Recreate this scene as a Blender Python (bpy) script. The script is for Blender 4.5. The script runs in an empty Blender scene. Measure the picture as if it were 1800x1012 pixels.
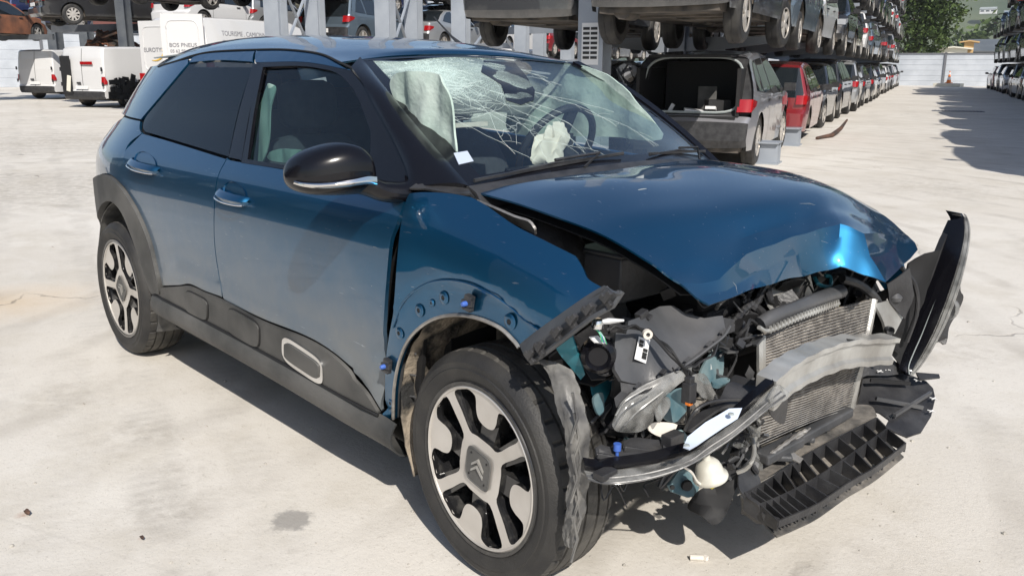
import bpy, math, random
import numpy as np
from mathutils import Vector, Matrix
from mathutils.geometry import delaunay_2d_cdt
random.seed(7); np.random.seed(7)
S = bpy.context.scene; COL = S.collection
rad = math.radians
# ------------------------------------------------------------------ camera
CAMP = np.array([1.62507795, -2.21468095, 1.34288864])
YAW, PITCH, ROLL, FPX = 2.39688594, -0.246013596, 0.00380284, 1552.52735
def _rot(yaw, pitch, roll):
    cy, sy, cp, sp = math.cos(yaw), math.sin(yaw), math.cos(pitch), math.sin(pitch)
    d = np.array([cy*cp, sy*cp, sp]); r = np.array([sy, -cy, 0]); u = np.cross(r, d)
    c, s = math.cos(roll), math.sin(roll)
    return np.array([c*r+s*u, -s*r+c*u, d])
CM = _rot(YAW, PITCH, ROLL)
cd = bpy.data.cameras.new('camera'); cam = bpy.data.objects.new('camera', cd); COL.objects.link(cam)
m4 = Matrix(((CM[0][0], CM[1][0], -CM[2][0], CAMP[0]), (CM[0][1], CM[1][1], -CM[2][1], CAMP[1]),
             (CM[0][2], CM[1][2], -CM[2][2], CAMP[2]), (0, 0, 0, 1)))
cam.matrix_world = m4; cd.sensor_width = 36; cd.lens = 36*FPX/1800; cd.clip_end = 8000; cd.clip_start = .05
S.camera = cam
# ------------------------------------------------------------------ sky + sun
SUN_EL = rad(41); SUNH = np.array([.886, -.463])          # horizontal direction towards the sun
W = bpy.data.worlds.new('World'); S.world = W; W.use_nodes = True
nt = W.node_tree; bg = nt.nodes['Background']; sk = nt.nodes.new('ShaderNodeTexSky')
sk.sky_type = 'NISHITA'; sk.sun_disc = False; sk.sun_elevation = SUN_EL
sk.sun_rotation = math.atan2(SUNH[0], SUNH[1]); sk.air_density = 1.0; sk.dust_density = 1.2; sk.ozone_density = 1.2
nt.links.new(sk.outputs[0], bg.inputs[0]); bg.inputs[1].default_value = .105
sl = bpy.data.lights.new('sun', 'SUN'); sl.energy = 5.0; sl.angle = rad(.53); sl.color = (1, .945, .865)
so = bpy.data.objects.new('sun', sl); COL.objects.link(so)
sd = Vector((SUNH[0]*math.cos(SUN_EL), SUNH[1]*math.cos(SUN_EL), math.sin(SUN_EL)))
so.rotation_euler = (-sd).to_track_quat('-Z', 'Y').to_euler(); so.location = sd*50
S.view_settings.view_transform = 'Standard'; S.view_settings.look = 'None'; S.view_settings.exposure = 0.22
S.cycles.max_bounces = 7; S.cycles.transparent_max_bounces = 16
S.cycles.glossy_bounces = 4; S.cycles.diffuse_bounces = 3
# ------------------------------------------------------------------ survey of the place: a sight line cut with a plane
def ray(x, y): return np.array([(x-900)/FPX, (506-y)/FPX, 1.0]) @ CM
def PY(x, y, v): d = ray(x, y); return CAMP + d*(v-CAMP[1])/d[1]
def PZ(x, y, v): d = ray(x, y); return CAMP + d*(v-CAMP[2])/d[2]
def PX(x, y, v): d = ray(x, y); return CAMP + d*(v-CAMP[0])/d[0]
def PD(x, y, v): return CAMP + ray(x, y)*v
# ------------------------------------------------------------------ materials
def nm(mt): return mt.node_tree.nodes, mt.node_tree.links
def pm(name, col, rough=.5, metal=0, coat=0, col2=None, scale=6, det=4, bump=0, bscale=40, lo=.35, hi=.65, rough2=None, croug=.03, spec=.5, alpha=1):
    m = bpy.data.materials.new(name); m.use_nodes = True; N, L = nm(m); b = N['Principled BSDF']
    b.inputs['Base Color'].default_value = (*col, 1); b.inputs['Roughness'].default_value = rough
    b.inputs['Metallic'].default_value = metal; b.inputs['Coat Weight'].default_value = coat
    b.inputs['Coat Roughness'].default_value = croug; b.inputs['Specular IOR Level'].default_value = spec
    tc = N.new('ShaderNodeTexCoord')
    if col2 is not None:
        n = N.new('ShaderNodeTexNoise'); n.inputs['Scale'].default_value = scale; n.inputs['Detail'].default_value = det+2
        L.new(tc.outputs['Object'], n.inputs['Vector'])
        r = N.new('ShaderNodeMapRange'); r.inputs[1].default_value = lo; r.inputs[2].default_value = hi
        L.new(n.outputs[0], r.inputs[0])
        x = N.new('ShaderNodeMix'); x.data_type = 'RGBA'; x.inputs[6].default_value = (*col, 1); x.inputs[7].default_value = (*col2, 1)
        L.new(r.outputs[0], x.inputs[0]); L.new(x.outputs[2], b.inputs['Base Color'])
        if rough2 is not None:
            q = N.new('ShaderNodeMapRange'); q.inputs[3].default_value = rough; q.inputs[4].default_value = rough2
            L.new(r.outputs[0], q.inputs[0]); L.new(q.outputs[0], b.inputs['Roughness'])
    if bump:
        n2 = N.new('ShaderNodeTexNoise'); n2.inputs['Scale'].default_value = bscale; n2.inputs['Detail'].default_value = 5
        L.new(tc.outputs['Object'], n2.inputs['Vector'])
        bp = N.new('ShaderNodeBump'); bp.inputs['Strength'].default_value = bump; bp.inputs['Distance'].default_value = .01
        L.new(n2.outputs[0], bp.inputs['Height']); L.new(bp.outputs[0], b.inputs['Normal'])
    return m
def car_paint(name, col, dust=0., dz=.75, metal=.55, rough=.38, wob=0., chips=False, dcol=(.30, .29, .265)):
    """metallic paint under clear coat, real road dust on the lower flanks"""
    m = bpy.data.materials.new(name); m.use_nodes = True; N, L = nm(m); b = N['Principled BSDF']
    b.inputs['Metallic'].default_value = metal; b.inputs['Roughness'].default_value = rough
    b.inputs['Coat Weight'].default_value = 1; b.inputs['Coat Roughness'].default_value = .02; b.inputs['Coat IOR'].default_value = 1.55
    tc = N.new('ShaderNodeTexCoord')
    if dust:
        sp = N.new('ShaderNodeSeparateXYZ'); L.new(tc.outputs['Object'], sp.inputs[0])
        n = N.new('ShaderNodeTexNoise'); n.inputs['Scale'].default_value = 3.2; n.inputs['Detail'].default_value = 8; n.inputs['Roughness'].default_value = .65
        L.new(tc.outputs['Object'], n.inputs['Vector'])
        a = N.new('ShaderNodeMath'); a.operation = 'MULTIPLY_ADD'; a.inputs[1].default_value = .45; L.new(n.outputs[0], a.inputs[0]); L.new(sp.outputs[2], a.inputs[2])
        r = N.new('ShaderNodeMapRange'); r.inputs[1].default_value = dz+.26; r.inputs[2].default_value = dz-.10; r.inputs[3].default_value = .03; r.inputs[4].default_value = dust
        L.new(a.outputs[0], r.inputs[0])
        x = N.new('ShaderNodeMix'); x.data_type = 'RGBA'; x.inputs[6].default_value = (*col, 1); x.inputs[7].default_value = (*dcol, 1)
        L.new(r.outputs[0], x.inputs[0]); L.new(x.outputs[2], b.inputs['Base Color'])
        q = N.new('ShaderNodeMapRange'); q.inputs[3].default_value = 1; q.inputs[4].default_value = .45; L.new(r.outputs[0], q.inputs[0]); L.new(q.outputs[0], b.inputs['Coat Weight'])
        q2 = N.new('ShaderNodeMapRange'); q2.inputs[3].default_value = metal; q2.inputs[4].default_value = 0; L.new(r.outputs[0], q2.inputs[0]); L.new(q2.outputs[0], b.inputs['Metallic'])
    else:
        b.inputs['Base Color'].default_value = (*col, 1)
    if chips:
        v = N.new('ShaderNodeTexVoronoi'); v.inputs['Scale'].default_value = 26; L.new(tc.outputs['Object'], v.inputs['Vector'])
        r = N.new('ShaderNodeMapRange'); r.inputs[1].default_value = .040; r.inputs[2].default_value = .028; L.new(v.outputs['Distance'], r.inputs[0])
        n5 = N.new('ShaderNodeTexNoise'); n5.inputs['Scale'].default_value = 3.1; L.new(tc.outputs['Object'], n5.inputs['Vector'])
        r5 = N.new('ShaderNodeMapRange'); r5.inputs[1].default_value = .54; r5.inputs[2].default_value = .57; L.new(n5.outputs[0], r5.inputs[0])
        ml = N.new('ShaderNodeMath'); ml.operation = 'MULTIPLY'; L.new(r.outputs[0], ml.inputs[0]); L.new(r5.outputs[0], ml.inputs[1])
        # fine drag scratches
        mp = N.new('ShaderNodeMapping'); mp.inputs['Scale'].default_value = (9, 60, 120); mp.inputs['Rotation'].default_value = (.3, .5, .2); L.new(tc.outputs['Object'], mp.inputs[0])
        n6 = N.new('ShaderNodeTexNoise'); n6.inputs['Scale'].default_value = 1.6; n6.inputs['Detail'].default_value = 3; L.new(mp.outputs[0], n6.inputs['Vector'])
        r6 = N.new('ShaderNodeMapRange'); r6.inputs[1].default_value = .705; r6.inputs[2].default_value = .74; r6.inputs[4].default_value = .5; L.new(n6.outputs[0], r6.inputs[0])
        mx = N.new('ShaderNodeMath'); mx.operation = 'MAXIMUM'; L.new(ml.outputs[0], mx.inputs[0]); L.new(r6.outputs[0], mx.inputs[1])
        xx = N.new('ShaderNodeMix'); xx.data_type = 'RGBA'; xx.inputs[6].default_value = (*col, 1); xx.inputs[7].default_value = (.45, .48, .5, 1); L.new(mx.outputs[0], xx.inputs[0])
        old = b.inputs['Base Color'].links
        if old: L.new(old[0].from_socket, xx.inputs[6])
        L.new(xx.outputs[2], b.inputs['Base Color'])
    if wob:
        n2 = N.new('ShaderNodeTexNoise'); n2.inputs['Scale'].default_value = 2.2; n2.inputs['Detail'].default_value = 2
        L.new(tc.outputs['Object'], n2.inputs['Vector'])
        bp = N.new('ShaderNodeBump'); bp.inputs['Strength'].default_value = wob; bp.inputs['Distance'].default_value = .02
        L.new(n2.outputs[0], bp.inputs['Height']); L.new(bp.outputs[0], b.inputs['Coat Normal']); L.new(bp.outputs[0], b.inputs['Normal'])
    return m
def glass(name, tint=(.7, .8, .78), keep=1., ior=1.5, refl=1.):
    m = bpy.data.materials.new(name); m.use_nodes = True; N, L = nm(m); N.remove(N['Principled BSDF'])
    t = N.new('ShaderNodeBsdfTransparent'); t.inputs[0].default_value = (*[c*keep for c in tint], 1)
    g = N.new('ShaderNodeBsdfGlossy'); g.inputs['Roughness'].default_value = .01
    f = N.new('ShaderNodeFresnel'); ge = N.new('ShaderNodeNewGeometry'); im = N.new('ShaderNodeMapRange'); im.inputs[3].default_value = ior; im.inputs[4].default_value = 1/ior
    L.new(ge.outputs['Backfacing'], im.inputs[0]); L.new(im.outputs[0], f.inputs[0])     # thin pane: the same mirror strength from both faces
    x = N.new('ShaderNodeMixShader'); k = N.new('ShaderNodeMath'); k.operation = 'MULTIPLY'; k.inputs[1].default_value = refl; L.new(f.outputs[0], k.inputs[0]); L.new(k.outputs[0], x.inputs[0]); L.new(t.outputs[0], x.inputs[1]); L.new(g.outputs[0], x.inputs[2])
    L.new(x.outputs[0], N['Material Output'].inputs[0]); return m
M = {}
TEAL = (.007, .098, .212)
M['paint'] = car_paint('blue metallic paint', TEAL, .0, metal=.88, rough=.36, chips=True)
M['paintd'] = car_paint('blue metallic paint with dust', TEAL, .86, .78, metal=.88, rough=.36, chips=True, dcol=(.150, .152, .145))
M['teal'] = pm('teal primer metal', (.01, .12, .17), .5, .2, .3, (.03, .2, .25), 8)
M['paleteal'] = pm('pale teal plastic', (.06, .12, .145), .55, 0, 0, (.16, .22, .23), 14)
M['pblack'] = pm('black gloss trim', (.005, .005, .007), .22, 0, .12, spec=.35)
M['plast'] = pm('black moulded plastic', (.018, .018, .02), .42, 0, 0, (.04, .04, .042), 14, bump=.15, bscale=120)
M['clad'] = pm('dusty grey cladding plastic', (.03, .031, .031), .6, 0, 0, (.095, .093, .088), 4, bump=.2, bscale=260)
M['darkg'] = pm('dark grey plastic', (.048, .050, .054), .38, 0, 0, (.085, .085, .088), 6, bump=.1, bscale=60)
M['dirtyp'] = pm('dirty grey plastic', (.04, .04, .04), .6, 0, 0, (.22, .2, .175), 9, 6, bump=.5, bscale=60)
M['rubber'] = pm('tyre rubber', (.012, .012, .013), .6, 0, 0, (.035, .033, .03), 7, bump=.2, bscale=200)
M['tread'] = pm('worn tyre tread', (.022, .021, .02), .7, 0, 0, (.075, .07, .062), 12, bump=.3, bscale=90)
M['alloy'] = pm('brushed alloy', (.60, .57, .53), .36, .45, .3, (.50, .47, .43), 9)
M['rimblk'] = pm('black rim lacquer', (.012, .012, .013), .22, 0, .5, (.05, .048, .045), 30, 6, lo=.5, hi=.75)
M['chrome'] = pm('chrome', (.8, .8, .8), .1, 1)
M['alu'] = pm('dull aluminium', (.52, .52, .5), .42, .55, 0, (.3, .29, .27), 7, bump=.25, bscale=20)
M['aludark'] = pm('dirty aluminium', (.22, .21, .2), .45, .6, 0, (.42, .4, .37), 16, bump=.4, bscale=30)
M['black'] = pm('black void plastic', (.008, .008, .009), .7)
M['mud'] = pm('mud crusted liner', (.02, .02, .02), .85, 0, 0, (.30, .25, .19), 11, 7, bump=.9, bscale=45, lo=.42, hi=.6)
M['liner'] = pm('scuffed liner plastic', (.06, .06, .062), .5, 0, 0, (.16, .155, .145), 13, 7, bump=.6, bscale=26)
M['glass'] = glass('windscreen glass', (.86, .94, .92), refl=1.5)
M['sglass'] = glass('side glass', (.60, .72, .70), 1., 1.5)
M['pglass'] = glass('privacy glass', (.05, .055, .06), 1., 1.65)
M['lens'] = pm('clear scuffed lens', (.34, .34, .33), .18, 0, .5, (.10, .10, .095), 22)
def see_through(m, k):
    N, L = nm(m); b = N['Principled BSDF']; t = N.new('ShaderNodeBsdfTransparent'); x = N.new('ShaderNodeMixShader'); x.inputs[0].default_value = k
    L.new(b.outputs[0], x.inputs[2]); L.new(t.outputs[0], x.inputs[1]); L.new(x.outputs[0], N['Material Output'].inputs[0])
see_through(M['lens'], .5)
M['white'] = pm('white fog lamp shell', (.62, .62, .57), .4, 0, .3, (.45, .43, .37), 14)
M['bluewhite'] = pm('pale blue reflector', (.46, .52, .62), .35, 0, .2)
M['bag'] = pm('airbag cloth', (.44, .52, .48), .85, 0, 0, (.32, .41, .37), 7, bump=.8, bscale=18)
M['baggreen'] = pm('green tinted airbag cloth', (.26, .38, .35), .85, 0, 0, (.20, .32, .29), 7)
M['bagw'] = pm('cream airbag cloth', (.74, .70, .64), .85, 0, 0, (.58, .54, .48), 10, bump=.5, bscale=18)
M['fabric'] = pm('charcoal seat cloth', (.022, .026, .035), .9, 0, 0, (.035, .04, .05), 30)
M['dash'] = pm('dashboard plastic', (.013, .015, .02), .6)
M['grey'] = pm('pale grey trim', (.3, .33, .33), .7)
M['bluepl'] = pm('blue clip', (.05, .12, .42), .4)
M['yellow'] = pm('yellow plastic', (.6, .5, .03), .4)
M['green'] = pm('green wire', (.1, .45, .25), .4)
M['label'] = pm('white sticker', (.66, .66, .66), .5)
M['ink'] = pm('black ink', (.02, .02, .02), .6)
M['red'] = pm('red lamp plastic', (.30, .006, .008), .15, 0, .7)
M['orange'] = pm('orange lens', (.7, .18, .02), .25)
M['crack'] = pm('glass fracture', (.60, .70, .68), .3); see_through(M['crack'], .85)
# ------------------------------------------------------------------ mesh helpers
def spl(xs, ys):
    xs = np.array(xs, float); ys = np.array(ys, float)
    d = np.gradient(ys, xs)
    def f(x):
        x = min(max(x, xs[0]), xs[-1]); i = min(int(np.searchsorted(xs, x, 'right'))-1, len(xs)-2); i = max(i, 0)
        h = xs[i+1]-xs[i]; t = (x-xs[i])/h
        return float((2*t**3-3*t*t+1)*ys[i]+(t**3-2*t*t+t)*h*d[i]+(-2*t**3+3*t*t)*ys[i+1]+(t**3-t*t)*h*d[i+1])
    return f
def cat(pts, n=8, closed=False):
    """Catmull-Rom through points of any dimension"""
    P = [np.array(p, float) for p in pts]; out = []; k = len(P)
    rng = k if closed else k-1
    for i in range(rng):
        if closed: a, b, c, d = P[i-1], P[i], P[(i+1) % k], P[(i+2) % k]
        else:
            b, c = P[i], P[i+1]; a = P[i-1] if i else 2*b-c; d = P[i+2] if i+2 < k else 2*c-b
        for j in range(n):
            t = j/n; out.append(.5*((2*b)+(-a+c)*t+(2*a-5*b+4*c-d)*t*t+(-a+3*b-3*c+d)*t**3))
    if not closed: out.append(P[-1])
    return out
def smooth(pts, n=6):
    """outline with smooth runs; a point with a third entry is a hard corner"""
    k = len(pts); cs = [i for i, p in enumerate(pts) if len(p) > 2]
    if not cs: return cat([p[:2] for p in pts], n, True)
    out = []
    for a, i in enumerate(cs):
        j = cs[(a+1) % len(cs)]
        if j <= i: j += k
        run = [pts[q % k][:2] for q in range(i, j+1)]
        out += cat(run, n)[:-1] if len(run) > 2 else [np.array(run[0], float)]
    return out
def resample(P, step):
    out = []; k = len(P)
    for i in range(k):
        a, b = np.array(P[i], float), np.array(P[(i+1) % k], float); L_ = np.linalg.norm(b-a)
        if L_ < 1e-6: continue
        n = max(1, int(round(L_/step)))
        for j in range(n): out.append(a+(b-a)*j/n)
    return out
def inset(P, d):
    P = [np.array(p, float) for p in P]; k = len(P)
    area = sum(P[i][0]*P[(i+1) % k][1]-P[(i+1) % k][0]*P[i][1] for i in range(k)); s = 1 if area > 0 else -1
    out = []
    for i in range(k):
        t = P[(i+1) % k]-P[i-1]; l = np.linalg.norm(t)
        if l < 1e-9: out.append(P[i]); continue
        out.append(P[i]+s*d*np.array([-t[1], t[0]])/l)
    return out
def inside(P, x, y):
    c = False; k = len(P); j = k-1
    for i in range(k):
        if (P[i][1] > y) != (P[j][1] > y) and x < (P[j][0]-P[i][0])*(y-P[i][1])/(P[j][1]-P[i][1])+P[i][0]: c = not c
        j = i
    return c
def inside_np(P, X, Y):
    P = np.array([q[:2] for q in P]); c = np.zeros(len(X), bool); k = len(P); j = k-1
    for i in range(k):
        yi, yj, xi, xj = P[i, 1], P[j, 1], P[i, 0], P[j, 0]
        if yi != yj: c ^= ((yi > Y) != (yj > Y)) & (X < (xj-xi)*(Y-yi)/(yj-yi)+xi)
        j = i
    return c
def tri2d(outer, holes=(), step=.05, grid=True):
    loops = [outer]+list(holes); vs = []; es = []
    for lp in loops:
        b = len(vs); k = len(lp); vs += [Vector((float(p[0]), float(p[1]))) for p in lp]; es += [(b+i, b+(i+1) % k) for i in range(k)]
    if grid:
        A = np.array([p[:2] for p in outer]); x0, y0 = A.min(0); x1, y1 = A.max(0)
        ring = np.concatenate([np.array([[q[0], q[1]] for q in lp]) for lp in loops])
        ys_ = np.arange(y0+step*.5, y1, step*.87); gx = []; gy = []
        for r, yy in enumerate(ys_):
            xx = np.arange(x0+(step*.5 if r % 2 else 0), x1, step); gx.append(xx); gy.append(np.full(len(xx), yy))
        if gx:
            gx = np.concatenate(gx); gy = np.concatenate(gy); ok = inside_np(outer, gx, gy)
            for h in holes: ok &= ~inside_np(h, gx, gy)
            gx, gy = gx[ok], gy[ok]
            if len(gx):
                d = ((gx[:, None]-ring[None, :, 0])**2+(gy[:, None]-ring[None, :, 1])**2).min(1); ok = d > (step*.4)**2
                vs += [Vector((float(x), float(y))) for x, y in zip(gx[ok], gy[ok])]
    v, e, f, *_ = delaunay_2d_cdt(vs, es, [], 1 if not holes else 0, 1e-6)
    v = [(p.x, p.y) for p in v]; F = []
    if f:
        va = np.array(v); cc = np.array([va[list(t)].mean(0) for t in f]); ok = inside_np(outer, cc[:, 0], cc[:, 1])
        for h in holes: ok &= ~inside_np(h, cc[:, 0], cc[:, 1])
        F = [tuple(t) for t, o_ in zip(f, ok) if o_]
    return v, F
def shell(V, F, t, off, mi=None, rim=None):
    """give a sheet real thickness with its own crisp edge"""
    V = np.array([tuple(map(float, v)) for v in V]); N = np.zeros_like(V)
    for f in F:
        c = np.cross(V[f[1]]-V[f[0]], V[f[2]]-V[f[0]])
        if len(f) > 3: c = c+np.cross(V[f[2]]-V[f[0]], V[f[3]]-V[f[0]])
        for i in f: N[i] += c
    l = np.linalg.norm(N, axis=1); l[l == 0] = 1; N /= l[:, None]
    a = V+N*t*(off+1)/2; b = a-N*t; n = len(V); E_ = {}
    for f in F:
        for i in range(len(f)): E_.setdefault((min(f[i], f[i-1]), max(f[i], f[i-1])), []).append((f[i-1], f[i]))
    V2 = list(a)+list(b); F2 = [tuple(f) for f in F]+[tuple(i+n for i in reversed(f)) for f in F]; m = list(mi or [0]*len(F))*2
    mp = {}
    for e in E_.values():
        if len(e) == 1:
            i, j = e[0]; q = []
            for k in (i, j):
                if k not in mp: mp[k] = len(V2); V2 += [a[k], b[k]]
                q.append(mp[k])
            F2.append((q[0], q[0]+1, q[1]+1, q[1])); m.append(rim or 0)
    return V2, F2, m
def mesh(name, V, F, mats, parent=None, thick=0, smooth_=True, mi=None, off=-1, rim=None, bev=0, sub=0, ang=40):
    if thick: V, F, mi = shell(V, F, thick, off, mi, rim); thick = 0
    me = bpy.data.meshes.new(name); me.from_pydata([tuple(map(float, v)) for v in V], [], F); me.validate(); me.update()
    mats = mats if isinstance(mats, (list, tuple)) else [mats]
    for m in mats: me.materials.append(M[m] if isinstance(m, str) else m)
    if mi:
        for p, i in zip(me.polygons, mi): p.material_index = i
    if smooth_:
        me.shade_smooth() if hasattr(me, 'shade_smooth') else None
        if ang is not None and ang < 180: me.set_sharp_from_angle(angle=rad(ang))
    o = bpy.data.objects.new(name, me); COL.objects.link(o)
    if parent: o.parent = parent
    if sub: s = o.modifiers.new('s', 'SUBSURF'); s.levels = s.render_levels = sub
    if thick:
        s = o.modifiers.new('t', 'SOLIDIFY'); s.thickness = thick; s.offset = off; s.use_quality_normals = True
        if rim is not None: s.material_offset_rim = rim; s.material_offset = 0
    if bev: b = o.modifiers.new('b', 'BEVEL'); b.width = bev; b.segments = 2; b.limit_method = 'ANGLE'; b.angle_limit = rad(35)
    return o
class MB:
    def __init__(s): s.V = []; s.F = []; s.I = []
    def add(s, V, F, mi=0):
        b = len(s.V); s.V += [tuple(map(float, v)) for v in V]; s.F += [tuple(b+i for i in f) for f in F]; s.I += [mi]*len(F); return s
    def box(s, c, d, R=None, mi=0):
        x, y, z = [q/2 for q in d]; P = [(sx*x, sy*y, sz*z) for sx in (-1, 1) for sy in (-1, 1) for sz in (-1, 1)]
        if R is not None: P = [tuple(R @ Vector(p)) for p in P]
        P = [(p[0]+c[0], p[1]+c[1], p[2]+c[2]) for p in P]
        return s.add(P, [(0, 1, 3, 2), (4, 6, 7, 5), (0, 4, 5, 1), (2, 3, 7, 6), (0, 2, 6, 4), (1, 5, 7, 3)], mi)
    def beam(s, a, b, w, h, mi=0):
        a, b = Vector(a), Vector(b); d = b-a; q = d.to_track_quat('X', 'Z').to_matrix()
        return s.box((a+b)/2, (d.length, w, h), q, mi)
    def tube(s, pts, r, n=8, mi=0, cap=True):
        P = [Vector(tuple(map(float, p))) for p in pts]; k = len(P); V = []; F = []
        up = Vector((0, 0, 1))
        for i in range(k):
            t = (P[min(i+1, k-1)]-P[max(i-1, 0)]).normalized()
            a = t.cross(up)
            if a.length < .1: a = t.cross(Vector((1, 0, 0)))
            a.normalize(); b = t.cross(a); rr = r[i] if isinstance(r, (list, tuple)) else r
            for j in range(n):
                th = 2*math.pi*j/n; V.append(P[i]+a*rr*math.cos(th)+b*rr*math.sin(th))
        for i in range(k-1):
            for j in range(n): F.append((i*n+j, i*n+(j+1) % n, (i+1)*n+(j+1) % n, (i+1)*n+j))
        if cap: F.append(tuple(range(n-1, -1, -1))); F.append(tuple((k-1)*n+j for j in range(n)))
        return s.add(V, F, mi)
    def lathe(s, prof, c, axis='Y', n=32, mi=0, R=None):
        """prof: (r, h) along the axis"""
        V = []; F = []; k = len(prof)
        for i in range(n):
            t = 2*math.pi*i/n
            for r, h in prof:
                p = Vector((r*math.cos(t), h, r*math.sin(t))) if axis == 'Y' else Vector((r*math.cos(t), r*math.sin(t), h))
                if R is not None: p = R @ p
                V.append(p+Vector(c))
        for i in range(n):
            for j in range(k-1): F.append((i*k+j, i*k+j+1, ((i+1) % n)*k+j+1, ((i+1) % n)*k+j))
        return s.add(V, F, mi)
    def grid(s, G, mi=0):
        r = len(G); c = len(G[0]); V = [p for row in G for p in row]
        return s.add(V, [(i*c+j, i*c+j+1, (i+1)*c+j+1, (i+1)*c+j) for i in range(r-1) for j in range(c-1)], mi)
    def build(s, name, mats, parent=None, **k): return mesh(name, s.V, s.F, mats, parent, mi=s.I, **k)
def tensor(G, n=6):
    rows = [cat(r, n) for r in G]; cols = list(zip(*rows))
    cs = [cat(c, n) for c in cols]; return [list(r) for r in zip(*cs)]
def plate(name, pts, mat, parent=None, thick=.004, step=.04, wob=0., **k):
    """flat-ish sheet through 3D outline points"""
    if name in ('corner_bracket', 'lens_shard', 'hanging_flap', 'grille_shroud', 'lamp_bracket', 'far_headlamp_back'): pts = cat(pts, 4, True)
    P = np.array([np.array(p, float) for p in pts]); c = P.mean(0); u, s_, vt = np.linalg.svd(P-c); a, b, n = vt
    Q = [((p-c)@a, (p-c)@b) for p in P]; H = [(p-c)@n for p in P]
    Qr = resample(Q, step); v, F = tri2d(Qr, (), step)
    Qa = np.array(Q); Ha = np.array(H); V = []
    for x, y in v:
        w = 1/(((Qa-[x, y])**2).sum(1)+1e-5)**1.5; h = (w*Ha).sum()/w.sum()
        if wob: h += wob*math.sin(x*31+y*17)*math.cos(y*41-x*13)
        V.append(c+a*x+b*y+n*h)
    k.setdefault('ang', 32); return mesh(name, V, F, mat, parent, thick=thick, off=0, **k)
def thing(name, label, cat_, loc=(0, 0, 0), rot=0, group=None):
    o = bpy.data.objects.new(name, None); COL.objects.link(o); o.location = tuple(map(float, loc)); o.rotation_euler = (0, 0, rot)
    o.empty_display_size = .2; o['label'] = label; o['category'] = cat_
    if group: o['group'] = group
    return o
def tag(o, label, cat_, group=None):
    o['label'] = label; o['category'] = cat_
    if group: o['group'] = group
    return o
def struct(o): o['kind'] = 'structure'; return o
def text(name, s, size, Mx, mat, parent=None, ext=.001, align='LEFT'):
    c = bpy.data.curves.new(name, 'FONT'); c.body = s; c.size = size; c.extrude = ext; c.align_x = align
    c.materials.append(M[mat] if isinstance(mat, str) else mat)
    o = bpy.data.objects.new(name, c); COL.objects.link(o); bpy.context.view_layer.update()
    me = bpy.data.meshes.new_from_object(o); bpy.data.objects.remove(o); o = bpy.data.objects.new(name, me); COL.objects.link(o)
    if parent: o.parent = parent
    o.matrix_local = Mx; return o
# ------------------------------------------------------------------ the yard
LV = np.array([-.3863, .9224, 0]); NV = np.array([.9224, .3863, 0]); LANG = math.atan2(LV[1], LV[0])
C0 = np.array([CAMP[0], CAMP[1], 0])
def LN(a, b, z=0): return C0+LV*a+NV*b+np.array([0, 0, z])
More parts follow.
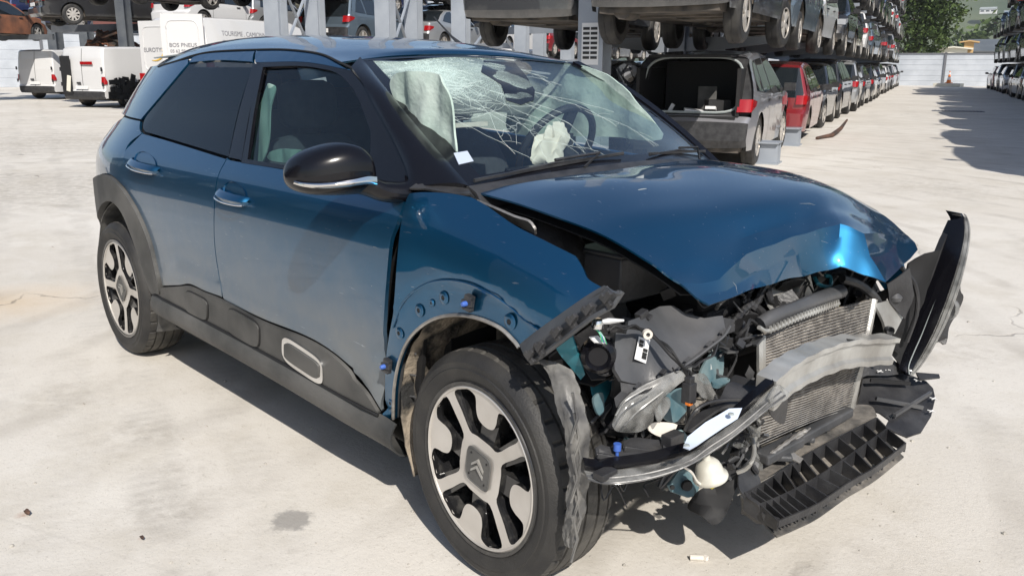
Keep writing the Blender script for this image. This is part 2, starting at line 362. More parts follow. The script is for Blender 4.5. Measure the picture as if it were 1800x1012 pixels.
# concrete
def concrete():
    m = bpy.data.materials.new('worn concrete'); m.use_nodes = True; N, L = nm(m); b = N['Principled BSDF']
    tc = N.new('ShaderNodeTexCoord'); b.inputs['Roughness'].default_value = .82; b.inputs['Specular IOR Level'].default_value = .35
    def noise(sc, det=6, ro=.6, dist=0):
        n = N.new('ShaderNodeTexNoise'); n.inputs['Scale'].default_value = sc; n.inputs['Detail'].default_value = det; n.inputs['Roughness'].default_value = ro
        n.inputs['Distortion'].default_value = dist; L.new(tc.outputs['Object'], n.inputs['Vector']); return n.outputs[0]
    def rng(s, a, c, d=0, e=1):
        r = N.new('ShaderNodeMapRange'); r.inputs[1].default_value = a; r.inputs[2].default_value = c; r.inputs[3].default_value = d; r.inputs[4].default_value = e
        L.new(s, r.inputs[0]); return r.outputs[0]
    def mix(f, a, c):
        x = N.new('ShaderNodeMix'); x.data_type = 'RGBA'
        L.new(f, x.inputs[0])
        if isinstance(a, tuple): x.inputs[6].default_value = (*a, 1)
        else: L.new(a, x.inputs[6])
        if isinstance(c, tuple): x.inputs[7].default_value = (*c, 1)
        else: L.new(c, x.inputs[7])
        return x.outputs[2]
    def math_(op, a, c):
        x = N.new('ShaderNodeMath'); x.operation = op
        for i, q in enumerate((a, c)):
            if isinstance(q, (int, float)): x.inputs[i].default_value = q
            else: L.new(q, x.inputs[i])
        return x.outputs[0]
    base = mix(rng(noise(.35, 7, .62, .6), .36, .64), (.56, .525, .47), (.65, .62, .57))
    base = mix(rng(noise(1.9, 8, .7), .48, .72, 0, .6), base, (.46, .42, .35))
    base = mix(rng(noise(.9, 5, .6, 1.5), .60, .68, 0, .25), base, (.66, .64, .60))
    base = mix(rng(noise(38, 6, .8), .56, .66, 0, .45), base, (.34, .31, .27))
    base = mix(rng(noise(190, 2, .5),   .63, .70, 0, .5), base, (.26, .24, .21))
    # trodden damp trail of old tyre tracks across the slab
    w = N.new('ShaderNodeTexWave'); w.wave_type = 'RINGS'; w.rings_direction = 'Z'; w.inputs['Scale'].default_value = .55; w.inputs['Distortion'].default_value = 2.2; w.inputs['Detail'].default_value = 3
    mp = N.new('ShaderNodeMapping'); mp.inputs['Location'].default_value = (6.5, 3.2, 0); L.new(tc.outputs['Object'], mp.inputs[0]); L.new(mp.outputs[0], w.inputs[0])
    tr = math_('MULTIPLY', rng(w.outputs[0], .78, .98, 0, .4), rng(noise(1.2, 6), .42, .62))
    base = mix(tr, base, (.33, .30, .26))
    # long dark sweep left by a wheel, near the side of the car
    def blot(x, y, r0, r1, sc=9, k=.12):
        v = N.new('ShaderNodeVectorMath'); v.operation = 'DISTANCE'; v.inputs[1].default_value = (x, y, 0); L.new(tc.outputs['Object'], v.inputs[0])
        return rng(math_('ADD', v.outputs['Value'], math_('MULTIPLY', noise(sc, 6, .7), k)), r1, r0)
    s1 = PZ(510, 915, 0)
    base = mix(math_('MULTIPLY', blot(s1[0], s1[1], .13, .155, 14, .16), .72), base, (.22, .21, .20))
    for (px, py, r, k) in ((290, 900, .38, .6), (240, 760, .42, .55), (310, 830, .3, .45), (120, 700, .5, .35), (430, 860, .3, .3), (1700, 620, .5, .35), (1500, 960, .35, .35), (1250, 190, 2.2, .5), (90, 330, 2.5, .5), (60, 250, 4, .45), (1650, 330, 1.5, .35), (40, 905, .05, .8), (250, 945, .035, .7)):
        q = PZ(px, py, 0); c_ = (.30, .27, .23) if r > .1 else (.30, .12, .06)
        base = mix(math_('MULTIPLY', math_('MULTIPLY', blot(q[0], q[1], r*.35, r, 3 if r > .1 else 20, .3 if r > .1 else .05), rng(noise(11, 8, .7), .40, .60)), k), base, c_)
    for (ax, ay, bx, by, wd_, kk) in ((215, 640, 330, 1005, .10, .5), (-40, 300, 420, 230, .16, .45), (60, 1010, 160, 640, .10, .35), (1340, 300, 1760, 560, .12, .3), (1790, 420, 1500, 175, .2, .3)):
        A_, B_ = PZ(ax, ay, 0), PZ(bx, by, 0); d_ = B_-A_; an = math.atan2(d_[1], d_[0])
        mp_ = N.new('ShaderNodeMapping'); mp_.vector_type = 'TEXTURE'; mp_.inputs['Location'].default_value = tuple(A_); mp_.inputs['Rotation'].default_value = (0, 0, an); L.new(tc.outputs['Object'], mp_.inputs[0])
        sx_ = N.new('ShaderNodeSeparateXYZ'); L.new(mp_.outputs[0], sx_.inputs[0])
        bend = math_('MULTIPLY', noise(.5, 2), wd_*6); yy_ = math_('ABSOLUTE', math_('ADD', sx_.outputs[1], bend), 0)
        yy_ = math_('ABSOLUTE', math_('SUBTRACT', yy_, wd_*3), 0)
        msk = math_('MULTIPLY', rng(yy_, wd_, wd_*.55), rng(noise(2.4, 7, .75), .42, .60))
        sw_ = N.new('ShaderNodeMath'); sw_.operation = 'SINE'; L.new(math_('MULTIPLY', sx_.outputs[0], 95 if wd_ < .13 else 50), sw_.inputs[0])
        msk = math_('MULTIPLY', msk, rng(sw_.outputs[0], -.6, .6, .55, 1)); base = mix(math_('MULTIPLY', msk, kk*.62), base, (.30, .28, .25))
    q = PZ(30, 530, 0); base = mix(math_('MULTIPLY', blot(q[0], q[1], .1, .75, 5, .4), .5), base, (.62, .44, .24))
    vo = N.new('ShaderNodeTexVoronoi'); vo.feature = 'DISTANCE_TO_EDGE'; vo.inputs['Scale'].default_value = .22
    dn = N.new('ShaderNodeTexNoise'); dn.inputs['Scale'].default_value = 1.3; dn.inputs['Detail'].default_value = 7; L.new(tc.outputs['Object'], dn.inputs['Vector'])
    vm = N.new('ShaderNodeVectorMath'); vm.operation = 'MULTIPLY_ADD'; vm.inputs[1].default_value = (.9, .9, .9); L.new(dn.outputs['Color'], vm.inputs[0]); L.new(tc.outputs['Object'], vm.inputs[2])
    L.new(vm.outputs[0], vo.inputs['Vector'])
    cr = math_('MULTIPLY', rng(vo.outputs[0], .0028, .0008), rng(noise(.6, 3), .52, .60))
    base = mix(math_('MULTIPLY', cr, .6), base, (.16, .14, .12))
    br = N.new('ShaderNodeTexBrick'); br.inputs['Scale'].default_value = 1; br.inputs['Mortar Size'].default_value = .006; br.inputs['Brick Width'].default_value = 6; br.inputs['Row Height'].default_value = 5.2; br.offset = 0
    br.inputs['Color1'].default_value = br.inputs['Color2'].default_value = (0, 0, 0, 1); br.inputs['Mortar'].default_value = (1, 1, 1, 1)
    m2 = N.new('ShaderNodeMapping'); m2.inputs['Rotation'].default_value = (0, 0, -LANG); m2.inputs['Location'].default_value = (1.1, 1.7, 0); L.new(tc.outputs['Object'], m2.inputs[0]); L.new(m2.outputs[0], br.inputs[0])
    base = mix(math_('MULTIPLY', br.outputs[0], .10), base, (.3, .28, .25))
    L.new(base, b.inputs['Base Color'])
    h = math_('ADD', math_('MULTIPLY', noise(60, 5, .7), .5), math_('MULTIPLY', noise(3, 4), .9))
    h = math_('SUBTRACT', h, cr)
    bp = N.new('ShaderNodeBump'); bp.inputs['Strength'].default_value = .35; bp.inputs['Distance'].default_value = .012; L.new(h, bp.inputs['Height']); L.new(bp.outputs[0], b.inputs['Normal'])
    return m
MC = concrete()
g = mesh('ground', [(-400, -300, 0), (300, -300, 0), (300, 420, 0), (-400, 420, 0)], [(0, 1, 2, 3)], MC, smooth_=False); struct(g)
# far country beyond the yard: one sheet of grassland out to the hills
M['grass'] = pm('far grass', (.10, .10, .065), .9, 0, 0, (.15, .145, .10), .02)
g2 = mesh('terrain', [(-2100, -2100, -.03), (2100, -2100, -.03), (2100, 2100, -.03), (-2100, 2100, -.03)], [(0, 1, 2, 3)], 'grass', smooth_=False); struct(g2)
# hill
M['hill'] = pm('hill slope', (.035, .058, .026), .95, 0, 0, (.085, .105, .05), .004, 8, lo=.46, hi=.60)
def hill():
    n1, n2 = 60, 26; G = []
    base = LN(900, 150)
    for j in range(n2):
        row = []
        for i in range(n1):
            t = (i/(n1-1)-.5)*2; s = j/(n2-1)
            P = C0+LV*(900+s*780)+NV*(t*1000+60)
            h = 200*math.sin(min(s*1.25, 1)*math.pi/2)**1.2*(.75+.18*math.sin(t*3.1+.8)+.10*math.sin(t*9+2)+.04*math.sin(t*23+s*9))
            h += 4*math.sin(i*1.7+j*2.3)*s
            row.append((P[0], P[1], h-1.5))
        G.append(row)
    mb = MB(); mb.grid(tensor(G, 2)); o = mb.build('hills', 'hill', ang=180); struct(o)
hill()
# ------------------------------------------------------------------ fences, buildings, trees
def sheet(name, mats): M[name] = mats
M['fence'] = pm('galvanised panel', (.42, .45, .49), .5, .15, 0, (.50, .53, .57), 1.2)
M['fenced'] = pm('fence post', (.12, .125, .14), .6)
M['steel'] = pm('galvanised steel', (.27, .30, .345), .5, .25, 0, (.36, .39, .43), 1.5)
M['steeld'] = pm('dark painted steel', (.07, .08, .095), .55, .2, 0, (.12, .13, .14), 2)
def fence(name, A, B, h, pitch, label, lean=0):
    """corrugated steel panels: horizontal folded sheets between posts"""
    t = thing(name, label, 'fence', A); A = Vector(A); B = Vector(B); d = (B-A); n = max(1, round(d.length/pitch)); u = d.normalized(); nn = Vector((-u.y, u.x, 0))
    mb = MB()
    rows = 6; G = []
    for i in (0, 1):
        r = []
        for j in range(rows):
            z0 = h*j/rows; z1 = h*(j+1)/rows; e = .022
            for z, o in ((z0, 0), (z0+.02, e), (z1-.03, e), (z1-.01, 0)): r.append(u*(d.length*i)+nn*o+Vector((0, 0, z)))
        r.append(u*(d.length*i)+Vector((0, 0, h))); G.append(r)
    mb.grid(G); mb.build('panel', 'fence', t, smooth_=False, thick=.01)
    for i in range(n+1):
        p = MB(); p.box(u*(d.length*i/n)-nn*.0+Vector((0, 0, h/2+.05)), (.16, .16, h+.1), Matrix.Rotation(math.atan2(u.y, u.x), 3, 'Z')); p.build('post', 'fenced', t, smooth_=False)
    p = MB(); p.box(u*(d.length/2)+nn*.02+Vector((0, 0, h+.03)), (d.length, .2, .06), Matrix.Rotation(math.atan2(u.y, u.x), 3, 'Z')); p.build('capping', 'fenced', t, smooth_=False)
    return t
F0 = LN(76, -14); F1 = LN(76, 16)
fence('steel_fence', F0, F1, 2.35, 5.2, 'pale grey steel panel fence closing the far end of the lane')
_fa = PZ(330, 150.5, 0); fence('steel_fence', _fa, _fa+(PZ(-260, 157, 0)-_fa)*1.9, 3.2, 9, 'tall grey ribbed steel fence behind the white vans')
FA = C0+(PZ(420, 150, 0)-C0)*1.22; FB = C0+(PZ(-300, 157, 0)-C0)*1.22
# red brick-coloured building behind left fence
M['redwall'] = pm('red render', (.12, .045, .04), .8, 0, 0, (.16, .06, .05), .4)
M['roofd'] = pm('slate sheet roof', (.10, .115, .13), .6, 0, 0, (.14, .155, .17), .3)
M['ochre'] = pm('ochre render', (.45, .30, .14), .8); M['cream'] = pm('cream sheet', (.62, .60, .52), .7)
M['glassd'] = pm('dark window', (.015, .02, .028), .1, 0, .5)
def shed(name, label, c, size, rot, wm, rm, roof=1.2, nwin=0, cat_='building'):
    t = thing(name, label, cat_, c, rot); L_, D_, H_ = size
    mb = MB(); mb.box((0, 0, H_/2), (L_, D_, H_)); mb.build('wall', wm, t, smooth_=False)
    mb = MB(); V = [(-L_/2-.4, -D_/2-.5, H_-.05), (L_/2+.4, -D_/2-.5, H_-.05), (L_/2+.4, 0, H_+roof), (-L_/2-.4, 0, H_+roof), (L_/2+.4, D_/2+.5, H_-.05), (-L_/2-.4, D_/2+.5, H_-.05)]
    mb.add(V, [(0, 1, 2, 3), (3, 2, 4, 5)]); mb.add([(-L_/2, -D_/2, H_), (-L_/2, D_/2, H_), (-L_/2, 0, H_+roof-.1), (L_/2, -D_/2, H_), (L_/2, D_/2, H_), (L_/2, 0, H_+roof-.1)], [(0, 1, 2), (3, 5, 4)])
    mb.build('roof', rm, t, smooth_=False, thick=.12)
    for s in (-1, 1):
        for i in range(nwin):
            mb = MB(); mb.box((-L_/2+L_*(i+.5)/nwin, s*D_/2, H_*.6), (L_/nwin*.7, .1, H_*.3)); mb.build('window', 'glassd', t, smooth_=False)
    return t
shed('red_building', 'long red walled building rising just above the ribbed fence at the left', (FA+FB)/2, (float(np.linalg.norm(FA-FB)), 8, 5.6), math.atan2(FB[1]-FA[1], FB[0]-FA[0]), 'redwall', 'roofd', .9, 5)
shed('low_shed', 'low dark glazed shed with grey roof behind the end fence', LN(114, 16.9), (26, 10, 3.1), LANG-rad(90), 'glassd', 'roofd', 1.3, 6)
shed('cream_shed', 'small cream and ochre walled building behind the end fence beside the tree', LN(106, 2.0), (4, 2.6, 3.3), LANG, 'cream', 'cream', .15, 1)
shed('ochre_shed', 'small ochre walled hut between the cream building and the dark glazed shed', LN(107, 3.45), (2, .9, 4.0), LANG, 'ochre', 'ochre', .1, 0)
shed('hillside_house', 'tiny white farmhouse on the green hillside', np.append(C0[:2]+LV[:2]*1010+NV[:2]*46, 52), (14, 8, 4.5), rad(10), 'label', 'grey', 2, 3)
# trees
def leafmat(n, a, b_):
    m = pm(n, a, .6, 0, 0, b_, .9, 4, spec=.3); bs = m.node_tree.nodes['Principled BSDF']
    try: bs.inputs['Transmission Weight'].default_value = 0
    except Exception: pass
    return m
M['leaf'] = leafmat('tree leaves', (.035, .062, .016), (.085, .125, .035)); M['leaf2'] = leafmat('bush leaves', (.06, .10, .025), (.11, .16, .05))
M['bark'] = pm('bark', (.06, .045, .035), .9, 0, 0, (.11, .09, .07), 4)
def tree(name, label, loc, lobes, n, ls, trunk_h, r=.3, lm='leaf'):
    t = thing(name, label, 'tree' if trunk_h > 1.5 else 'bush', loc)
    rng = random.Random(label); mb = MB()
    tops = [Vector(l[:3]) for l in lobes]
    mb.tube([(0, 0, -.1), (.1, .05, trunk_h*.5), (0, .1, trunk_h)], [r, r*.75, r*.6], 8)
    for q in tops:
        a = Vector((0, .1, trunk_h*.8)); mb.tube([a, a.lerp(q, .5)+Vector((rng.uniform(-.3, .3), rng.uniform(-.3, .3), .2)), q], [r*.4, r*.25, .05], 6)
    mb.build('trunk', 'bark', t)
    V = []; F = []
    tot = sum(l[3]**2 for l in lobes)
    for x, y, z, R in lobes:
        k = int(n*R*R/tot)
        cl = []
        for _ in range(max(5, k//26)):
            d = Vector((rng.gauss(0, 1), rng.gauss(0, 1), rng.gauss(0, 1))).normalized(); cl.append(d*R*rng.uniform(.45, 1.05))
        for _ in range(k):
            c = Vector((x, y, z))+rng.choice(cl)+Vector((rng.gauss(0, 1), rng.gauss(0, 1), rng.gauss(0, .8)))*R*.17
            u = Vector((rng.gauss(0, 1), rng.gauss(0, 1), rng.gauss(0, .7))).normalized(); w = u.cross(Vector((rng.random(), rng.random(), rng.random()))).normalized()
            s = ls*rng.uniform(.6, 1.3); b_ = len(V); V += [c-u*s, c+w*s*.5, c+u*s, c-w*s*.5]; F.append((b_, b_+1, b_+2, b_+3))
    mesh('crown', V, F, lm, t, smooth_=False); return t
tb = LN(104, -1.9)
tree('broadleaf_tree', 'big dark green broadleaf tree beyond the end fence', tb, [(-2.6, 0, 3.8, 2.0), (1.6, -.2, 4.2, 2.3), (-.4, .3, 6.6, 3.0), (2.6, 1.0, 7.2, 2.3), (-3.4, .5, 7.6, 2.4), (.2, -.5, 9.8, 3.3), (3.6, .8, 9.9, 2.0), (-2.6, 0, 11, 2.5), (1.4, 0, 12.4, 2.6), (-3.6, -.6, 5.2, 1.9)], 15000, .24, 2.8, .38)
tree('round_bush', 'bright green round bush left of the big tree behind the fence', LN(98, -4.9), [(0, 0, 2.2, 1.2), (-1.3, .2, 2.0, 1.1), (1.1, 0, 2.0, 1.0)], 2600, .16, 1.0, .1, 'leaf2')
tree('hedge_bush', 'small bush in front of the low shed at right', LN(96, 7.3), [(0, 0, 2.6, .8), (.2, 0, 3.4, .6)], 700, .16, 1.6, .08, 'leaf2')
for i, (a, b, h, l_) in enumerate(((330, 60, 12, 'dark tree clump low on the hillside under the white house'), (345, 95, 11, 'dark tree clump at the hill foot, right of the first'), (300, 25, 10, 'dark tree clump at the hill foot nearest the big tree'), (360, 130, 12, 'rightmost dark tree clump at the hill foot'))):
    tree('far_tree', l_, LN(a, b), [(-8, 0, h*.8, 8), (6, 3, h, 9), (16, 0, h*.7, 7), (-18, 2, h*.7, 7)], 2600, 1.3, 4, .6)
# traffic cone, drain, bent strip
def cone():
    t = thing('traffic_cone', 'orange and white traffic cone on a pale block at the end fence', 'traffic cone', LN(73, 1.35, 0))
    mb = MB(); mb.box((0, 0, .12), (1.9, .7, .24)); mb.build('base_block', 'cream', t, smooth_=False, bev=.02)
    M['conew'] = M['label']; mb = MB(); mb.box((0, 0, .27), (.42, .42, .05)); mb.lathe([(.17, .3), (.13, .48)], (0, 0, 0), 'Z', 16); mb.lathe([(.095, .68), (.06, .86)], (0, 0, 0), 'Z', 16); mb.lathe([(.04, 1.0), (.03, 1.1), (0, 1.11)], (0, 0, 0), 'Z', 16); mb.build('cone', 'orange', t)
    mb = MB(); mb.lathe([(.13, .48), (.095, .68)], (0, 0, 0), 'Z', 16); mb.lathe([(.06, .86), (.04, 1.0)], (0, 0, 0), 'Z', 16); mb.build('reflective_band', 'label', t)
cone()
def drain():
    q = LN(31.8, .95); mb = MB(); R = Matrix.Rotation(LANG, 3, 'Z')
    mb.box((q[0], q[1], .006), (.62, 1.5, .012), R)
    for i in range(14):
        d = R @ Vector((0, -.65+i*.1, .0)); mb.box((q[0]+d.x, q[1]+d.y, .016), (.5, .05, .012), R)
    tag(mb.build('drain_grate', 'fenced', smooth_=False), 'dark slotted drain grate set in the lane', 'drain')
drain()
mb = MB(); mb.tube([PZ(1436, 243, .03), PZ(1462, 238, .04), PZ(1478, 226, .10), PZ(1489, 211, .25)], [.03, .045, .04, .02], 8)
M['rust'] = pm('rusted steel', (.035, .026, .022), .85, 0, 0, (.11, .055, .035), 5, 7, bump=.6, bscale=14)
M['rustd'] = pm('burnt steel', (.10, .05, .03), .9, 0, 0, (.02, .018, .016), 3, 6, bump=.6, bscale=10)
tag(mb.build('bent_pipe', 'rust'), 'bent brown strip lying on the concrete beside the left row of cars', 'pipe')
# ------------------------------------------------------------------ scrap cars
def wheel_parts(r=.32, w=.2, spokes=5, near=True):
    t = MB(); n = 40 if near else 20
    t.lathe([(r*.62, -w/2+.01), (r*.70, -w/2), (r*.9, -w/2+.005), (r*.985, -w/2+.03), (r, -w/2+.05), (r, -.01), (r*.985, -.008), (r*.985, .008), (r, .01), (r, w/2-.05), (r*.985, w/2-.03), (r*.9, w/2-.005), (r*.70, w/2), (r*.62, w/2-.01), (r*.62, -w/2+.01)], (0, 0, 0), 'Y', n)
    m = MB()
    for s in (-1,):
        m.lathe([(r*.64, s*w*.5), (r*.60, s*w*.47), (r*.58, s*w*.2), (0, s*w*.15)], (0, 0, 0), 'Y', n, 1)
        m.lathe([(r*.15, s*w*.47), (r*.14, s*w*.49), (0, s*w*.49)], (0, 0, 0), 'Y', 10)
        for i in range(spokes):
            a = 2*math.pi*i/spokes+.3
            c_, s_ = math.cos(a), math.sin(a); q = (-s_, c_)
            V = []
            for rr, hw, yy in ((r*.1, .028, w*.47), (r*.61, .018+.04/spokes*3, w*.45)):
                for sg in (-1, 1):
                    for y2 in (s*yy, s*(yy-.03)): V.append((c_*rr+q[0]*hw*sg, y2, s_*rr+q[1]*hw*sg))
            m.add(V, [(0, 4, 6, 2), (0, 1, 5, 4), (2, 6, 7, 3)])
        m.lathe([(r*.63, s*w*.5), (r*.59, s*w*.5), (r*.59, s*w*.42)], (0, 0, 0), 'Y', n)
    return t, m
KIND = {
 # L, Wd, H, ground clearance, wheel x (rear, front), r, profile [(x/L, z/H, name of the strip that FOLLOWS)], belt, windows
 'hatch': (4.0, 1.74, 1.46, .74, 3.20, .31, [(.012, .15, 'rear_bumper'), (0, .22, 'rear_bumper'), (0, .38, 'body'), (.022, .43, 'body'), (.02, .56, 'rear_window'), (.03, .62, 'rear_window'), (.085, .92, 'body'), (.115, .955, 'body'), (.25, .995, 'body'), (.42, 1.0, 'body'), (.53, .955, 'windscreen'), (.62, .81, 'windscreen'), (.70, .665, 'body'), (.74, .64, 'body'), (.86, .59, 'body'), (.945, .50, 'body'), (.965, .43, 'grille'), (.985, .36, 'body'), (1, .27, 'body'), (.985, .14, 'end')],
   .60, [[(.13, .64), (.155, .78), (.19, .90), (.275, .92), (.285, .62)], [(.30, .615), (.30, .925), (.42, .93), (.50, .90), (.60, .75), (.655, .645), (.655, .60)]]),
 'suv': (4.2, 1.80, 1.58, .78, 3.38, .34, [(.012, .17, 'rear_bumper'), (0, .24, 'rear_bumper'), (0, .40, 'body'), (.02, .45, 'body'), (.02, .57, 'rear_window'), (.03, .63, 'rear_window'), (.095, .91, 'body'), (.125, .95, 'body'), (.25, .99, 'body'), (.42, 1.0, 'body'), (.55, .955, 'windscreen'), (.63, .82, 'windscreen'), (.71, .685, 'body'), (.75, .665, 'body'), (.88, .62, 'body'), (.955, .54, 'body'), (.97, .46, 'grille'), (.985, .36, 'body'), (1, .27, 'body'), (.985, .16, 'end')],
   .61, [[(.10, .655), (.135, .80), (.165, .89), (.205, .91), (.215, .64)], [(.23, .635), (.225, .91), (.36, .93), (.375, .625)], [(.39, .62), (.385, .93), (.46, .93), (.53, .895), (.62, .75), (.67, .66), (.67, .605)]]),
 'sedan': (4.6, 1.79, 1.44, .98, 3.78, .32, [(.012, .15, 'rear_bumper'), (0, .23, 'rear_bumper'), (0, .42, 'body'), (.01, .50, 'body'), (.015, .64, 'body'), (.03, .69, 'body'), (.12, .71, 'body'), (.145, .715, 'rear_window'), (.21, .86, 'rear_window'), (.275, .95, 'body'), (.33, .985, 'body'), (.45, 1.0, 'body'), (.55, .955, 'windscreen'), (.62, .82, 'windscreen'), (.69, .68, 'body'), (.73, .66, 'body'), (.86, .60, 'body'), (.95, .52, 'body'), (.97, .44, 'grille'), (.985, .34, 'body'), (1, .26, 'body'), (.985, .14, 'end')],
   .62, [[(.20, .70), (.245, .82), (.30, .91), (.36, .93), (.37, .64)], [(.385, .635), (.38, .93), (.48, .93), (.54, .90), (.61, .76), (.645, .67), (.645, .62)]]),
 'wagon': (4.7, 1.80, 1.48, .95, 3.75, .33, [(.012, .15, 'rear_bumper'), (0, .22, 'rear_bumper'), (0, .40, 'body'), (.015, .45, 'body'), (.015, .60, 'rear_window'), (.025, .64, 'rear_window'), (.085, .90, 'body'), (.11, .94, 'body'), (.25, .985, 'body'), (.45, 1.0, 'body'), (.56, .955, 'windscreen'), (.63, .82, 'windscreen'), (.70, .68, 'body'), (.74, .66, 'body'), (.87, .60, 'body'), (.95, .52, 'body'), (.97, .44, 'grille'), (.985, .34, 'body'), (1, .26, 'body'), (.985, .14, 'end')],
   .62, [[(.08, .68), (.12, .82), (.155, .90), (.225, .92), (.235, .655)], [(.25, .65), (.245, .925), (.37, .935), (.38, .64)], [(.395, .635), (.39, .935), (.49, .93), (.55, .90), (.62, .76), (.655, .67), (.655, .62)]]),
 'van': (4.9, 1.9, 1.92, .95, 3.95, .33, [(.012, .13, 'rear_bumper'), (0, .18, 'rear_bumper'), (0, .27, 'body'), (.012, .30, 'body'), (.012, .60, 'body'), (.02, .80, 'body'), (.03, .95, 'body'), (.05, .985, 'body'), (.3, 1.0, 'body'), (.6, .995, 'body'), (.70, .95, 'windscreen'), (.78, .76, 'windscreen'), (.85, .60, 'body'), (.87, .57, 'body'), (.95, .48, 'body'), (.975, .42, 'body'), (.985, .34, 'grille'), (.99, .27, 'body'), (1, .20, 'body'), (.985, .11, 'end')],
   .56, [[(.56, .57), (.56, .86), (.66, .86), (.74, .72), (.785, .60), (.785, .555)]]),
}
_cache = {}
def car_geo(kind, hatch_open=False):
    key = (kind, hatch_open)
    if key in _cache: return _cache[key]
    L_, Wd, H, xr, xf, r, prof, belt, wins = KIND[kind]
    hw = Wd/2; zb = belt*H
    van = kind == 'van'
    def WW(x, z):
        t = x/L_; pl = 1-.10*max(0, (.12-t)/.12)**2-.16*max(0, (t-.82)/.18)**2
        if z > zb: pl *= 1-(.07 if van else .26)*((z-zb)/(H-zb))**1.15
        lowf = 1-.06*max(0, (.35*H-z)/(.35*H))
        sh = 1-.012*abs((z-zb*.8)/zb)
        return hw*pl*lowf*sh
    P = [(x*L_, z*H) for x, z, _ in prof]; names = [p[2] for p in prof]; n = len(P)
    nrm = []
    for i in range(n):
        a = np.array(P[max(i-1, 0)]); b = np.array(P[min(i+1, n-1)]); t = b-a; t /= np.linalg.norm(t); nrm.append(np.array([t[1], -t[0]]))
    def crown(i):
        x, z = P[i][0]/L_, P[i][1]/H
        if z > .9 or names[i] == 'windscreen': return .03
        if x < .1: return .05 if not van else .02
        if x > .93: return .16
        return .035
    vs = [-1, -.975, -.93, -.87, -.7, -.4, 0, .4, .7, .87, .93, .975, 1]; rc = .045
    def d_of(v, i):
        a = abs(v); e = 0
        if a > .87: e = rc*(1-math.sqrt(max(0, 1-((a-.87)/.13)**2)))
        return e+crown(i)*v*v
    grid = []
    for i in range(n):
        row = []; end = np.array(P[i])+nrm[i]*(rc+crown(i)); wt = WW(*end)
        for v in vs:
            q = np.array(P[i])+nrm[i]*d_of(v, i); row.append((q[0], v*wt, q[1]))
        grid.append(row)
    parts = {}
    def pt(nm_): return parts.setdefault(nm_, MB())
    for i in range(n-1):
        nm_ = names[i]
        if hatch_open and i in (3, 4, 5, 6): continue
        if nm_ in ('rear_window', 'windscreen'):
            w = 2
            pt(nm_).grid([grid[i][w:-w], grid[i+1][w:-w]]); pt('body').grid([grid[i][:w+1], grid[i+1][:w+1]]); pt('body').grid([grid[i][-w-1:], grid[i+1][-w-1:]])
        else: pt(nm_).grid([grid[i], grid[i+1]])
    top = [tuple(np.array(P[i])+nrm[i]*(rc+crown(i))) for i in range(n)]
    sill = .155*H; ra = r*1.17; bot = []
    def arch(xc):
        out = []
        for k in range(0, 13):
            a = math.pi*k/12; z = r+ra*math.sin(a); out.append((xc+ra*math.cos(a), z if k not in (0, 12) else sill))
        return out
    poly = top+[(top[-1][0]-.02, sill)]+arch(xf)+arch(xr)+[(top[0][0]+.02, sill)]
    pr_ = resample(poly, .12); v2, f2 = tri2d(pr_, (), .17)
    for s in (-1, 1):
        ff = f2 if s < 0 else [t[::-1] for t in f2]
        pt('body').add([(x, s*WW(x, z), z) for x, z in v2], ff)
    # shut lines
    for xx in ([.37 if kind not in ('hatch', 'sedan') else (.29 if kind == 'hatch' else .375), .69] if not van else [.52, .80]):
        for s in (-1, 1):
            x = xx*L_; q = []
            for k in range(9):
                z = sill+.05+(zb-sill-.05)*k/8; y = s*(WW(x, z)+.003); q.append([(x, y, z), (x+.012, y, z)])
            pt('body').grid(q, 1)
    for wd in wins:
        wv = [(a*L_, b*H) for a, b in wd]; sv, sf = tri2d(resample(wv, .12), (), .2)
        for s in (-1, 1): pt('side_window' + ('#%d%d' % (s, wins.index(wd)))).add([(x, s*(WW(x, z)+.006), z) for x, z in sv], sf if s < 0 else [t[::-1] for t in sf])
    # lamps
    for s in (-1, 1):
        zt, zl = (.585 if not van else .50)*H, (.48 if not van else .38)*H; wl = .20 if not van else .10
        q = []
        for k in range(7):
            v = 1-wl+wl*k/6; rows = []
            for z in (zl, (zl+zt)/2, zt):
                xx = np.interp(z, [P[2][1], P[4][1]], [P[2][0], P[4][0]])+crown(3)*v*v+.045*(1-math.sqrt(max(0, 1-max(0, (v-.87)/.13)**2)))-.014
                rows.append((xx, s*v*(WW(xx+.05, z)+.008), z))
            q.append(rows)
        q.append([(p[0]+.20*(1 if not van else .3), s*(WW(p[0]+.20, p[2])+.006), zl+(p[2]-zl)*.35+.075*(not van)) for p in q[-1]])
        pt('tail_lamp#%d' % s).grid(q)
        q = []
        zt2, zl2 = (.50 if not van else .42)*H, (.41 if not van else .34)*H
        for k in range(6):
            v = .55+.45*k/5; rows = []
            for z in (zl2, (zl2+zt2)/2, zt2):
                i2 = names.index('grille'); xx = P[i2][0]-crown(i2)*v*v-.05*(1-math.sqrt(max(0, 1-max(0, (v-.87)/.13)**2)))+.02
                rows.append((xx, s*v*(WW(xx-.05, z)+.006), z))
            q.append(rows)
        q.append([(p[0]-.25, s*(WW(p[0]-.25, p[2])+.01), zl2+(p[2]-zl2)*.7+.07) for p in q[-1]])
        pt('headlight#%d' % s).grid(q)
        mx, mz = (.655 if not van else .775)*L_, zb+.06
        mm = pt('wing_mirror#%d' % s); w0 = WW(mx, mz)
        mm.box((mx+.02, s*(w0+.03), mz-.02), (.06, .10, .05)); mm.box((mx, s*(w0+.14), mz+.02), (.09, .17, .12 if not van else .24)); mm.box((mx+.05, s*(w0+.14), mz+.02), (.03, .14, .09))
        for hx in ([.34, .60] if not van else [.6]):
            pt('door_handle#%d%d' % (s, int(hx*10))).box((hx*L_, s*(WW(hx*L_, zb-.08)+.012), zb-.08), (.16, .028, .03))
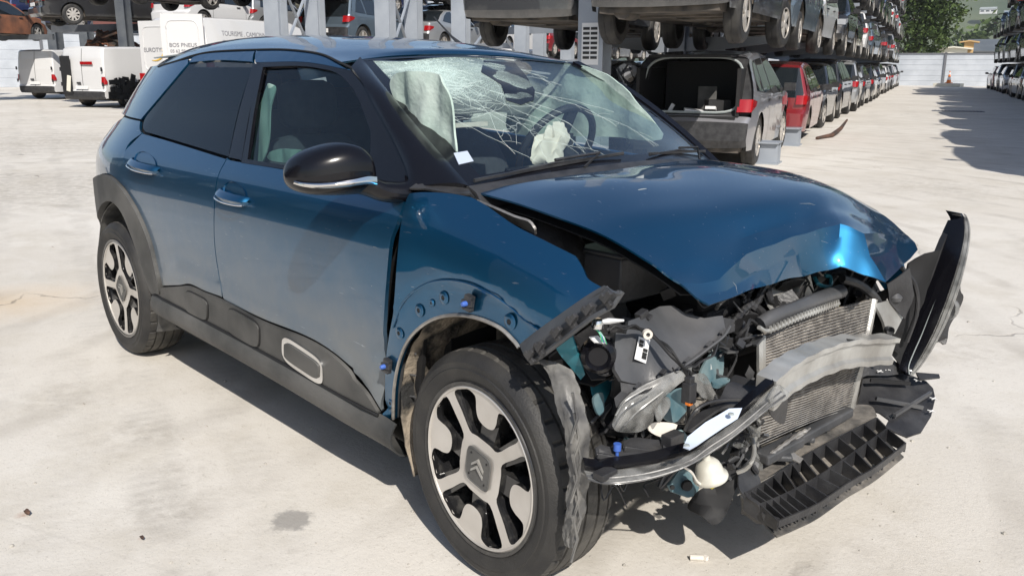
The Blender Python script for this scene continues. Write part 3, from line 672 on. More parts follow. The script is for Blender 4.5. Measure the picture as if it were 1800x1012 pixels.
    pz = (.34 if kind in ('hatch', 'suv') else .46 if kind != 'van' else .33)*H
    if not hatch_open: pt('number_plate').box((P[2][0]-.012, 0, pz), (.012, .5, .11))
    if van:
        bx = pt('door_seam'); 
        for zz_ in range(8):
            z0, z1 = (.27+.085*zz_)*H, (.27+.085*(zz_+1))*H; x0_ = np.interp(z0, [p[1] for p in P[:8]], [p[0] for p in P[:8]]); x1_ = np.interp(z1, [p[1] for p in P[:8]], [p[0] for p in P[:8]])
            bx.add([(x0_-.006, -.008, z0), (x0_-.006, .008, z0), (x1_-.006, .008, z1), (x1_-.006, -.008, z1)], [(0, 1, 2, 3)])
        for s in (-1, 1): pt('door_hinge#%d' % s).box((.02, s*(hw*.90), .62*H), (.05, .03, .12)); pt('door_hinge#%da' % s).box((.02, s*(hw*.90), .38*H), (.05, .03, .12))
        pt('door_handle#r').box((-.0, .12, .40*H), (.04, .14, .06))
    # underbody
    u = pt('underbody')
    u.box((L_/2, 0, sill+.02), (L_*.94, Wd*.80, .10)); u.box((xr+.1, 0, .24), (.16, Wd*.74, .1)); u.box((xf, 0, .26), (.3, Wd*.5, .16))
    u.box((xf+.05, .1, .32), (.7, .6, .2)); u.tube([(xr-.6, .45, .24), (xr, .35, .27), (xr+.5, .1, .22), (xf-.4, .05, .20)], .035, 8); u.tube([(xr-.62, .45, .25), (xr-.22, .45, .25)], .11, 10)
    u.box((xr+.55, -.25, .25), (.6, .6, .16)); u.beam((xr+.1, .3, .24), (xr+.6, .62, .25), .06, .05); u.beam((xr+.1, -.3, .24), (xr+.6, -.62, .25), .06, .05)
    for xc in (xr, xf):
        for s in (-1, 1):
            q = []
            for k in range(11):
                a = math.pi*k/10; q.append([(xc+ra*math.cos(a), s*(WW(xc, .6)-.03), r+ra*math.sin(a)), (xc+ra*math.cos(a), s*(WW(xc, .6)-.34), r+ra*math.sin(a))])
            u.grid(q); q = [(xc, s*(WW(xc, .6)-.34), r)]+[(a[1]) for a in q]; u.add(q, [(0, i, i+1) for i in range(1, len(q)-1)])
    if hatch_open:
        o = pt('cargo_bay'); za, zz = P[3][1], P[7][1]
        o.box((.75, 0, za-.03), (1.4, Wd*.74, .04)); o.box((1.5, 0, za+.35), (.12, Wd*.70, .72))
        for s in (-1, 1): o.box((.78, s*Wd*.38, za+.3), (1.4, .05, .62)); 
        o.box((.8, 0, zz-.02), (1.35, Wd*.62, .03)); o.box((.45, -.35, za+.1), (.3, .3, .18), Matrix.Rotation(.4, 3, 'Z')); 
        o2 = pt('loose_trim'); o2.box((.34, -.12, za+.04), (.22, .40, .03), Matrix.Rotation(.12, 3, 'X') @ Matrix.Rotation(.3, 3, 'Z')); o2.box((.30, -.30, za+.07), (.16, .14, .04), Matrix.Rotation(.3, 3, 'Y')); o2.box((.4, .28, za+.07), (.04, .05, .12), Matrix.Rotation(.5, 3, 'X')); pt('loose_panel').box((.85, -.12, za+.20), (.03, .26, .32), Matrix.Rotation(.35, 3, 'Z'))
        o3 = pt('hatch_seal'); ring = []
        zc, zh = (za+zz)/2, (zz-za)/2-.03
        for k in range(29):
            a = 2*math.pi*k/28; e = .35; ca, sa = math.cos(a), math.sin(a)
            f = lambda t: math.copysign(abs(t)**e, t)
            ww = Wd*.5*(.76-.12*max(0, sa)); zq = zc+zh*f(sa); xx = np.interp(zq, [P[3][1], P[7][1]], [P[3][0], P[7][0]])
            ring.append((xx+.04, ww*f(ca), zq))
        o3.tube(ring, .018, 6, cap=False)
        # frame round the opening, butted to the flanks
        o4 = pt('hatch_frame'); q = []
        for k, p in enumerate(ring):
            a = 2*math.pi*k/28; zz2 = min(max(p[2], P[3][1]), P[7][1]); ro = 1.0
            ca = math.cos(a); sa = math.sin(a); f = lambda t: math.copysign(abs(t)**.12, t)
            zo = zc+(zh+.04)*f(sa); xo = np.interp(zo, [P[3][1], P[7][1]], [P[3][0], P[7][0]])
            yo = f(ca)*(WW(xo+.08, zo)-.004); q.append([(xo+.05, yo, zo), (p[0]+.02, p[1], p[2]), (p[0]+.14, p[1]*.97, p[2])])
        o4.grid(q)
    _cache[key] = (parts, L_, Wd, H, xr, xf, r)
    return _cache[key]
MATOF = {'rear_bumper': 'plast', 'body': None, 'rear_window': 'wdark', 'windscreen': 'wdark', 'side_window': 'wdark', 'grille': 'plast', 'tail_lamp': 'red', 'headlight': 'hlamp', 'wing_mirror': 'plast', 'door_handle': 'plast', 'number_plate': 'label', 'door_seam': 'black', 'door_hinge': 'plast', 'underbody': 'under', 'cargo_bay': 'black', 'loose_trim': 'label', 'loose_panel': 'clad', 'hatch_seal': 'grey', 'hatch_frame': 'plast'}
M['wdark'] = pm('dark car glass', (.012, .016, .02), .04, 0, 1.0); M['hlamp'] = pm('headlamp', (.45, .47, .5), .12, .3, .6)
M['under'] = pm('grimy underbody', (.03, .028, .026), .8, 0, 0, (.13, .11, .09), 4, 6, bump=.5, bscale=15)
CP = {k: car_paint('%s car paint' % k, c, .55, .34, metal=mt, wob=.25) for k, c, mt in (('black', (.008, .008, .010), .1), ('grey', (.27, .27, .29), .45), ('silver', (.42, .43, .44), .6), ('white', (.60, .60, .60), 0), ('red', (.22, .008, .014), .3), ('navy', (.012, .022, .09), .4), ('steel', (.11, .15, .19), .5), ('olive', (.16, .15, .10), .3), ('darkgrey', (.045, .047, .052), .4), ('beige', (.36, .33, .27), .4), ('brightred', (.55, .02, .02), .1))}
PROTO = {}
def car(kind, color, loc, rot, label, group=None, near=True, hatch_open=False, bumper=None, wheels=True, spokes=5, tilt=0, lift=0, category='car', name=None):
    key = (kind, hatch_open, near)
    parts, L_, Wd, H, xr, xf, r = car_geo(kind, hatch_open)
    if key not in PROTO:
        pr_ = {}
        if near:
            for nm_, mb in parts.items():
                me = bpy.data.meshes.new(nm_.split('#')[0]); V = [(p[0]-L_/2, p[1], p[2]) for p in mb.V]; me.from_pydata(V, [], mb.F)
                me.materials.append(CP['black'] if MATOF[nm_.split('#')[0]] is None else M[MATOF[nm_.split('#')[0]]]); me.materials.append(M['black'])
                for p, i in zip(me.polygons, mb.I): p.material_index = i
                me.shade_smooth(); me.set_sharp_from_angle(angle=rad(38)); pr_[nm_] = me
            for sp in (5, 9):
                t, w = wheel_parts(r, .21, sp)
                a = bpy.data.meshes.new('tyre'); a.from_pydata(t.V, [], t.F); a.materials.append(M['rubber']); a.shade_smooth(); a.set_sharp_from_angle(angle=rad(30))
                b = bpy.data.meshes.new('rim'); b.from_pydata(w.V, [], w.F); b.materials.append(M['alloy']); b.materials.append(M['rimblk'])
                for p, i in zip(b.polygons, w.I): p.material_index = i
                pr_['_tyre%d' % sp] = a; pr_['_rim%d' % sp] = b
        else:
            al = MB(); mats = []; mi = {}
            def idx(k):
                if k not in mi: mi[k] = len(mats); mats.append(k)
                return mi[k]
            idx('BODY')
            for nm_, mb in parts.items():
                k = MATOF[nm_.split('#')[0]] or 'BODY'; al.add([(p[0]-L_/2, p[1], p[2]) for p in mb.V], mb.F, idx(k))
            t, w = wheel_parts(r, .21, 5, False)
            for xc in (xr, xf):
                for s in (-1, 1):
                    f = lambda p: (p[0]+xc-L_/2, -s*p[1]+s*(Wd/2-.13), p[2]+r)
                    al.add([f(p) for p in t.V], t.F, idx('rubber')); al.add([f(p) for p in w.V], w.F, idx('alloy'))
            me = bpy.data.meshes.new('scrap_car'); me.from_pydata(al.V, [], al.F)
            for k in mats: me.materials.append(CP['black'] if k == 'BODY' else M[k])
            for p, i in zip(me.polygons, al.I): p.material_index = i
            me.shade_smooth(); me.set_sharp_from_angle(angle=rad(38)); pr_['all'] = me
        PROTO[key] = pr_
    pr_ = PROTO[key]; paint = CP[color]
    nme = name or {'van': 'panel_van'}.get(kind, 'scrap_car')
    loc = Vector(tuple(map(float, loc)))
    if not near:
        o = bpy.data.objects.new(nme, pr_['all']); COL.objects.link(o); o.location = loc; o.rotation_euler = (tilt, 0, rot)
        o.material_slots[0].link = 'OBJECT'; o.material_slots[0].material = paint; tag(o, label, category, group); return o
    t = thing(nme, label, category, loc, rot, group); t.rotation_euler = (tilt, 0, rot)
    for nm_, me in pr_.items():
        if nm_[0] == '_': continue
        base = nm_.split('#')[0]; o = bpy.data.objects.new(base, me); COL.objects.link(o); o.parent = t
        if base == 'body' or (base == 'rear_bumper' and bumper != 'plast'):
            o.material_slots[0].link = 'OBJECT'; o.material_slots[0].material = paint
    if wheels:
        rng = random.Random(label)
        for xc in (xr, xf):
            for s in (-1, 1):
                w = bpy.data.objects.new('wheel', None); COL.objects.link(w); w.parent = t; w.empty_display_size = .1; w.location = (xc-L_/2, s*(Wd/2-.125), r-lift)
                w.rotation_euler = (0, rng.uniform(0, 1.2), (0 if s < 0 else math.pi)+(rng.uniform(-.12, .12) if xc == xf else 0))
                for q in ('tyre', 'rim'):
                    o = bpy.data.objects.new(q, pr_['_%s%d' % (q, spokes)]); COL.objects.link(o); o.parent = w
    return t
# ------------------------------------------------------------------ racks either side of the lane
LEV = [0, 1.62, 3.2, 4.75]
CN = {'grey': 'grey', 'silver': 'silver', 'white': 'white', 'red': 'red', 'navy': 'dark blue', 'steel': 'steel blue', 'olive': 'olive', 'darkgrey': 'charcoal', 'black': 'black', 'beige': 'beige', 'brightred': 'bright red'}
KN = {'hatch': 'hatchback', 'suv': 'crossover', 'sedan': 'saloon', 'wagon': 'estate car', 'van': 'panel van'}
ORD = ['first', 'second', 'third', 'fourth', 'fifth', 'sixth', 'seventh', 'eighth', 'ninth', 'tenth', 'eleventh', 'twelfth', 'thirteenth', 'fourteenth', 'fifteenth', 'sixteenth']
LVN = ['on the ground', 'on the second tier', 'on the third tier', 'on the top tier']
rr = random.Random(11)
def row(side, lev, cars, b, a0, gap=.25, nearlim=36, group=None):
    a = a0
    for i, (k, c, flip, *ex) in enumerate(cars):
        L_ = KIND[k][0]; ex = ex[0] if ex else {}
        lab = ex.pop('label', '%s %s %s, %s rack, %s from near end' % (CN[c], KN[k], LVN[lev], side, ORD[i]))
        da, db, dro = ex.pop('da', 0), ex.pop('db', 0), ex.pop('dro', 0)
        P = LN(a+L_/2+da, b+db+rr.uniform(-.08, .08), LEV[lev]+(.12 if lev and a < nearlim else 0)); rot = LANG+(math.pi if flip else 0)+rr.uniform(-.035, .035)+dro
        near = a < nearlim
        kw = dict(near=near, spokes=rr.choice((5, 9)))
        if near: kw['lift'] = .13 if lev else 0
        kw['tilt'] = rr.uniform(-.012, .012) if lev else 0
        kw.update({q: v for q, v in ex.items()})
        car(k, c, P, rot, lab, group or 'scrap cars in the %s rack' % side, **kw)
        a += L_+gap
g0 = [('suv', 'grey', 0, dict(hatch_open=True, dro=.01, db=-.10, bumper='plast', label='grey crossover with its tailgate missing and cargo bay open, beside the steel pillar')),
      ('hatch', 'red', 0, dict(wheels=False, db=.08, dro=.0, label='dark red hatchback up on grey blocks, behind the grey crossover')),
      ('hatch', 'black', 1, dict(label='black hatchback with its headlight facing out, next after the red one on the ground')),
      ('suv', 'black', 0), ('suv', 'silver', 0), ('hatch', 'darkgrey', 0), ('wagon', 'black', 0), ('hatch', 'black', 1), ('suv', 'darkgrey', 0), ('hatch', 'white', 0), ('hatch', 'silver', 0), ('suv', 'grey', 0), ('hatch', 'red', 1), ('suv', 'black', 0)]
row('left', 0, g0, -2.87, 12.0)
g1 = [('suv', 'darkgrey', 0, dict(label='charcoal crossover seen from below, above the grey one lacking its tailgate')),
      ('hatch', 'steel', 0, dict(label='steel blue hatchback raised above the red hatchback')), ('hatch', 'white', 1, dict(label='white hatchback with torn side raised above the black hatchback')),
      ('hatch', 'black', 1), ('sedan', 'navy', 0), ('hatch', 'white', 0), ('hatch', 'steel', 0), ('suv', 'grey', 0), ('hatch', 'darkgrey', 0), ('hatch', 'red', 0), ('suv', 'silver', 0), ('wagon', 'grey', 0), ('hatch', 'white', 1), ('hatch', 'darkgrey', 0)]
row('left', 1, g1, -2.87, 10.3)
g2 = [('suv', 'grey', 0), ('hatch', 'darkgrey', 0), ('wagon', 'black', 0), ('hatch', 'silver', 0), ('suv', 'black', 0), ('hatch', 'navy', 1), ('hatch', 'silver', 0), ('sedan', 'white', 0), ('suv', 'silver', 0), ('hatch', 'grey', 1), ('hatch', 'white', 0), ('wagon', 'silver', 0)]
row('left', 2, g2, -2.87, 19)
g3 = [('hatch', 'darkgrey', 0), ('suv', 'grey', 0), ('hatch', 'black', 0), ('sedan', 'grey', 0), ('hatch', 'silver', 1), ('suv', 'white', 0), ('hatch', 'white', 0), ('wagon', 'grey', 0)]
row('left', 3, g3, -2.87, 33)
# second file of cars of the same rack, behind the pillars
row('left', 1, [('wagon', 'darkgrey', 0, dict(label='dark estate car raised on the rack, its rear seen above the blue roof', spokes=9)), ('hatch', 'black', 0, dict(label='black hatchback raised right behind the dark estate car over the blue roof')), ('suv', 'grey', 0, dict(label='grey crossover raised two places behind the dark estate car over the blue roof'))], -5.15, 11.2, group='scrap cars in the left rack, inner file')
row('left', 0, [('hatch', 'black', 0, dict(label='black hatchback on the ground behind the blue car roof, left of the steel pillar')), ('hatch', 'white', 0, dict(label='white hatchback on the ground behind the black one left of the steel pillar'))], -5.35, 13.4, group='scrap cars in the left rack, inner file')
# right rack
RC = ['silver', 'grey', 'black', 'white', 'darkgrey', 'silver', 'steel', 'grey', 'black', 'beige', 'silver', 'darkgrey', 'red', 'navy']
for lev in range(4):
    cars = []; a = 8.5+lev*.6
    while a < (66 if lev < 3 else 61):
        if lev == 3 and a < 42: a += 4.4; continue
        k = rr.choice(['hatch', 'hatch', 'suv', 'wagon', 'sedan', 'suv']); c = rr.choice(RC)
        if lev == 3 and a > 56.5: c = 'brightred'; k = 'hatch'
        cars.append((k, c, rr.random() < .75, dict(near=False))); a += KIND[k][0]+.25
    row('right', lev, cars, 4.52, 8.5+lev*.6+(35.2 if lev == 3 else 0))
def rack_column(a, b, sides, lv, label, group, hh=None, wd=.30, gz=0):
    t = thing('rack_column', label, 'rack column', LN(a, b), LANG, group)
    H_ = hh or (LEV[-1]+1.2); mb = MB(); e = .022
    mb.box((-wd/2, 0, H_/2), (e, wd, H_)); mb.box((wd/2, 0, H_/2), (e, wd, H_)); mb.box((0, 0, H_/2), (wd-e-.004, e*1.2, H_)); mb.build('column', 'steel', t, smooth_=False)
    mb = MB(); mb.box((0, 0, .02), (wd+.16, wd+.2, .04)); 
    for sx in (-1, 1):
        for sy in (-1, 1): mb.box((sx*(wd/2+.04), sy*(wd/2+.05), .06), (.04, .04, .05))
    mb.build('base_plate', 'steeld', t, smooth_=False)
    for z in lv:
        for s in sides:
            mb = MB(); y0, y1 = s*(wd/2+.003), s*1.75
            mb.add([(-.07, y0, z-.14), (.07, y0, z-.14), (.07, y0, z+.14), (-.07, y0, z+.14), (-.07, y1, z+.06), (.07, y1, z+.06), (.07, y1, z+.14), (-.07, y1, z+.14)], [(0, 1, 2, 3), (4, 7, 6, 5), (0, 4, 5, 1), (3, 2, 6, 7), (0, 3, 7, 4), (1, 5, 6, 2)])
            mb.build('arm', 'steel', t, smooth_=False)
    return t
AZ = [LEV[1]+.07, LEV[2]+.07, LEV[3]+.07]
ca = [11.3+2.15*i for i in range(28)]
for i, a in enumerate(ca[::2]):
    n = ORD[i] if i < 16 else 'a far'
    t = rack_column(a, -4.0, (1, -1) if i else (), AZ, 'grey steel pillar between the files of the left rack, %s from the near end' % n if i else 'thick grey steel pillar with a black and white load label, behind the blue car', 'steel pillars of the left rack', wd=.34 if i == 0 else .3)
    if i == 0:
        mb = MB(); mb.box((-.185, 0, 1.62), (.006, .23, .52)); sg = mb.build('load_label', 'label', t, smooth_=False)
        mb = MB()
        for j in range(7):
            for s in (-1, 1): mb.box((-.19, s*.052, 1.45+j*.06), (.004, .088, .034))
        mb.build('printed_bars', 'ink', sg, smooth_=False)
for i, a in enumerate([13+4.6*k for k in range(13)]):
    rack_column(a, 5.75, (1, -1), AZ, 'grey steel pillar behind the right rack, %s from the near end' % ORD[i], 'steel pillars of the right rack')
# stands under the row
for i, (a, b) in enumerate(((13.15, -1.98), (16.4, -2.1), (16.9, -3.5), )):
    t = thing('steel_stand', ['open steel stand under the sill of the grey crossover', 'grey stand under the rear corner of the red hatchback', 'grey stand under the far rear corner of the red hatchback', 'grey stand between the red and the black hatchback', 'grey stand behind the first black hatchback'][i], 'stand', LN(a, b), LANG, 'stands under the left row')
    mb = MB(); mb.box((0, 0, .01), (.42, .34, .02)); mb.box((0, 0, .30), (.40, .32, .02)); mb.box((.13, 0, .155), (.02, .30, .268)); mb.box((-.13, 0, .155), (.02, .30, .268)); mb.build('frame', 'steel', t, smooth_=False)
# file of racks further back on the same side
for b_, a0_, a1_, sd_ in ((-15.5, 20, 62, 'middle'), (-25, 26, 70, 'back')):
    for lev in range(4):
        cars = []; a = a0_+lev
        while a < a1_:
            k = rr.choice(['hatch', 'hatch', 'suv', 'wagon', 'sedan']); cars.append((k, rr.choice(RC+['white', 'white']), rr.random() < .4, dict(near=False))); a += KIND[k][0]+.35
        row(sd_, lev, cars, b_, a0_+lev, .35)
# ------------------------------------------------------------------ background racks at the left
def G(px, D, z=0):
    P = PD(px, 116, D); return np.array([P[0], P[1], z])
def bcol(px, D, label, h=7.0, w=.34, brace=None):
    P = G(px, D); t = thing('rack_column', label, 'rack column', P, LANG+rad(8), 'steel pillars of the racks behind the vans'); e = .03
    mb = MB(); mb.box((-w/2, 0, h/2), (e, w, h)); mb.box((w/2, 0, h/2), (e, w, h)); mb.box((0, 0, h/2), (w-e-.004, e, h)); mb.build('column', 'steeld' if px in (226, 103, 158, 290) else 'steel', t, smooth_=False)
    mb = MB(); mb.box((0, 0, .03), (w+.2, w+.2, .06)); mb.build('base_plate', 'steeld', t, smooth_=False)
    return P
cols = [(490, 18.6, 'pale grey steel pillar rising over the rear of the blue roof, leftmost of its pair'), (558, 21, 'grey steel pillar over the blue roof, right of the leftmost one'), (680, 19.5, 'broad pale grey steel pillar above the middle of the blue roof'), (729, 22, 'grey steel pillar just right of the broad pale one'), (811, 20.5, 'grey steel pillar left of the raised dark estate car'), (917, 25, 'distant grey steel pillar under the estate car, left'), (948, 27, 'distant grey steel pillar under the estate car, right'), (997, 26, 'distant grey steel pillar under the estate car wheel'),
        (103, 44, 'dark steel pillar with X bracing behind the vans, left'), (158, 46, 'dark steel pillar with X bracing behind the vans, right'), (226, 30, 'dark blue grey pillar beside the tall white van'), (290, 36, 'dark steel pillar behind the tall white van'), (-95, 34, 'dark steel pillar beyond the left edge, under the rusty hulk')]
CPX = {}
for px, D, lb in cols: CPX[px] = bcol(px, D, lb, w=.34 if D < 35 else .5)
def xbrace(p, q, z0, z1, label, mat='steel'):
    a, b = CPX[p], CPX[q]; mb = MB(); A = lambda P, z: (P[0], P[1], z)
    for (s, e) in (((a, z0), (b, z1)), ((a, z1), (b, z0))): mb.tube([A(*s), A(*e)], .035, 6)
    tag(mb.build('cross_brace', mat), label, 'brace', 'cross braces of the racks')
xbrace(490, 558, 1.3, 3.4, 'steel X brace between the two pillars over the rear of the blue roof'); xbrace(680, 729, 1.3, 3.3, 'steel X brace between the two pillars above the middle of the roof'); xbrace(103, 158, .6, 2.5, 'dark X brace between the pillars behind the vans', 'steeld')
xbrace(811, 917, 1.4, 3.6, 'steel X brace left of the raised estate car')
def bbeam(p0, D0, p1, D1, z, label, h=.2, mat='steel'):
    a, b = G(p0, D0, z), G(p1, D1, z); mb = MB(); mb.beam(a, b, .12, h); tag(mb.build('rack_beam', mat, smooth_=False), label, 'rack beam', 'beams of the background racks')
bbeam(100, 33.4, 330, 30.5, 2.62, 'dark steel beam under the raised black car at the upper left', .25, 'steeld'); bbeam(-110, 34.5, 100, 33.4, 2.33, 'dark steel beam at the far upper left under the rusty hulk', .2, 'steeld')
bbeam(560, 34, 740, 33, 3.0, 'steel beam under the raised olive car'); bbeam(735, 60, 815, 60, 4.25, 'light beam under the silver saloon', .3)
bbeam(860, 27, 1060, 24, 2.35, 'pale beam below the raised estate car'); bbeam(380, 33, 560, 33, 2.35, 'pale beam carrying the silver hatchback'); bbeam(500, 21, 560, 21.2, 3.0, 'short beam between the first pair of pillars'); bbeam(735, 34, 900, 30, 2.0, 'beam behind the pillars right of the middle')
M['burnt'] = M['rustd']; M['rustb'] = pm('bright rust', (.28, .11, .055), .85, 0, 0, (.12, .055, .035), 2.2, 7, bump=.5, bscale=8); CP['rust'] = M['rustb']; CP['burnt'] = M['burnt']; CN.update(rust='rusty', burnt='burnt')
BG = [
 ('van', 'black', 205, 31, 2.60, -.42, 'black van raised at the upper left, its alloy wheel hanging over the fence'),
 ('hatch', 'navy', 80, 36, 2.7, 0, 'dark blue car with a white plate raised at the upper left corner'),
 ('hatch', 'rust', -2, 33, 2.2, .2, 'orange rusty burnt out hulk raised at the far upper left'),
 ('suv', 'darkgrey', 285, 25.5, 2.9, 0, 'charcoal crossover raised above the tall white van, tyre at frame top'),
 ('hatch', 'white', 378, 31, 2.45, 0, 'white stripped hatchback raised above the tall white van'),
 ('wagon', 'black', 410, 23.5, 2.92, .0, 'black estate car raised above the tall white van, large tyre hanging'),
 ('hatch', 'silver', 478, 33.5, 2.4, 0, 'silver hatchback behind the leftmost pale pillar'),
 ('wagon', 'olive', 615, 33.5, 3.05, .1, 'muddy olive estate car raised between the pale pillars'),
 ('hatch', 'white', 610, 34.5, 1.5, 0, 'white hatchback partly hidden under the olive car'),
 ('sedan', 'silver', 773, 58, 4.4, .35, 'small silver saloon high on a distant rack'),
 ('hatch', 'black', 775, 33, 2.0, 0, 'black hatchback under the silver saloon, red lamp lit by the sun'),
 ('suv', 'white', 690, 40, 2.0, 0, 'white crossover glimpsed between the pale pillars'),
 ('hatch', 'silver', 850, 36, 3.3, 0, 'silver hatchback hidden behind the pillar by the estate car'),
 ('wagon', 'darkgrey', 520, 24, 3.0, 0, 'charcoal estate car at the frame top between the first two pillars'),
 ('hatch', 'navy', 700, 45, 3.9, 0, 'dark blue hatchback high between the pale pillars'),
 ('suv', 'grey', 560, 44, 3.9, 0, 'grey crossover far back on the upper racks'),
]
for k, c, px, D, z, dr, lb in BG:
    car(k, c, G(px, D, z), LANG+dr, lb, 'scrap cars on the background racks', near=D < 40, spokes=9 if c in ('black', 'navy') else 5)
car('van', 'white', G(142, 36.5), LANG+.12, 'white van at the far left with grey bumper, nearest the fence', 'white vans', near=True, bumper='plast', category='van')
v2 = car('van', 'white', G(243, 30), LANG+.05, 'white van with smashed black rear side and red stripes, second from the left', 'white vans', near=True, bumper='plast', category='van')
def hulk(name, P, label, seed, n, sx, sy, sz, mats, rot=LANG):
    t = thing(name, label, 'wreck', P, rot); r2 = random.Random(seed)
    for m_ in mats:
        G_ = []
        for i in range(9):
            G_.append([(sx*(i/8-.5)+r2.uniform(-.08, .08), sy*math.cos(a)*r2.uniform(.75, 1.1), sz*(.5+.5*math.sin(a))*r2.uniform(.6, 1.05)*(1 if 1 < i < 6 else .6)) for a in [math.pi*k/7 for k in range(8)]])
        mb = MB(); mb.grid(G_); mb.build('crushed_shell', m_, t, smooth_=False, thick=.02)
    for i in range(n):
        mb = MB(); mb.box((r2.uniform(-.5, .5)*sx, r2.uniform(-.5, .5)*sy*2, r2.uniform(.1, .9)*sz), (r2.uniform(.2, .9), r2.uniform(.05, .3), r2.uniform(.05, .2)), Matrix.Rotation(r2.uniform(-1, 1), 3, 'Y') @ Matrix.Rotation(r2.uniform(-1, 1), 3, 'Z')); mb.build('bent_panel', mats[i % len(mats)], t, smooth_=False)
    return t
hulk('burnt_wreck', G(206, 31.5, 1.75), 'low crushed rusty wreck lying above the second white van', 5, 12, 1.6, .6, .75, ['rustb', 'rustd'])
def dark_damage(v):
    L_ = 4.9; mb = MB(); r2 = random.Random(5)
    for i in range(46):
        x = -L_/2+.25+r2.random()*1.25; z = .32+r2.random()*.62; R = Matrix.Rotation(r2.uniform(-.35, .35), 3, 'Y') @ Matrix.Rotation(r2.uniform(-.2, .2), 3, 'Z')
        mb.box((x, -.98-r2.random()*.1, z), (r2.uniform(.12, .5), .03, r2.uniform(.06, .25)), R)
    mb.build('torn_panel', 'black', v, smooth_=False)
    mb = MB(); mb.box((-.1, -.953, 1.38), (.75, .01, .09)); mb.box((.85, -.957, 1.38), (.3, .01, .09)); mb.box((-L_/2+.02, -.25, 1.38), (.012, .5, .09)); mb.build('red_stripe', 'red', v, smooth_=False)
    mb = MB(); mb.box((-L_/2-.01, .60, 1.0), (.02, .40, 1.2)); mb.build('door_opening', 'black', v, smooth_=False)  # black panel laid on for the dark inside the open doorway
    mb = MB(); mb.box((-L_/2-.02, .52, .75), (.03, .16, .5), Matrix.Rotation(.2, 3, 'X')); mb.build('cargo', 'cream', v, smooth_=False, bev=.02)
dark_damage(v2)
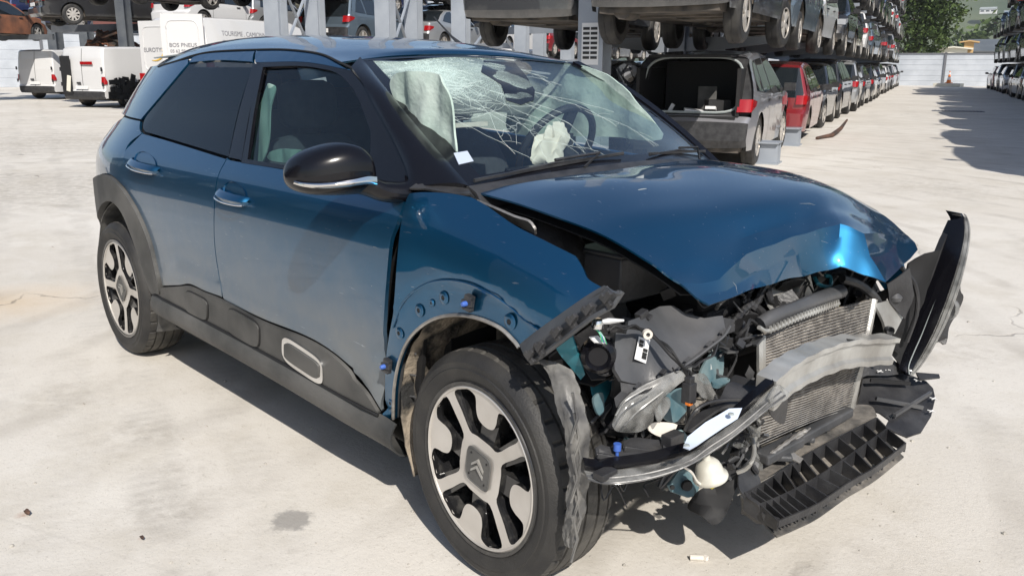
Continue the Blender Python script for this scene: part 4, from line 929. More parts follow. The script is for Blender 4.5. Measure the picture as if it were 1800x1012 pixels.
# tall van with writing
KIND['bigvan'] = (5.6, 2.0, 2.42, 1.0, 4.5, .34, [(.012, .12, 'rear_bumper'), (0, .16, 'rear_bumper'), (0, .22, 'body'), (.008, .25, 'body'), (.008, .6, 'body'), (.014, .85, 'body'), (.022, .965, 'body'), (.04, .99, 'body'), (.3, 1.0, 'body'), (.62, .995, 'body'), (.72, .93, 'windscreen'), (.80, .72, 'windscreen'), (.86, .52, 'body'), (.88, .49, 'body'), (.95, .42, 'body'), (.975, .36, 'body'), (.985, .30, 'grille'), (.99, .22, 'body'), (1, .17, 'body'), (.985, .1, 'end')],
   .50, [[(.60, .50), (.60, .80), (.68, .80), (.76, .66), (.80, .52), (.80, .49)]])
def bigvan():
    k = KIND['bigvan']; P0 = G(248, 20.4); c, s = math.cos(LANG+.05), math.sin(LANG+.05)
    # P0 is the rear left corner; centre lies half a length ahead and half a width right
    ctr = P0+np.array([c, s, 0])*2.8+np.array([s, -c, 0])*1.0
    v = car('bigvan', 'white', ctr, LANG+.05, 'tall white van with tyre shop lettering behind the rear of the blue car', 'white vans', near=True, bumper='plast', category='van', name='panel_van')
    X0 = -2.8
    def door(nm_, y0, y1, z0, z1, xo, rz, hinge):
        d = bpy.data.objects.new(nm_, None); COL.objects.link(d); d.parent = v; d.location = (xo, hinge, 0); d.rotation_euler = (0, 0, rz)
        a = smooth([(y0, z0, 1), (y1, z0, 1), (y1, z1-.15), (y1-.08*(1 if y1 > y0 else -1), z1, 1), (y0, z1, 1)], 4)
        V = [(-.03, p[0]-hinge, p[1]) for p in a]; V2 = [(.02, p[0]-hinge, p[1]) for p in a]; n = len(a)
        mb = MB(); mb.add(V+V2, [tuple(range(n)), tuple(range(2*n-1, n-1, -1))]+[(i, i+n, (i+1) % n+n, (i+1) % n) for i in range(n)]); mb.build('door_skin', CP['white'], d, ang=30)
        w = MB(); ym = (y0+y1)/2-hinge; wz = (z1-z0); ww = abs(y1-y0)*.38
        w.tube([(-.033, ym+ww*math.copysign(abs(math.cos(t))**.3, math.cos(t)), z0+wz*.66+wz*.27*math.copysign(abs(math.sin(t))**.3, math.sin(t))) for t in [2*math.pi*q/32 for q in range(33)]], .012, 6, cap=False); w.build('pressed_rim', CP['white'], d)
        return d
    dl = door('rear_door', .93, .03, .52, 2.30, X0-.02, 0, .93)
    dr = door('rear_door', -.93, -.01, .52, 2.42, X0-.06, rad(24), -.95)
    B = Matrix(((0, 0, -1, 0), (-1, 0, 0, 0), (0, 1, 0, 0), (0, 0, 0, 1)))
    M['txt'] = pm('grey lettering', (.12, .12, .14), .6); M['gold'] = pm('gold swoosh', (.7, .45, .06), .5)
    text('lettering', 'EUROTYRE', .135, Matrix.Translation((-.036, -.10, 1.62)) @ B, 'txt', dl)
    mb = MB(); mb.tube([(-.036, -.40-.26*math.sin(t), 1.60+.17*-math.cos(t)) for t in [(-.3+2.3*q/12) for q in range(13)]], [.006+.016*math.sin(math.pi*q/12) for q in range(13)], 6); mb.build('swoosh', 'gold', dl)
    for s_, z, sz in (('BOS PNEUS', 1.72, .12), ('05 62 98 09 70', 1.60, .095), ('Pneus toutes marques', 1.52, .055), ('65300', 1.37, .08), ('LANNEMEZAN', 1.26, .10)):
        text('lettering', s_, sz, Matrix.Translation((-.036, .48, z)) @ B, 'txt', dr, align='CENTER')
    B2 = Matrix(((1, 0, 0, 0), (0, 0, -1, 0), (0, 1, 0, 0), (0, 0, 0, 1)))
    text('lettering', 'TOURISME . CAMIONNETTE . 4x4 . AGRAIRE . MANUT', .155, Matrix.Translation((-2.35, -1.0, 1.98)) @ Matrix.Rotation(-.07, 4, 'X') @ B2, 'txt', v)
    mb = MB(); mb.box((X0-.06, .92, 1.0), (.05, .14, .3)); mb.build('tail_lamp', 'red', v, smooth_=False, bev=.01)
    mb = MB()
    for q in (0, 1, 2):
        mb.tube([(-2.1+q*1.3+.55*math.copysign(abs(math.cos(t))**.3, math.cos(t)), -1.0, 1.35+.32*math.copysign(abs(math.sin(t))**.3, math.sin(t))) for t in [2*math.pi*j/28 for j in range(29)]], .014, 6, cap=False)
    mb.build('pressed_panel', CP['white'], v)
bigvan()
car('van', 'white', G(618, 27, -.05), LANG+.1, 'white van with a roof rack behind the middle of the blue roof', 'white vans', near=True, category='van')
mb = MB(); P = G(618, 27); R = Matrix.Rotation(LANG+.1, 3, 'Z')
for s in (-.6, .6): mb.tube([Vector(P)+R @ Vector((-1.6, s, 2.02)), Vector(P)+R @ Vector((.9, s, 2.02))], .025, 6)
for x in (-1.6, -.9, -.2, .5, .9): mb.tube([Vector(P)+R @ Vector((x, -.6, 2.02)), Vector(P)+R @ Vector((x, .6, 2.02))], .02, 6)
for x in (-1.4, .8):
    for s in (-.6, .6): mb.tube([Vector(P)+R @ Vector((x, s, 1.88)), Vector(P)+R @ Vector((x, s, 2.02))], .02, 6)
tag(mb.build('roof_rack', 'steel'), 'tubular roof rack on the white van behind the blue roof', 'roof rack')
car('van', 'white', G(905, 31, 0), LANG+.1, 'white van seen below the raised estate car', 'white vans', near=True, category='van')
car('van', 'white', G(455, 30, 0), LANG, 'white van hidden behind the tall lettered van', 'white vans', near=True, category='van')
car('suv', 'white', G(1010, 30, .0), LANG, 'white crossover seen below the wheel of the raised estate car', 'scrap cars on the background racks', near=True)
# unseen building added behind the camera to give the side glass its dark reflection
M['cladg'] = pm('dark cladding', (.016, .016, .016), .7, 0, 0, (.03, .028, .026), 1)
shed('added_dark_building', 'long dark clad workshop behind the photographer, mirrored in the blue car side glass', (-26, -11.4, 0), (40, 6, 5.8), rad(1), 'cladg', 'cladg', .6, 9)
# ================================================================== the crashed blue car
HC = thing('crashed_car', 'blue hatchback with smashed front end, crazed windscreen and deployed airbags', 'car', (0, 0, 0))
fprof = spl([.10, .20, .30, .40, .55, .70, .82, .90, .95, 1.00, 1.10, 1.20, 1.30, 1.36, 1.40, 1.44], [.74, .785, .815, .838, .853, .858, .855, .845, .828, .795, .732, .683, .626, .584, .535, .44])
_cz = None
def SW(x, z, rec=True):
    """half width of the body side"""
    x = max(x, -3.2); zz = z+.16*max(0, x+.25) if x > -.25 else z
    w = fprof(zz)
    if x > 0: w -= .22*x*x
    k = min(max((z-.95)/.4, 0), 1); x0 = -2.4+.25*k
    if x < x0: w -= (.26-.03*k)*(x0-x)**2
    # feature lines: soft shoulder and a pressed hollow low on the doors
    w -= .006*math.exp(-((z-.60)/.10)**2)*(1 if -2.2 < x < -.4 else 0)
    if _cz and -2.10 < x < -.44:          # pressed swage above the cladding: the sheet steps out below it
        t = min(max((_cz(x)-z)/.035, 0), 1); w += .011*t*t*(3-2*t)*min(1, (x+2.10)/.08, (-.44-x)/.08)
    if rec:
        d = math.hypot(x+.005, z-.375); 
        t = min(max((.448-d)/.02, 0), 1); t = t*t*(3-2*t)
        if x > -.6: w -= .016*t
    return w
def SP(px, py, off=0, fn=None):
    y = -.85
    for _ in range(14):
        P = PY(px, py, y); y = -((fn(P[0], P[2]) if fn else SW(P[0], P[2], False))+off)
    if P[0] < -3.15: P = PX(px, py, -3.15)
    return P[0], P[2]
def side_panel(name, pix, mat, parent=HC, gap=.003, off=0, thick=.012, step=.035, hol=(), mirror=False, w=None, curve=6, raw=False):
    pl = smooth(pix, curve); q = pl if raw else [SP(p[0], p[1], 0, w) for p in pl]
    q = resample(q, step*.7); q = inset(q, gap) if gap else q
    hs = [resample([SP(*p[:2]) for p in smooth(h, curve)], step*.7) for h in hol]
    v, f = tri2d(q, hs, step); fn = w or SW
    o = mesh(name, [(x, -(fn(x, z)+off), z) for x, z in v], [t if True else t for t in f], mat, parent, thick=thick, off=-1, ang=180)
    # outward orientation
    me = o.data
    if sum(p.normal.y*p.area for p in me.polygons) > 0: me.flip_normals()
    return o, q
# --- outlines surveyed on the body side
_c = sorted(SP(*p) for p in ((296, 470), (303, 461), (337, 466), (386, 490), (450, 522), (513, 551), (572, 581), (611, 620), (640, 673)))
_cz = spl([p[0] for p in _c], [p[1] for p in _c])
rear_door = [(221, 263, 1), (250, 234, 1), (300, 248), (400, 279, 1), (396, 284), (380, 325), (377, 423), (391, 523, 1), (360, 512), (334, 500), (316, 502), (286, 503, 1), (279, 476), (266, 423), (244, 371), (219, 330, 1)]
front_door = [(400, 279, 1), (396, 284), (380, 325), (377, 423), (392, 524, 1), (401, 531), (462, 561), (531, 588), (575, 612), (612, 642), (645, 682), (671, 724, 1), (669.6, 695), (673.6, 600), (677.5, 529), (681.5, 478), (687, 426), (699, 391), (714, 345), (718, 318, 1), (650, 312), (560, 306), (425, 284)]
side_panel('rear_door', rear_door, 'paintd'); fd, _ = side_panel('front_door', front_door, 'paintd')
quarter = [(250, 234, 1), (221, 263), (219, 330, 1), (196, 309), (179, 307), (160, 318, 1), (140, 318, 1), (140, 225, 1), (219, 205, 1), (247, 212, 1), (246, 225)]
side_panel('quarter_panel', quarter, 'paintd')
cpil = [(219, 203.5, 1), (190, 200, 1), (205, 130, 1), (262, 117, 1), (300, 110), (332, 103, 1), (331, 111, 1), (290, 160), (247, 211, 1)]
side_panel('pillar_panel', cpil, 'paint')
side_panel('inner_quarter', [(331, 111, 1), (300, 112, 1), (262, 120, 1), (216, 185, 1), (196, 222, 1), (176, 262, 1), (226, 268, 1), (256, 236, 1), (256, 212, 1), (294, 160, 1)], 'black', off=-.022, gap=0)
# blue arch of the door frames up to the roof seam, then black pillar
side_panel('roof_rail', [(331, 111, 1), (344, 98), (380, 92), (450, 89, 1), (445, 110, 1), (385, 107)], 'paint', off=.001)
side_panel('roof_rail', [(450, 89, 1), (505, 89), (561, 96), (594, 111), (617, 124, 1), (600, 122), (560, 114), (520, 110), (457, 111, 1), (448, 111, 1)], 'paint', off=.001)
side_panel('door_frame', [(444, 110, 1), (459, 112, 1), (440, 190), (424, 283, 1), (400, 278, 1), (420, 190)], 'pblack', off=-.002)
# front side glass, rear privacy glass
sg_px = [(460, 116, 1), (520, 114), (560, 118), (600, 130), (630, 165), (657, 232, 1), (654, 280), (651, 311, 1), (560, 303), (432, 283, 1), (444, 200)]
side_panel('front_side_glass', sg_px, 'sglass', off=-.012, thick=0, gap=.0)
side_panel('rear_side_glass', [(331, 113, 1), (385, 109), (443, 112, 1), (418, 190), (399, 276, 1), (300, 246), (252, 232, 1), (249, 220), (262, 195)], 'pglass', off=-.006, thick=0, gap=.001)
# black frame around the front glass
fr = side_panel('door_frame', [(452, 110, 1), (520, 109), (562, 113), (602, 121), (618, 124, 1), (650, 165), (690, 235), (717, 290), (722, 331, 1), (700, 326, 1), (650, 316), (560, 306), (425, 286, 1), (440, 200)], 'pblack', off=.002, hol=[[(463, 118, 1), (520, 116), (560, 120), (597, 131), (627, 166), (653, 232, 1), (651, 280), (648, 307, 1), (560, 299), (436, 280, 1), (447, 200)]], gap=0)
# lower cladding with raised pads
clad_px = [(286, 505, 1), (316, 503), (334, 502), (360, 513), (392, 526), (462, 563), (531, 590), (575, 614), (612, 645), (645, 686), (670, 726, 1), (600, 690), (500, 634), (400, 580), (300, 528), (272, 514, 1), (283, 514, 1)]
side_panel('door_cladding', clad_px, 'clad', off=.010, gap=.001)
def pad(cx, cy, w, h, sl, trim=False):
    q = []
    for k in range(28):
        a = 2*math.pi*k/28; e = .45; c_, s_ = math.cos(a), math.sin(a)
        u, v = w*math.copysign(abs(c_)**e, c_), h*math.copysign(abs(s_)**e, s_)
        q.append((cx+u, cy+v+sl*u))
    side_panel('pad_groove' if not trim else 'pad_trim', q, 'black' if not trim else 'chrome', off=.0125 if not trim else .017, gap=-.010 if trim else -.002, raw=False)
    side_panel('side_pad', q, 'clad', off=.017 if not trim else .021, gap=.002 if not trim else .009, raw=False)
mb = MB(); mb.tube([(SP(*p)[0], -(SW(*SP(*p), False)+.013), SP(*p)[1]) for p in cat([(272, 515), (300, 529), (400, 581), (500, 635), (600, 691), (671, 728)], 5)], .0042, 5); mb.build('sill_gap', 'black', HC)
pad(351, 536, 20, 19, .50); pad(434, 575, 28, 23, .56); pad(539, 632, 33, 19, .66, True)
# sill
def grid_panel(name, G, mat, parent=HC, thick=.006, n=4, **k):
    mb = MB(); mb.grid(tensor(G, n)); return mb.build(name, mat, parent, thick=thick, off=0, ang=k.pop('ang', 180), **k)
sl_t = [(272, 514), (300, 528), (400, 580), (500, 634), (600, 690), (671, 728), (697, 745)]
rows = []
for j, (dy, dz) in enumerate(((0, 0), (.018, -.03), (.016, -.07), (-.015, -.105), (-.09, -.125))):
    r = []
    for p in sl_t: x, z = SP(*p); r.append((x, -(SW(x, z, False)+dy), z+dz))
    rows.append(r)
grid_panel('sill', rows, 'clad')
# rear wheel arch cladding
out_ = [(143, 330), (160, 318), (179, 307), (196.5, 309), (218, 330), (244, 371), (266, 423.5), (279, 476), (286, 514)]
in_ = [(172, 441), (172.6, 410), (174, 384), (183.5, 358), (201, 353), (218, 371), (233.5, 406), (249, 450), (266, 502), (272, 516)]
ring = [(160, 319, 1), (179, 307), (196.5, 309), (218, 330), (244, 371), (266, 423.5), (279, 476), (286, 516, 1), (272, 516, 1), (266, 502), (249, 450), (233.5, 406), (218, 371), (201, 354), (186, 358), (177, 376), (174, 410), (174, 441, 1), (168, 441, 1), (163, 400), (160, 350)]
side_panel('wheel_arch_trim', ring, 'clad', off=.016, gap=.001, thick=.03)
# front wing (fender) with its bare arch flange
fender = [(718, 340, 1), (745, 338), (790, 340), (829, 347, 1), (856, 362), (905, 396), (960, 424), (1012, 450, 1), (1024, 470), (1034, 490), (1062, 507, 1), (915, 611, 1), (905, 598), (880, 575), (840, 558), (800, 553), (760, 562), (725, 590), (705, 630), (695, 680), (693, 738, 1), (680, 738, 1), (677, 695), (678, 636), (684, 590), (691.5, 545), (698, 458), (704, 399), (712, 360)]
def SWf(x, z):
    # the wing was pushed outwards: it stands proud of the door and bellies at mid height
    b = .018*math.exp(-((x+.33)/.12)**2)*math.exp(-((z-.72)/.22)**2)
    return SW(x, z)+b+.004
fe, fq = side_panel('front_wing', fender, 'paint', w=SWf, gap=0, step=.022)
# grooves and bolt holes of the flange
def on_side(px, py, off=0):
    x, z = SP(px, py, 0, SWf); return (x, -(SWf(x, z)+off), z)
mb = MB(); mb.tube([on_side(*p, .003) for p in cat([(692, 575), (711, 530), (743, 502.5), (778, 493), (818, 496.5), (861, 514), (897, 538), (924.5, 562), (948, 579)], 6)], .003, 6); mb.build('flange_groove', 'paint', HC)
mb = MB(); mb.tube([on_side(*p, .004) for p in cat([(693, 735), (695, 680), (705, 630), (725, 590), (760, 562), (800, 553), (840, 558), (880, 575), (905, 598), (914, 610)], 6)], .005, 6); mb.build('flange_lip', 'aludark', HC)
for px, py, r in ((738, 545, .016), (781, 523, .016), (897, 565, .018), (703, 585, .015), (688, 708, .012), (760, 532, .009)):
    x, z = SP(px, py); P = on_side(px, py, .003); mb = MB(); mb.lathe([(r*.35, .003), (r*.42, -.002), (r*.85, -.002), (r*1.15, .001)], P, 'Y', 18); mb.build('bolt_boss', 'paint', HC)
    mb = MB(); mb.lathe([(0, -.002), (r*.34, -.0025), (r*.34, 0)], P, 'Y', 12); mb.build('bolt_hole', 'black', HC)
for px, py in ((830, 531), (686, 641)):
    P = np.array(on_side(px, py, .01)); mb = MB(); mb.box(P, (.026, .016, .042), Matrix.Rotation(.2, 3, 'Y')); mb.box(P+[.0, -.005, .0], (.040, .010, .016)); mb.box(P+[.0, -.006, -.014], (.034, .010, .008)); mb.build('trim_clip', 'plast', HC, smooth_=False, bev=.002)
    mb = MB(); mb.lathe([(0, -.024), (.005, -.0235), (.007, -.018), (.007, -.01)], P, 'Y', 14); mb.build('clip_pin', 'bluepl', HC)
# dark cavity and liner seen through the gap behind the wing
side_panel('door_jamb', [(655, 330, 1), (735, 338, 1), (722, 470), (708, 600), (700, 745, 1), (655, 745, 1)], 'black', off=-.075, gap=0, w=lambda x, z: SW(x, z, False))
mb = MB()
for k in range(9):
    py = 400+k*38; x, z = SP(692, py); mb.tube([(x-.035, -(SW(x, z, False)-.05), z-.004), (x+.03, -(SW(x, z, False)-.055), z+.006)], .0035, 5)
mb.tube([(*SP(694, 395+k*20),) and (SP(694-k*.9, 395+k*20)[0], -(SW(*SP(694-k*.9, 395+k*20), False)-.045), SP(694-k*.9, 395+k*20)[1]) for k in range(18)], .012, 7)
mb.build('cable_duct', 'darkg', HC)
# far flank: same body side mirrored, windows and doors in simple form
def SWF(x, z): return SW(x, z, False)-.075*min(1, max(0, (x+1.35)/.9))*min(1, max(0, (z-.80)/.15))*(1 if x < -.3 else max(0, 1-(x+.3)/.35))
def far_side():
    def arc(xc, r, z0):
        return [(xc+r*math.cos(a), .33+r*math.sin(a)) for a in [math.pi*k/14 for k in range(15)]]
    low = [(.30, .78), (.36, .60)]+arc(-.0, .372, .3)+[(-.40, .20), (-2.2, .20)]+arc(-2.56, .37, .3)+[(-3.1, .3), (-3.3, .5), (-3.3, .95), (-2.95, 1.02), (-2.1, 1.04), (-1.3, 1.0), (-.45, .955), (-.3, .925), (.1, .86)]
    v, f = tri2d(resample(low, .06), (), .07); mesh('far_body_side', [(x, SWF(x, z), z) for x, z in v], f, 'paint', HC, thick=.012, off=0, ang=180)
    up = [(-3.05, 1.03), (-2.1, 1.05), (-2.05, 1.34), (-2.5, 1.36), (-2.9, 1.30)]
    v, f = tri2d(resample(up, .06), (), .08); mesh('far_pillar_panel', [(x, SW(x, z), z) for x, z in v], f, 'paint', HC, thick=.01, off=0, ang=180)
    for nm_, w in (('far_side_glass', [(-2.08, 1.05), (-1.40, 1.02), (-1.36, 1.36), (-2.03, 1.35)]), ('far_side_glass', [(-1.30, 1.01), (-.50, .99), (-.62, 1.12), (-.82, 1.31), (-.95, 1.35), (-1.28, 1.36)])):
        v, f = tri2d(resample(w, .06), (), .08); mesh(nm_, [(x, SWF(x, z)-.008, z) for x, z in v], f, 'sglass', HC, ang=180)
    for a, b in (((-1.38, 1.0), (-1.34, 1.37)), ((-2.07, 1.05), (-2.03, 1.36))):
        mb = MB(); mb.grid([[(a[0]+(b[0]-a[0])*t+e, SW(a[0]+(b[0]-a[0])*t, a[1]+(b[1]-a[1])*t)+.003, a[1]+(b[1]-a[1])*t) for t in (0, .25, .5, .75, 1)] for e in (-.04, .04)]); mb.build('door_frame', 'pblack', HC, thick=.01)
    mb = MB(); G = []
    for k in range(13):
        t = k/12; p = np.array(_TW(1, t)); G.append([p+[0, -.012, .004], p+[.004, .018, .006], p+[-.004, .042, -.012]])
    mb.grid(G); mb.build('far_windscreen_pillar', 'pblack', HC, thick=.01, off=0)
# roof
seam = [SP(*p) for p in [(278, 118), (310, 108), (344, 97), (380, 91), (450, 88), (505, 88), (561, 95), (594, 109), (620, 121), (633, 107)]]
def roofz(x): return spl([-3.15, -2.95, -2.6, -2.2, -1.8, -1.5, -1.25, -1.07, -.95], [1.37, 1.425, 1.46, 1.474, 1.468, 1.452, 1.425, 1.385, 1.365])(x)
G = []
sx = [(-.972, -.52, 1.360)]
edge = [(-.972, -.52, 1.360), (-.985, -.56, 1.362)]
xs = [-.985, -1.06, -1.2, -1.4, -1.65, -1.95, -2.25, -2.55, -2.8, -3.0, -3.1]
ez = spl([-3.1, -2.8, -2.595, -2.345, -2.18, -2.016, -1.674, -1.42, -1.158, -.985], [1.255, 1.298, 1.330, 1.354, 1.380, 1.393, 1.397, 1.394, 1.378, 1.353])
def wz(x, z):   # half width at the seam, kept a little inside the rail
    return SW(x, z)-.001
for x in xs:
    z0 = ez(x); w = wz(x, z0); row_ = []
    xf = x
    for t in (-1, -.93, -.8, -.55, -.25, 0, .25, .55, .8, .93, 1):
        a = abs(t); top = roofz(x - (.09*(1-a*a) if x > -1.1 else 0)); z = z0+(top-z0)*(1-a**3.2)
        row_.append((x-(.10*(1-a*a) if x > -1.0 else (.05*(1-a*a) if x > -1.1 else 0)), t*w, z))
    G.append(row_)
mb = MB(); mb.grid(tensor(G, 5)); rf = mb.build('roof', 'paint', HC, thick=.006, off=-1, ang=180)
mb = MB(); mb.tube([(x, -(SW(x, z)+.0), z+.001) for x, z in cat(seam[:9], 4)], .004, 6); mb.build('roof_seal', 'black', HC)
mb = MB(); b0 = np.array(PY(1003, 97, .35)); 
# tail of the car: hatch, rear glass, bumper, lamps
G = []
for z, x in ((1.33, -3.08), (1.22, -3.16), (1.10, -3.24), (1.02, -3.30), (.9, -3.34), (.75, -3.36)):
    w = SW(-3.2, z)-.02; G.append([(x+.16*abs(t)**3, t*w, z) for t in (-1, -.85, -.5, 0, .5, .85, 1)])
mb = MB(); mb.grid(tensor(G, 3)); mb.build('tailgate', 'paint', HC, thick=.012, ang=180)
G = [[(x-.012+.12*abs(t)**3, t*(SW(-3.2, z)-.12), z) for t in (-1, -.5, 0, .5, 1)] for z, x in ((1.30, -3.10), (1.18, -3.185), (1.06, -3.27))]
mb = MB(); mb.grid(tensor(G, 3)); mb.build('rear_glass', 'pglass', HC, thick=.004, ang=180)
G = []
for z, x in ((.76, -3.36), (.62, -3.385), (.45, -3.38), (.28, -3.33)):
    G.append([(x+(.36 if abs(t) == 1 else .10*abs(t)**3), t*(SW(-3.02, z)-.006 if abs(t) == 1 else .66), z) for t in (-1, -.9, -.6, 0, .6, .9, 1)])
mb = MB(); mb.grid(tensor(G, 3)); mb.build('rear_bumper', 'clad', HC, thick=.012, ang=180)
for s in (-1, 1):
    mb = MB(); G = [[(-3.33+.10*t**2, s*(.36+.20*t+.0), z) for t in (0, .3, .6, .9, 1.0)] for z in (.80, .87, .94)]
    mb.grid(tensor(G, 3)); mb.build('tail_lamp', 'red', HC, thick=.03, off=0)
mb = MB(); mb.box((-3.395, 0, .86), (.01, .5, .11)); mb.build('number_plate', 'label', HC, smooth_=False)
# --- door handles
for cx, cy, k in ((255, 290, 1), (412, 344, 1.05)):
    P = lambda dx, dy, o: np.array([*SP(cx+dx*k, cy+dy*k)][:1]+[0]+[SP(cx+dx*k, cy+dy*k)[1]])+np.array([0, -(SW(*SP(cx+dx*k, cy+dy*k), False)+o), 0])
    cup = [on_side(cx+20*k*math.cos(a)*.95+0, cy-4+(19*k)*math.sin(a)+.28*20*k*math.cos(a)*.95, .0005) for a in [2*math.pi*q/24 for q in range(24)]]
    cpts = np.array(cup); ctr = cpts.mean(0)+np.array([0, .028, 0]); mb = MB(); G = [list(map(tuple, cpts))+[tuple(cpts[0])]]
    for s_ in (.93, .75, .5, .2): G.append([tuple(ctr+(c-ctr)*[s_, 1, s_]+np.array([0, .028*(1-(s_)**3)*1.0-(0), 0])) for c in cpts]); G[-1].append(G[-1][0])
    mb.grid(G); mb.build('handle_recess', 'paint', HC)
    mb = MB(); pts = [P(-22, -9, -.004), P(-19, -5, .022), P(-8, 0, .034), P(6, 5, .034), P(20, 9, .022), P(25, 10, .0)]
    q = cat(pts, 4); G = []
    for i, c in enumerate(q):
        t = i/(len(q)-1); h = .020*(math.sin(math.pi*(.08+.84*t))**.45); G.append([(c[0], c[1]+.012*abs(math.sin(a))-.008*math.cos(a)*0-.009*math.cos(a), c[2]+h*math.sin(a)) for a in [2*math.pi*j/12 for j in range(13)]])
    mb.grid(G); ho = mb.build('door_handle', 'paint', HC)
    mb = MB(); mb.tube([c+np.array([0, -.012, -.012]) for c in q[2:-2]], .0032, 6); mb.build('handle_strip', 'chrome', ho)
# --- door mirror
def mirror():
    G = []
    # sections across the housing, from inner end to outer tip: y, centre x, centre z, half depth, half height
    for y, xc, zc, hx, hz in ((-.865, -.415, 1.055, .012, .018), (-.875, -.42, 1.062, .05, .055), (-.90, -.43, 1.073, .072, .075), (-.95, -.44, 1.078, .082, .082), (-1.0, -.452, 1.076, .082, .078), (-1.05, -.468, 1.070, .074, .066), (-1.085, -.482, 1.064, .055, .046), (-1.103, -.492, 1.060, .02, .016), (-1.108, -.494, 1.060, .001, .001)):
        r = []; y = -.865+(y+.865)*.87; hz *= .86; zc -= .004
        for k in range(17):
            a = 2*math.pi*k/16; c, s = math.cos(a), math.sin(a); e = .8
            r.append((xc+hx*math.copysign(abs(c)**e, c), y, zc+hz*math.copysign(abs(s)**e, s)))
        G.append(r)
    T = tensor(G, 3); split = []
    mb = MB(); mb.grid(T); o = mb.build('mirror_housing', 'pblack', HC, ang=180)
    mb = MB()
    # indicator strip: chrome blade round the lower front of the housing
    blade = []
    for y, xc, zc, hx, hz in ((-.885, -.425, 1.066, .066, .07), (-.92, -.435, 1.076, .080, .08), (-.97, -.445, 1.078, .086, .082), (-1.02, -.46, 1.074, .083, .075), (-1.06, -.472, 1.068, .073, .062), (-1.09, -.485, 1.063, .055, .043), (-1.102, -.495, 1.062, .035, .03)):
        y = -.865+(y+.865)*.87; hz *= .86; zc -= .004
        blade.append([(xc+hx*.99+.004, y, zc-hz*(.10+.26*min(1, (-.87-y)*9))), (xc+hx*.97+.008, y-.002, zc-hz*.44), (xc+hx*.88+.003, y, zc-hz*(.46+.1*min(1, (-.87-y)*9)))])
    mb.grid(tensor(blade, 4)); mb.build('indicator_strip', 'chrome', o, thick=.004, off=0)
    G = []
    for y, xc, zc, hx, hz in ((-.775, -.36, 1.005, .04, .032), (-.81, -.37, 1.005, .045, .03), (-.85, -.39, 1.012, .05, .03), (-.89, -.41, 1.03, .052, .03), (-.93, -.43, 1.03, .05, .02)):
        G.append([(xc+hx*math.cos(a), y, zc+hz*math.sin(a)) for a in [2*math.pi*k/12 for k in range(13)]])
    mb = MB(); mb.grid(tensor(G, 3)); mb.build('mirror_arm', 'pblack', HC, ang=180)
    side_panel('mirror_base', [(655, 290, 1), (700, 296), (719, 305, 1), (719, 338, 1), (700, 352), (680, 348), (655, 330, 1)], 'pblack', off=.012, thick=.03)
mirror()
# --- windscreen, its pillar and the scuttle
WS = [[(-.972, -.52, 1.360), (-1.03, -.27, 1.372), (-1.06, 0, 1.378), (-1.03, .27, 1.370), (-.966, .52, 1.353)],
      [(-.735, -.585, 1.262), (-.78, -.30, 1.285), (-.795, 0, 1.292), (-.79, .30, 1.280), (-.745, .585, 1.250)],
      [(-.475, -.645, 1.145), (-.50, -.32, 1.165), (-.51, 0, 1.170), (-.53, .33, 1.160), (-.545, .64, 1.120)],
      [(-.208, -.69, 1.019), (-.20, -.35, 1.035), (-.215, 0, 1.037), (-.27, .35, 1.02), (-.369, .69, .979)]]
_T = tensor(WS, 12); TR, TC = len(_T), len(_T[0])
def ws(u, v, off=0.0):
    """u across from the near side, v down; smooth lookup"""
    a = min(max(v, 0), 1)*(TR-1); b = min(max(u, 0), 1)*(TC-1); i = min(int(a), TR-2); j = min(int(b), TC-2); s, t = a-i, b-j
    P = (1-s)*((1-t)*_T[i][j]+t*_T[i][j+1])+s*((1-t)*_T[i+1][j]+t*_T[i+1][j+1])
    n = np.array([.42, 0, .9]); return P+n*off
_TW = ws
far_side()
sag = lambda u, v: -.022*math.exp(-((u-.22)/.12)**2-((v-.2)/.22)**2)
V = [[tuple(_T[i][j]+np.array([.4, 0, .9])*sag(j/(TC-1), i/(TR-1))) for j in range(TC)] for i in range(TR)]
mb = MB(); mb.grid(V); mb.build('windscreen', 'glass', HC, ang=180)
# black printed border
def strip(name, us, mat, off=.002, parent=HC, thick=0):
    mb = MB(); mb.grid([[tuple(ws(u0, v0, off)), tuple(ws(u1, v1, off))] for (u0, v0, u1, v1) in us]); return mb.build(name, mat, parent, ang=180, thick=thick)
N_ = 24; T_ = [i/N_ for i in range(N_+1)]
strip('screen_border', [(0, t, .055, t) for t in T_], 'pblack'); strip('screen_border', [(.965, t, 1, t) for t in T_], 'pblack')
strip('screen_border', [(t, .945, t, 1) for t in T_], 'pblack', .0025); strip('screen_border', [(t, 0, t, .02) for t in T_], 'pblack', .0025)
# near windscreen pillar: from the door frame line to the edge of the glass
dl = [SP(*p) for p in cat([(617, 123), (650, 165), (690, 235), (720, 300), (722, 338)], 4)]
G = []
for i, (x, z) in enumerate(dl):
    t = i/(len(dl)-1); a = np.array([x, -(SW(x, z)+.001), z]); b = np.array(ws(0, t*1.0, .001)); m_ = (a+b)/2+np.array([.010, -.012, .014])*min(1, 3*t); k = min(1, 3*t); G.append([tuple(a), tuple(a*.6+m_*.4+np.array([.002, -.004, .003])*k), tuple(m_), tuple(b*.6+m_*.4+np.array([.004, -.002, .006])*k), tuple(b)])
mb = MB(); mb.grid(tensor(G, 2)); mb.build('windscreen_pillar', 'pblack', HC, thick=.02, off=0, ang=180)
mb = MB(); mb.tube([ws(.0, t, .006) for t in T_], .0045, 6); mb.build('screen_seal', 'plast', HC)
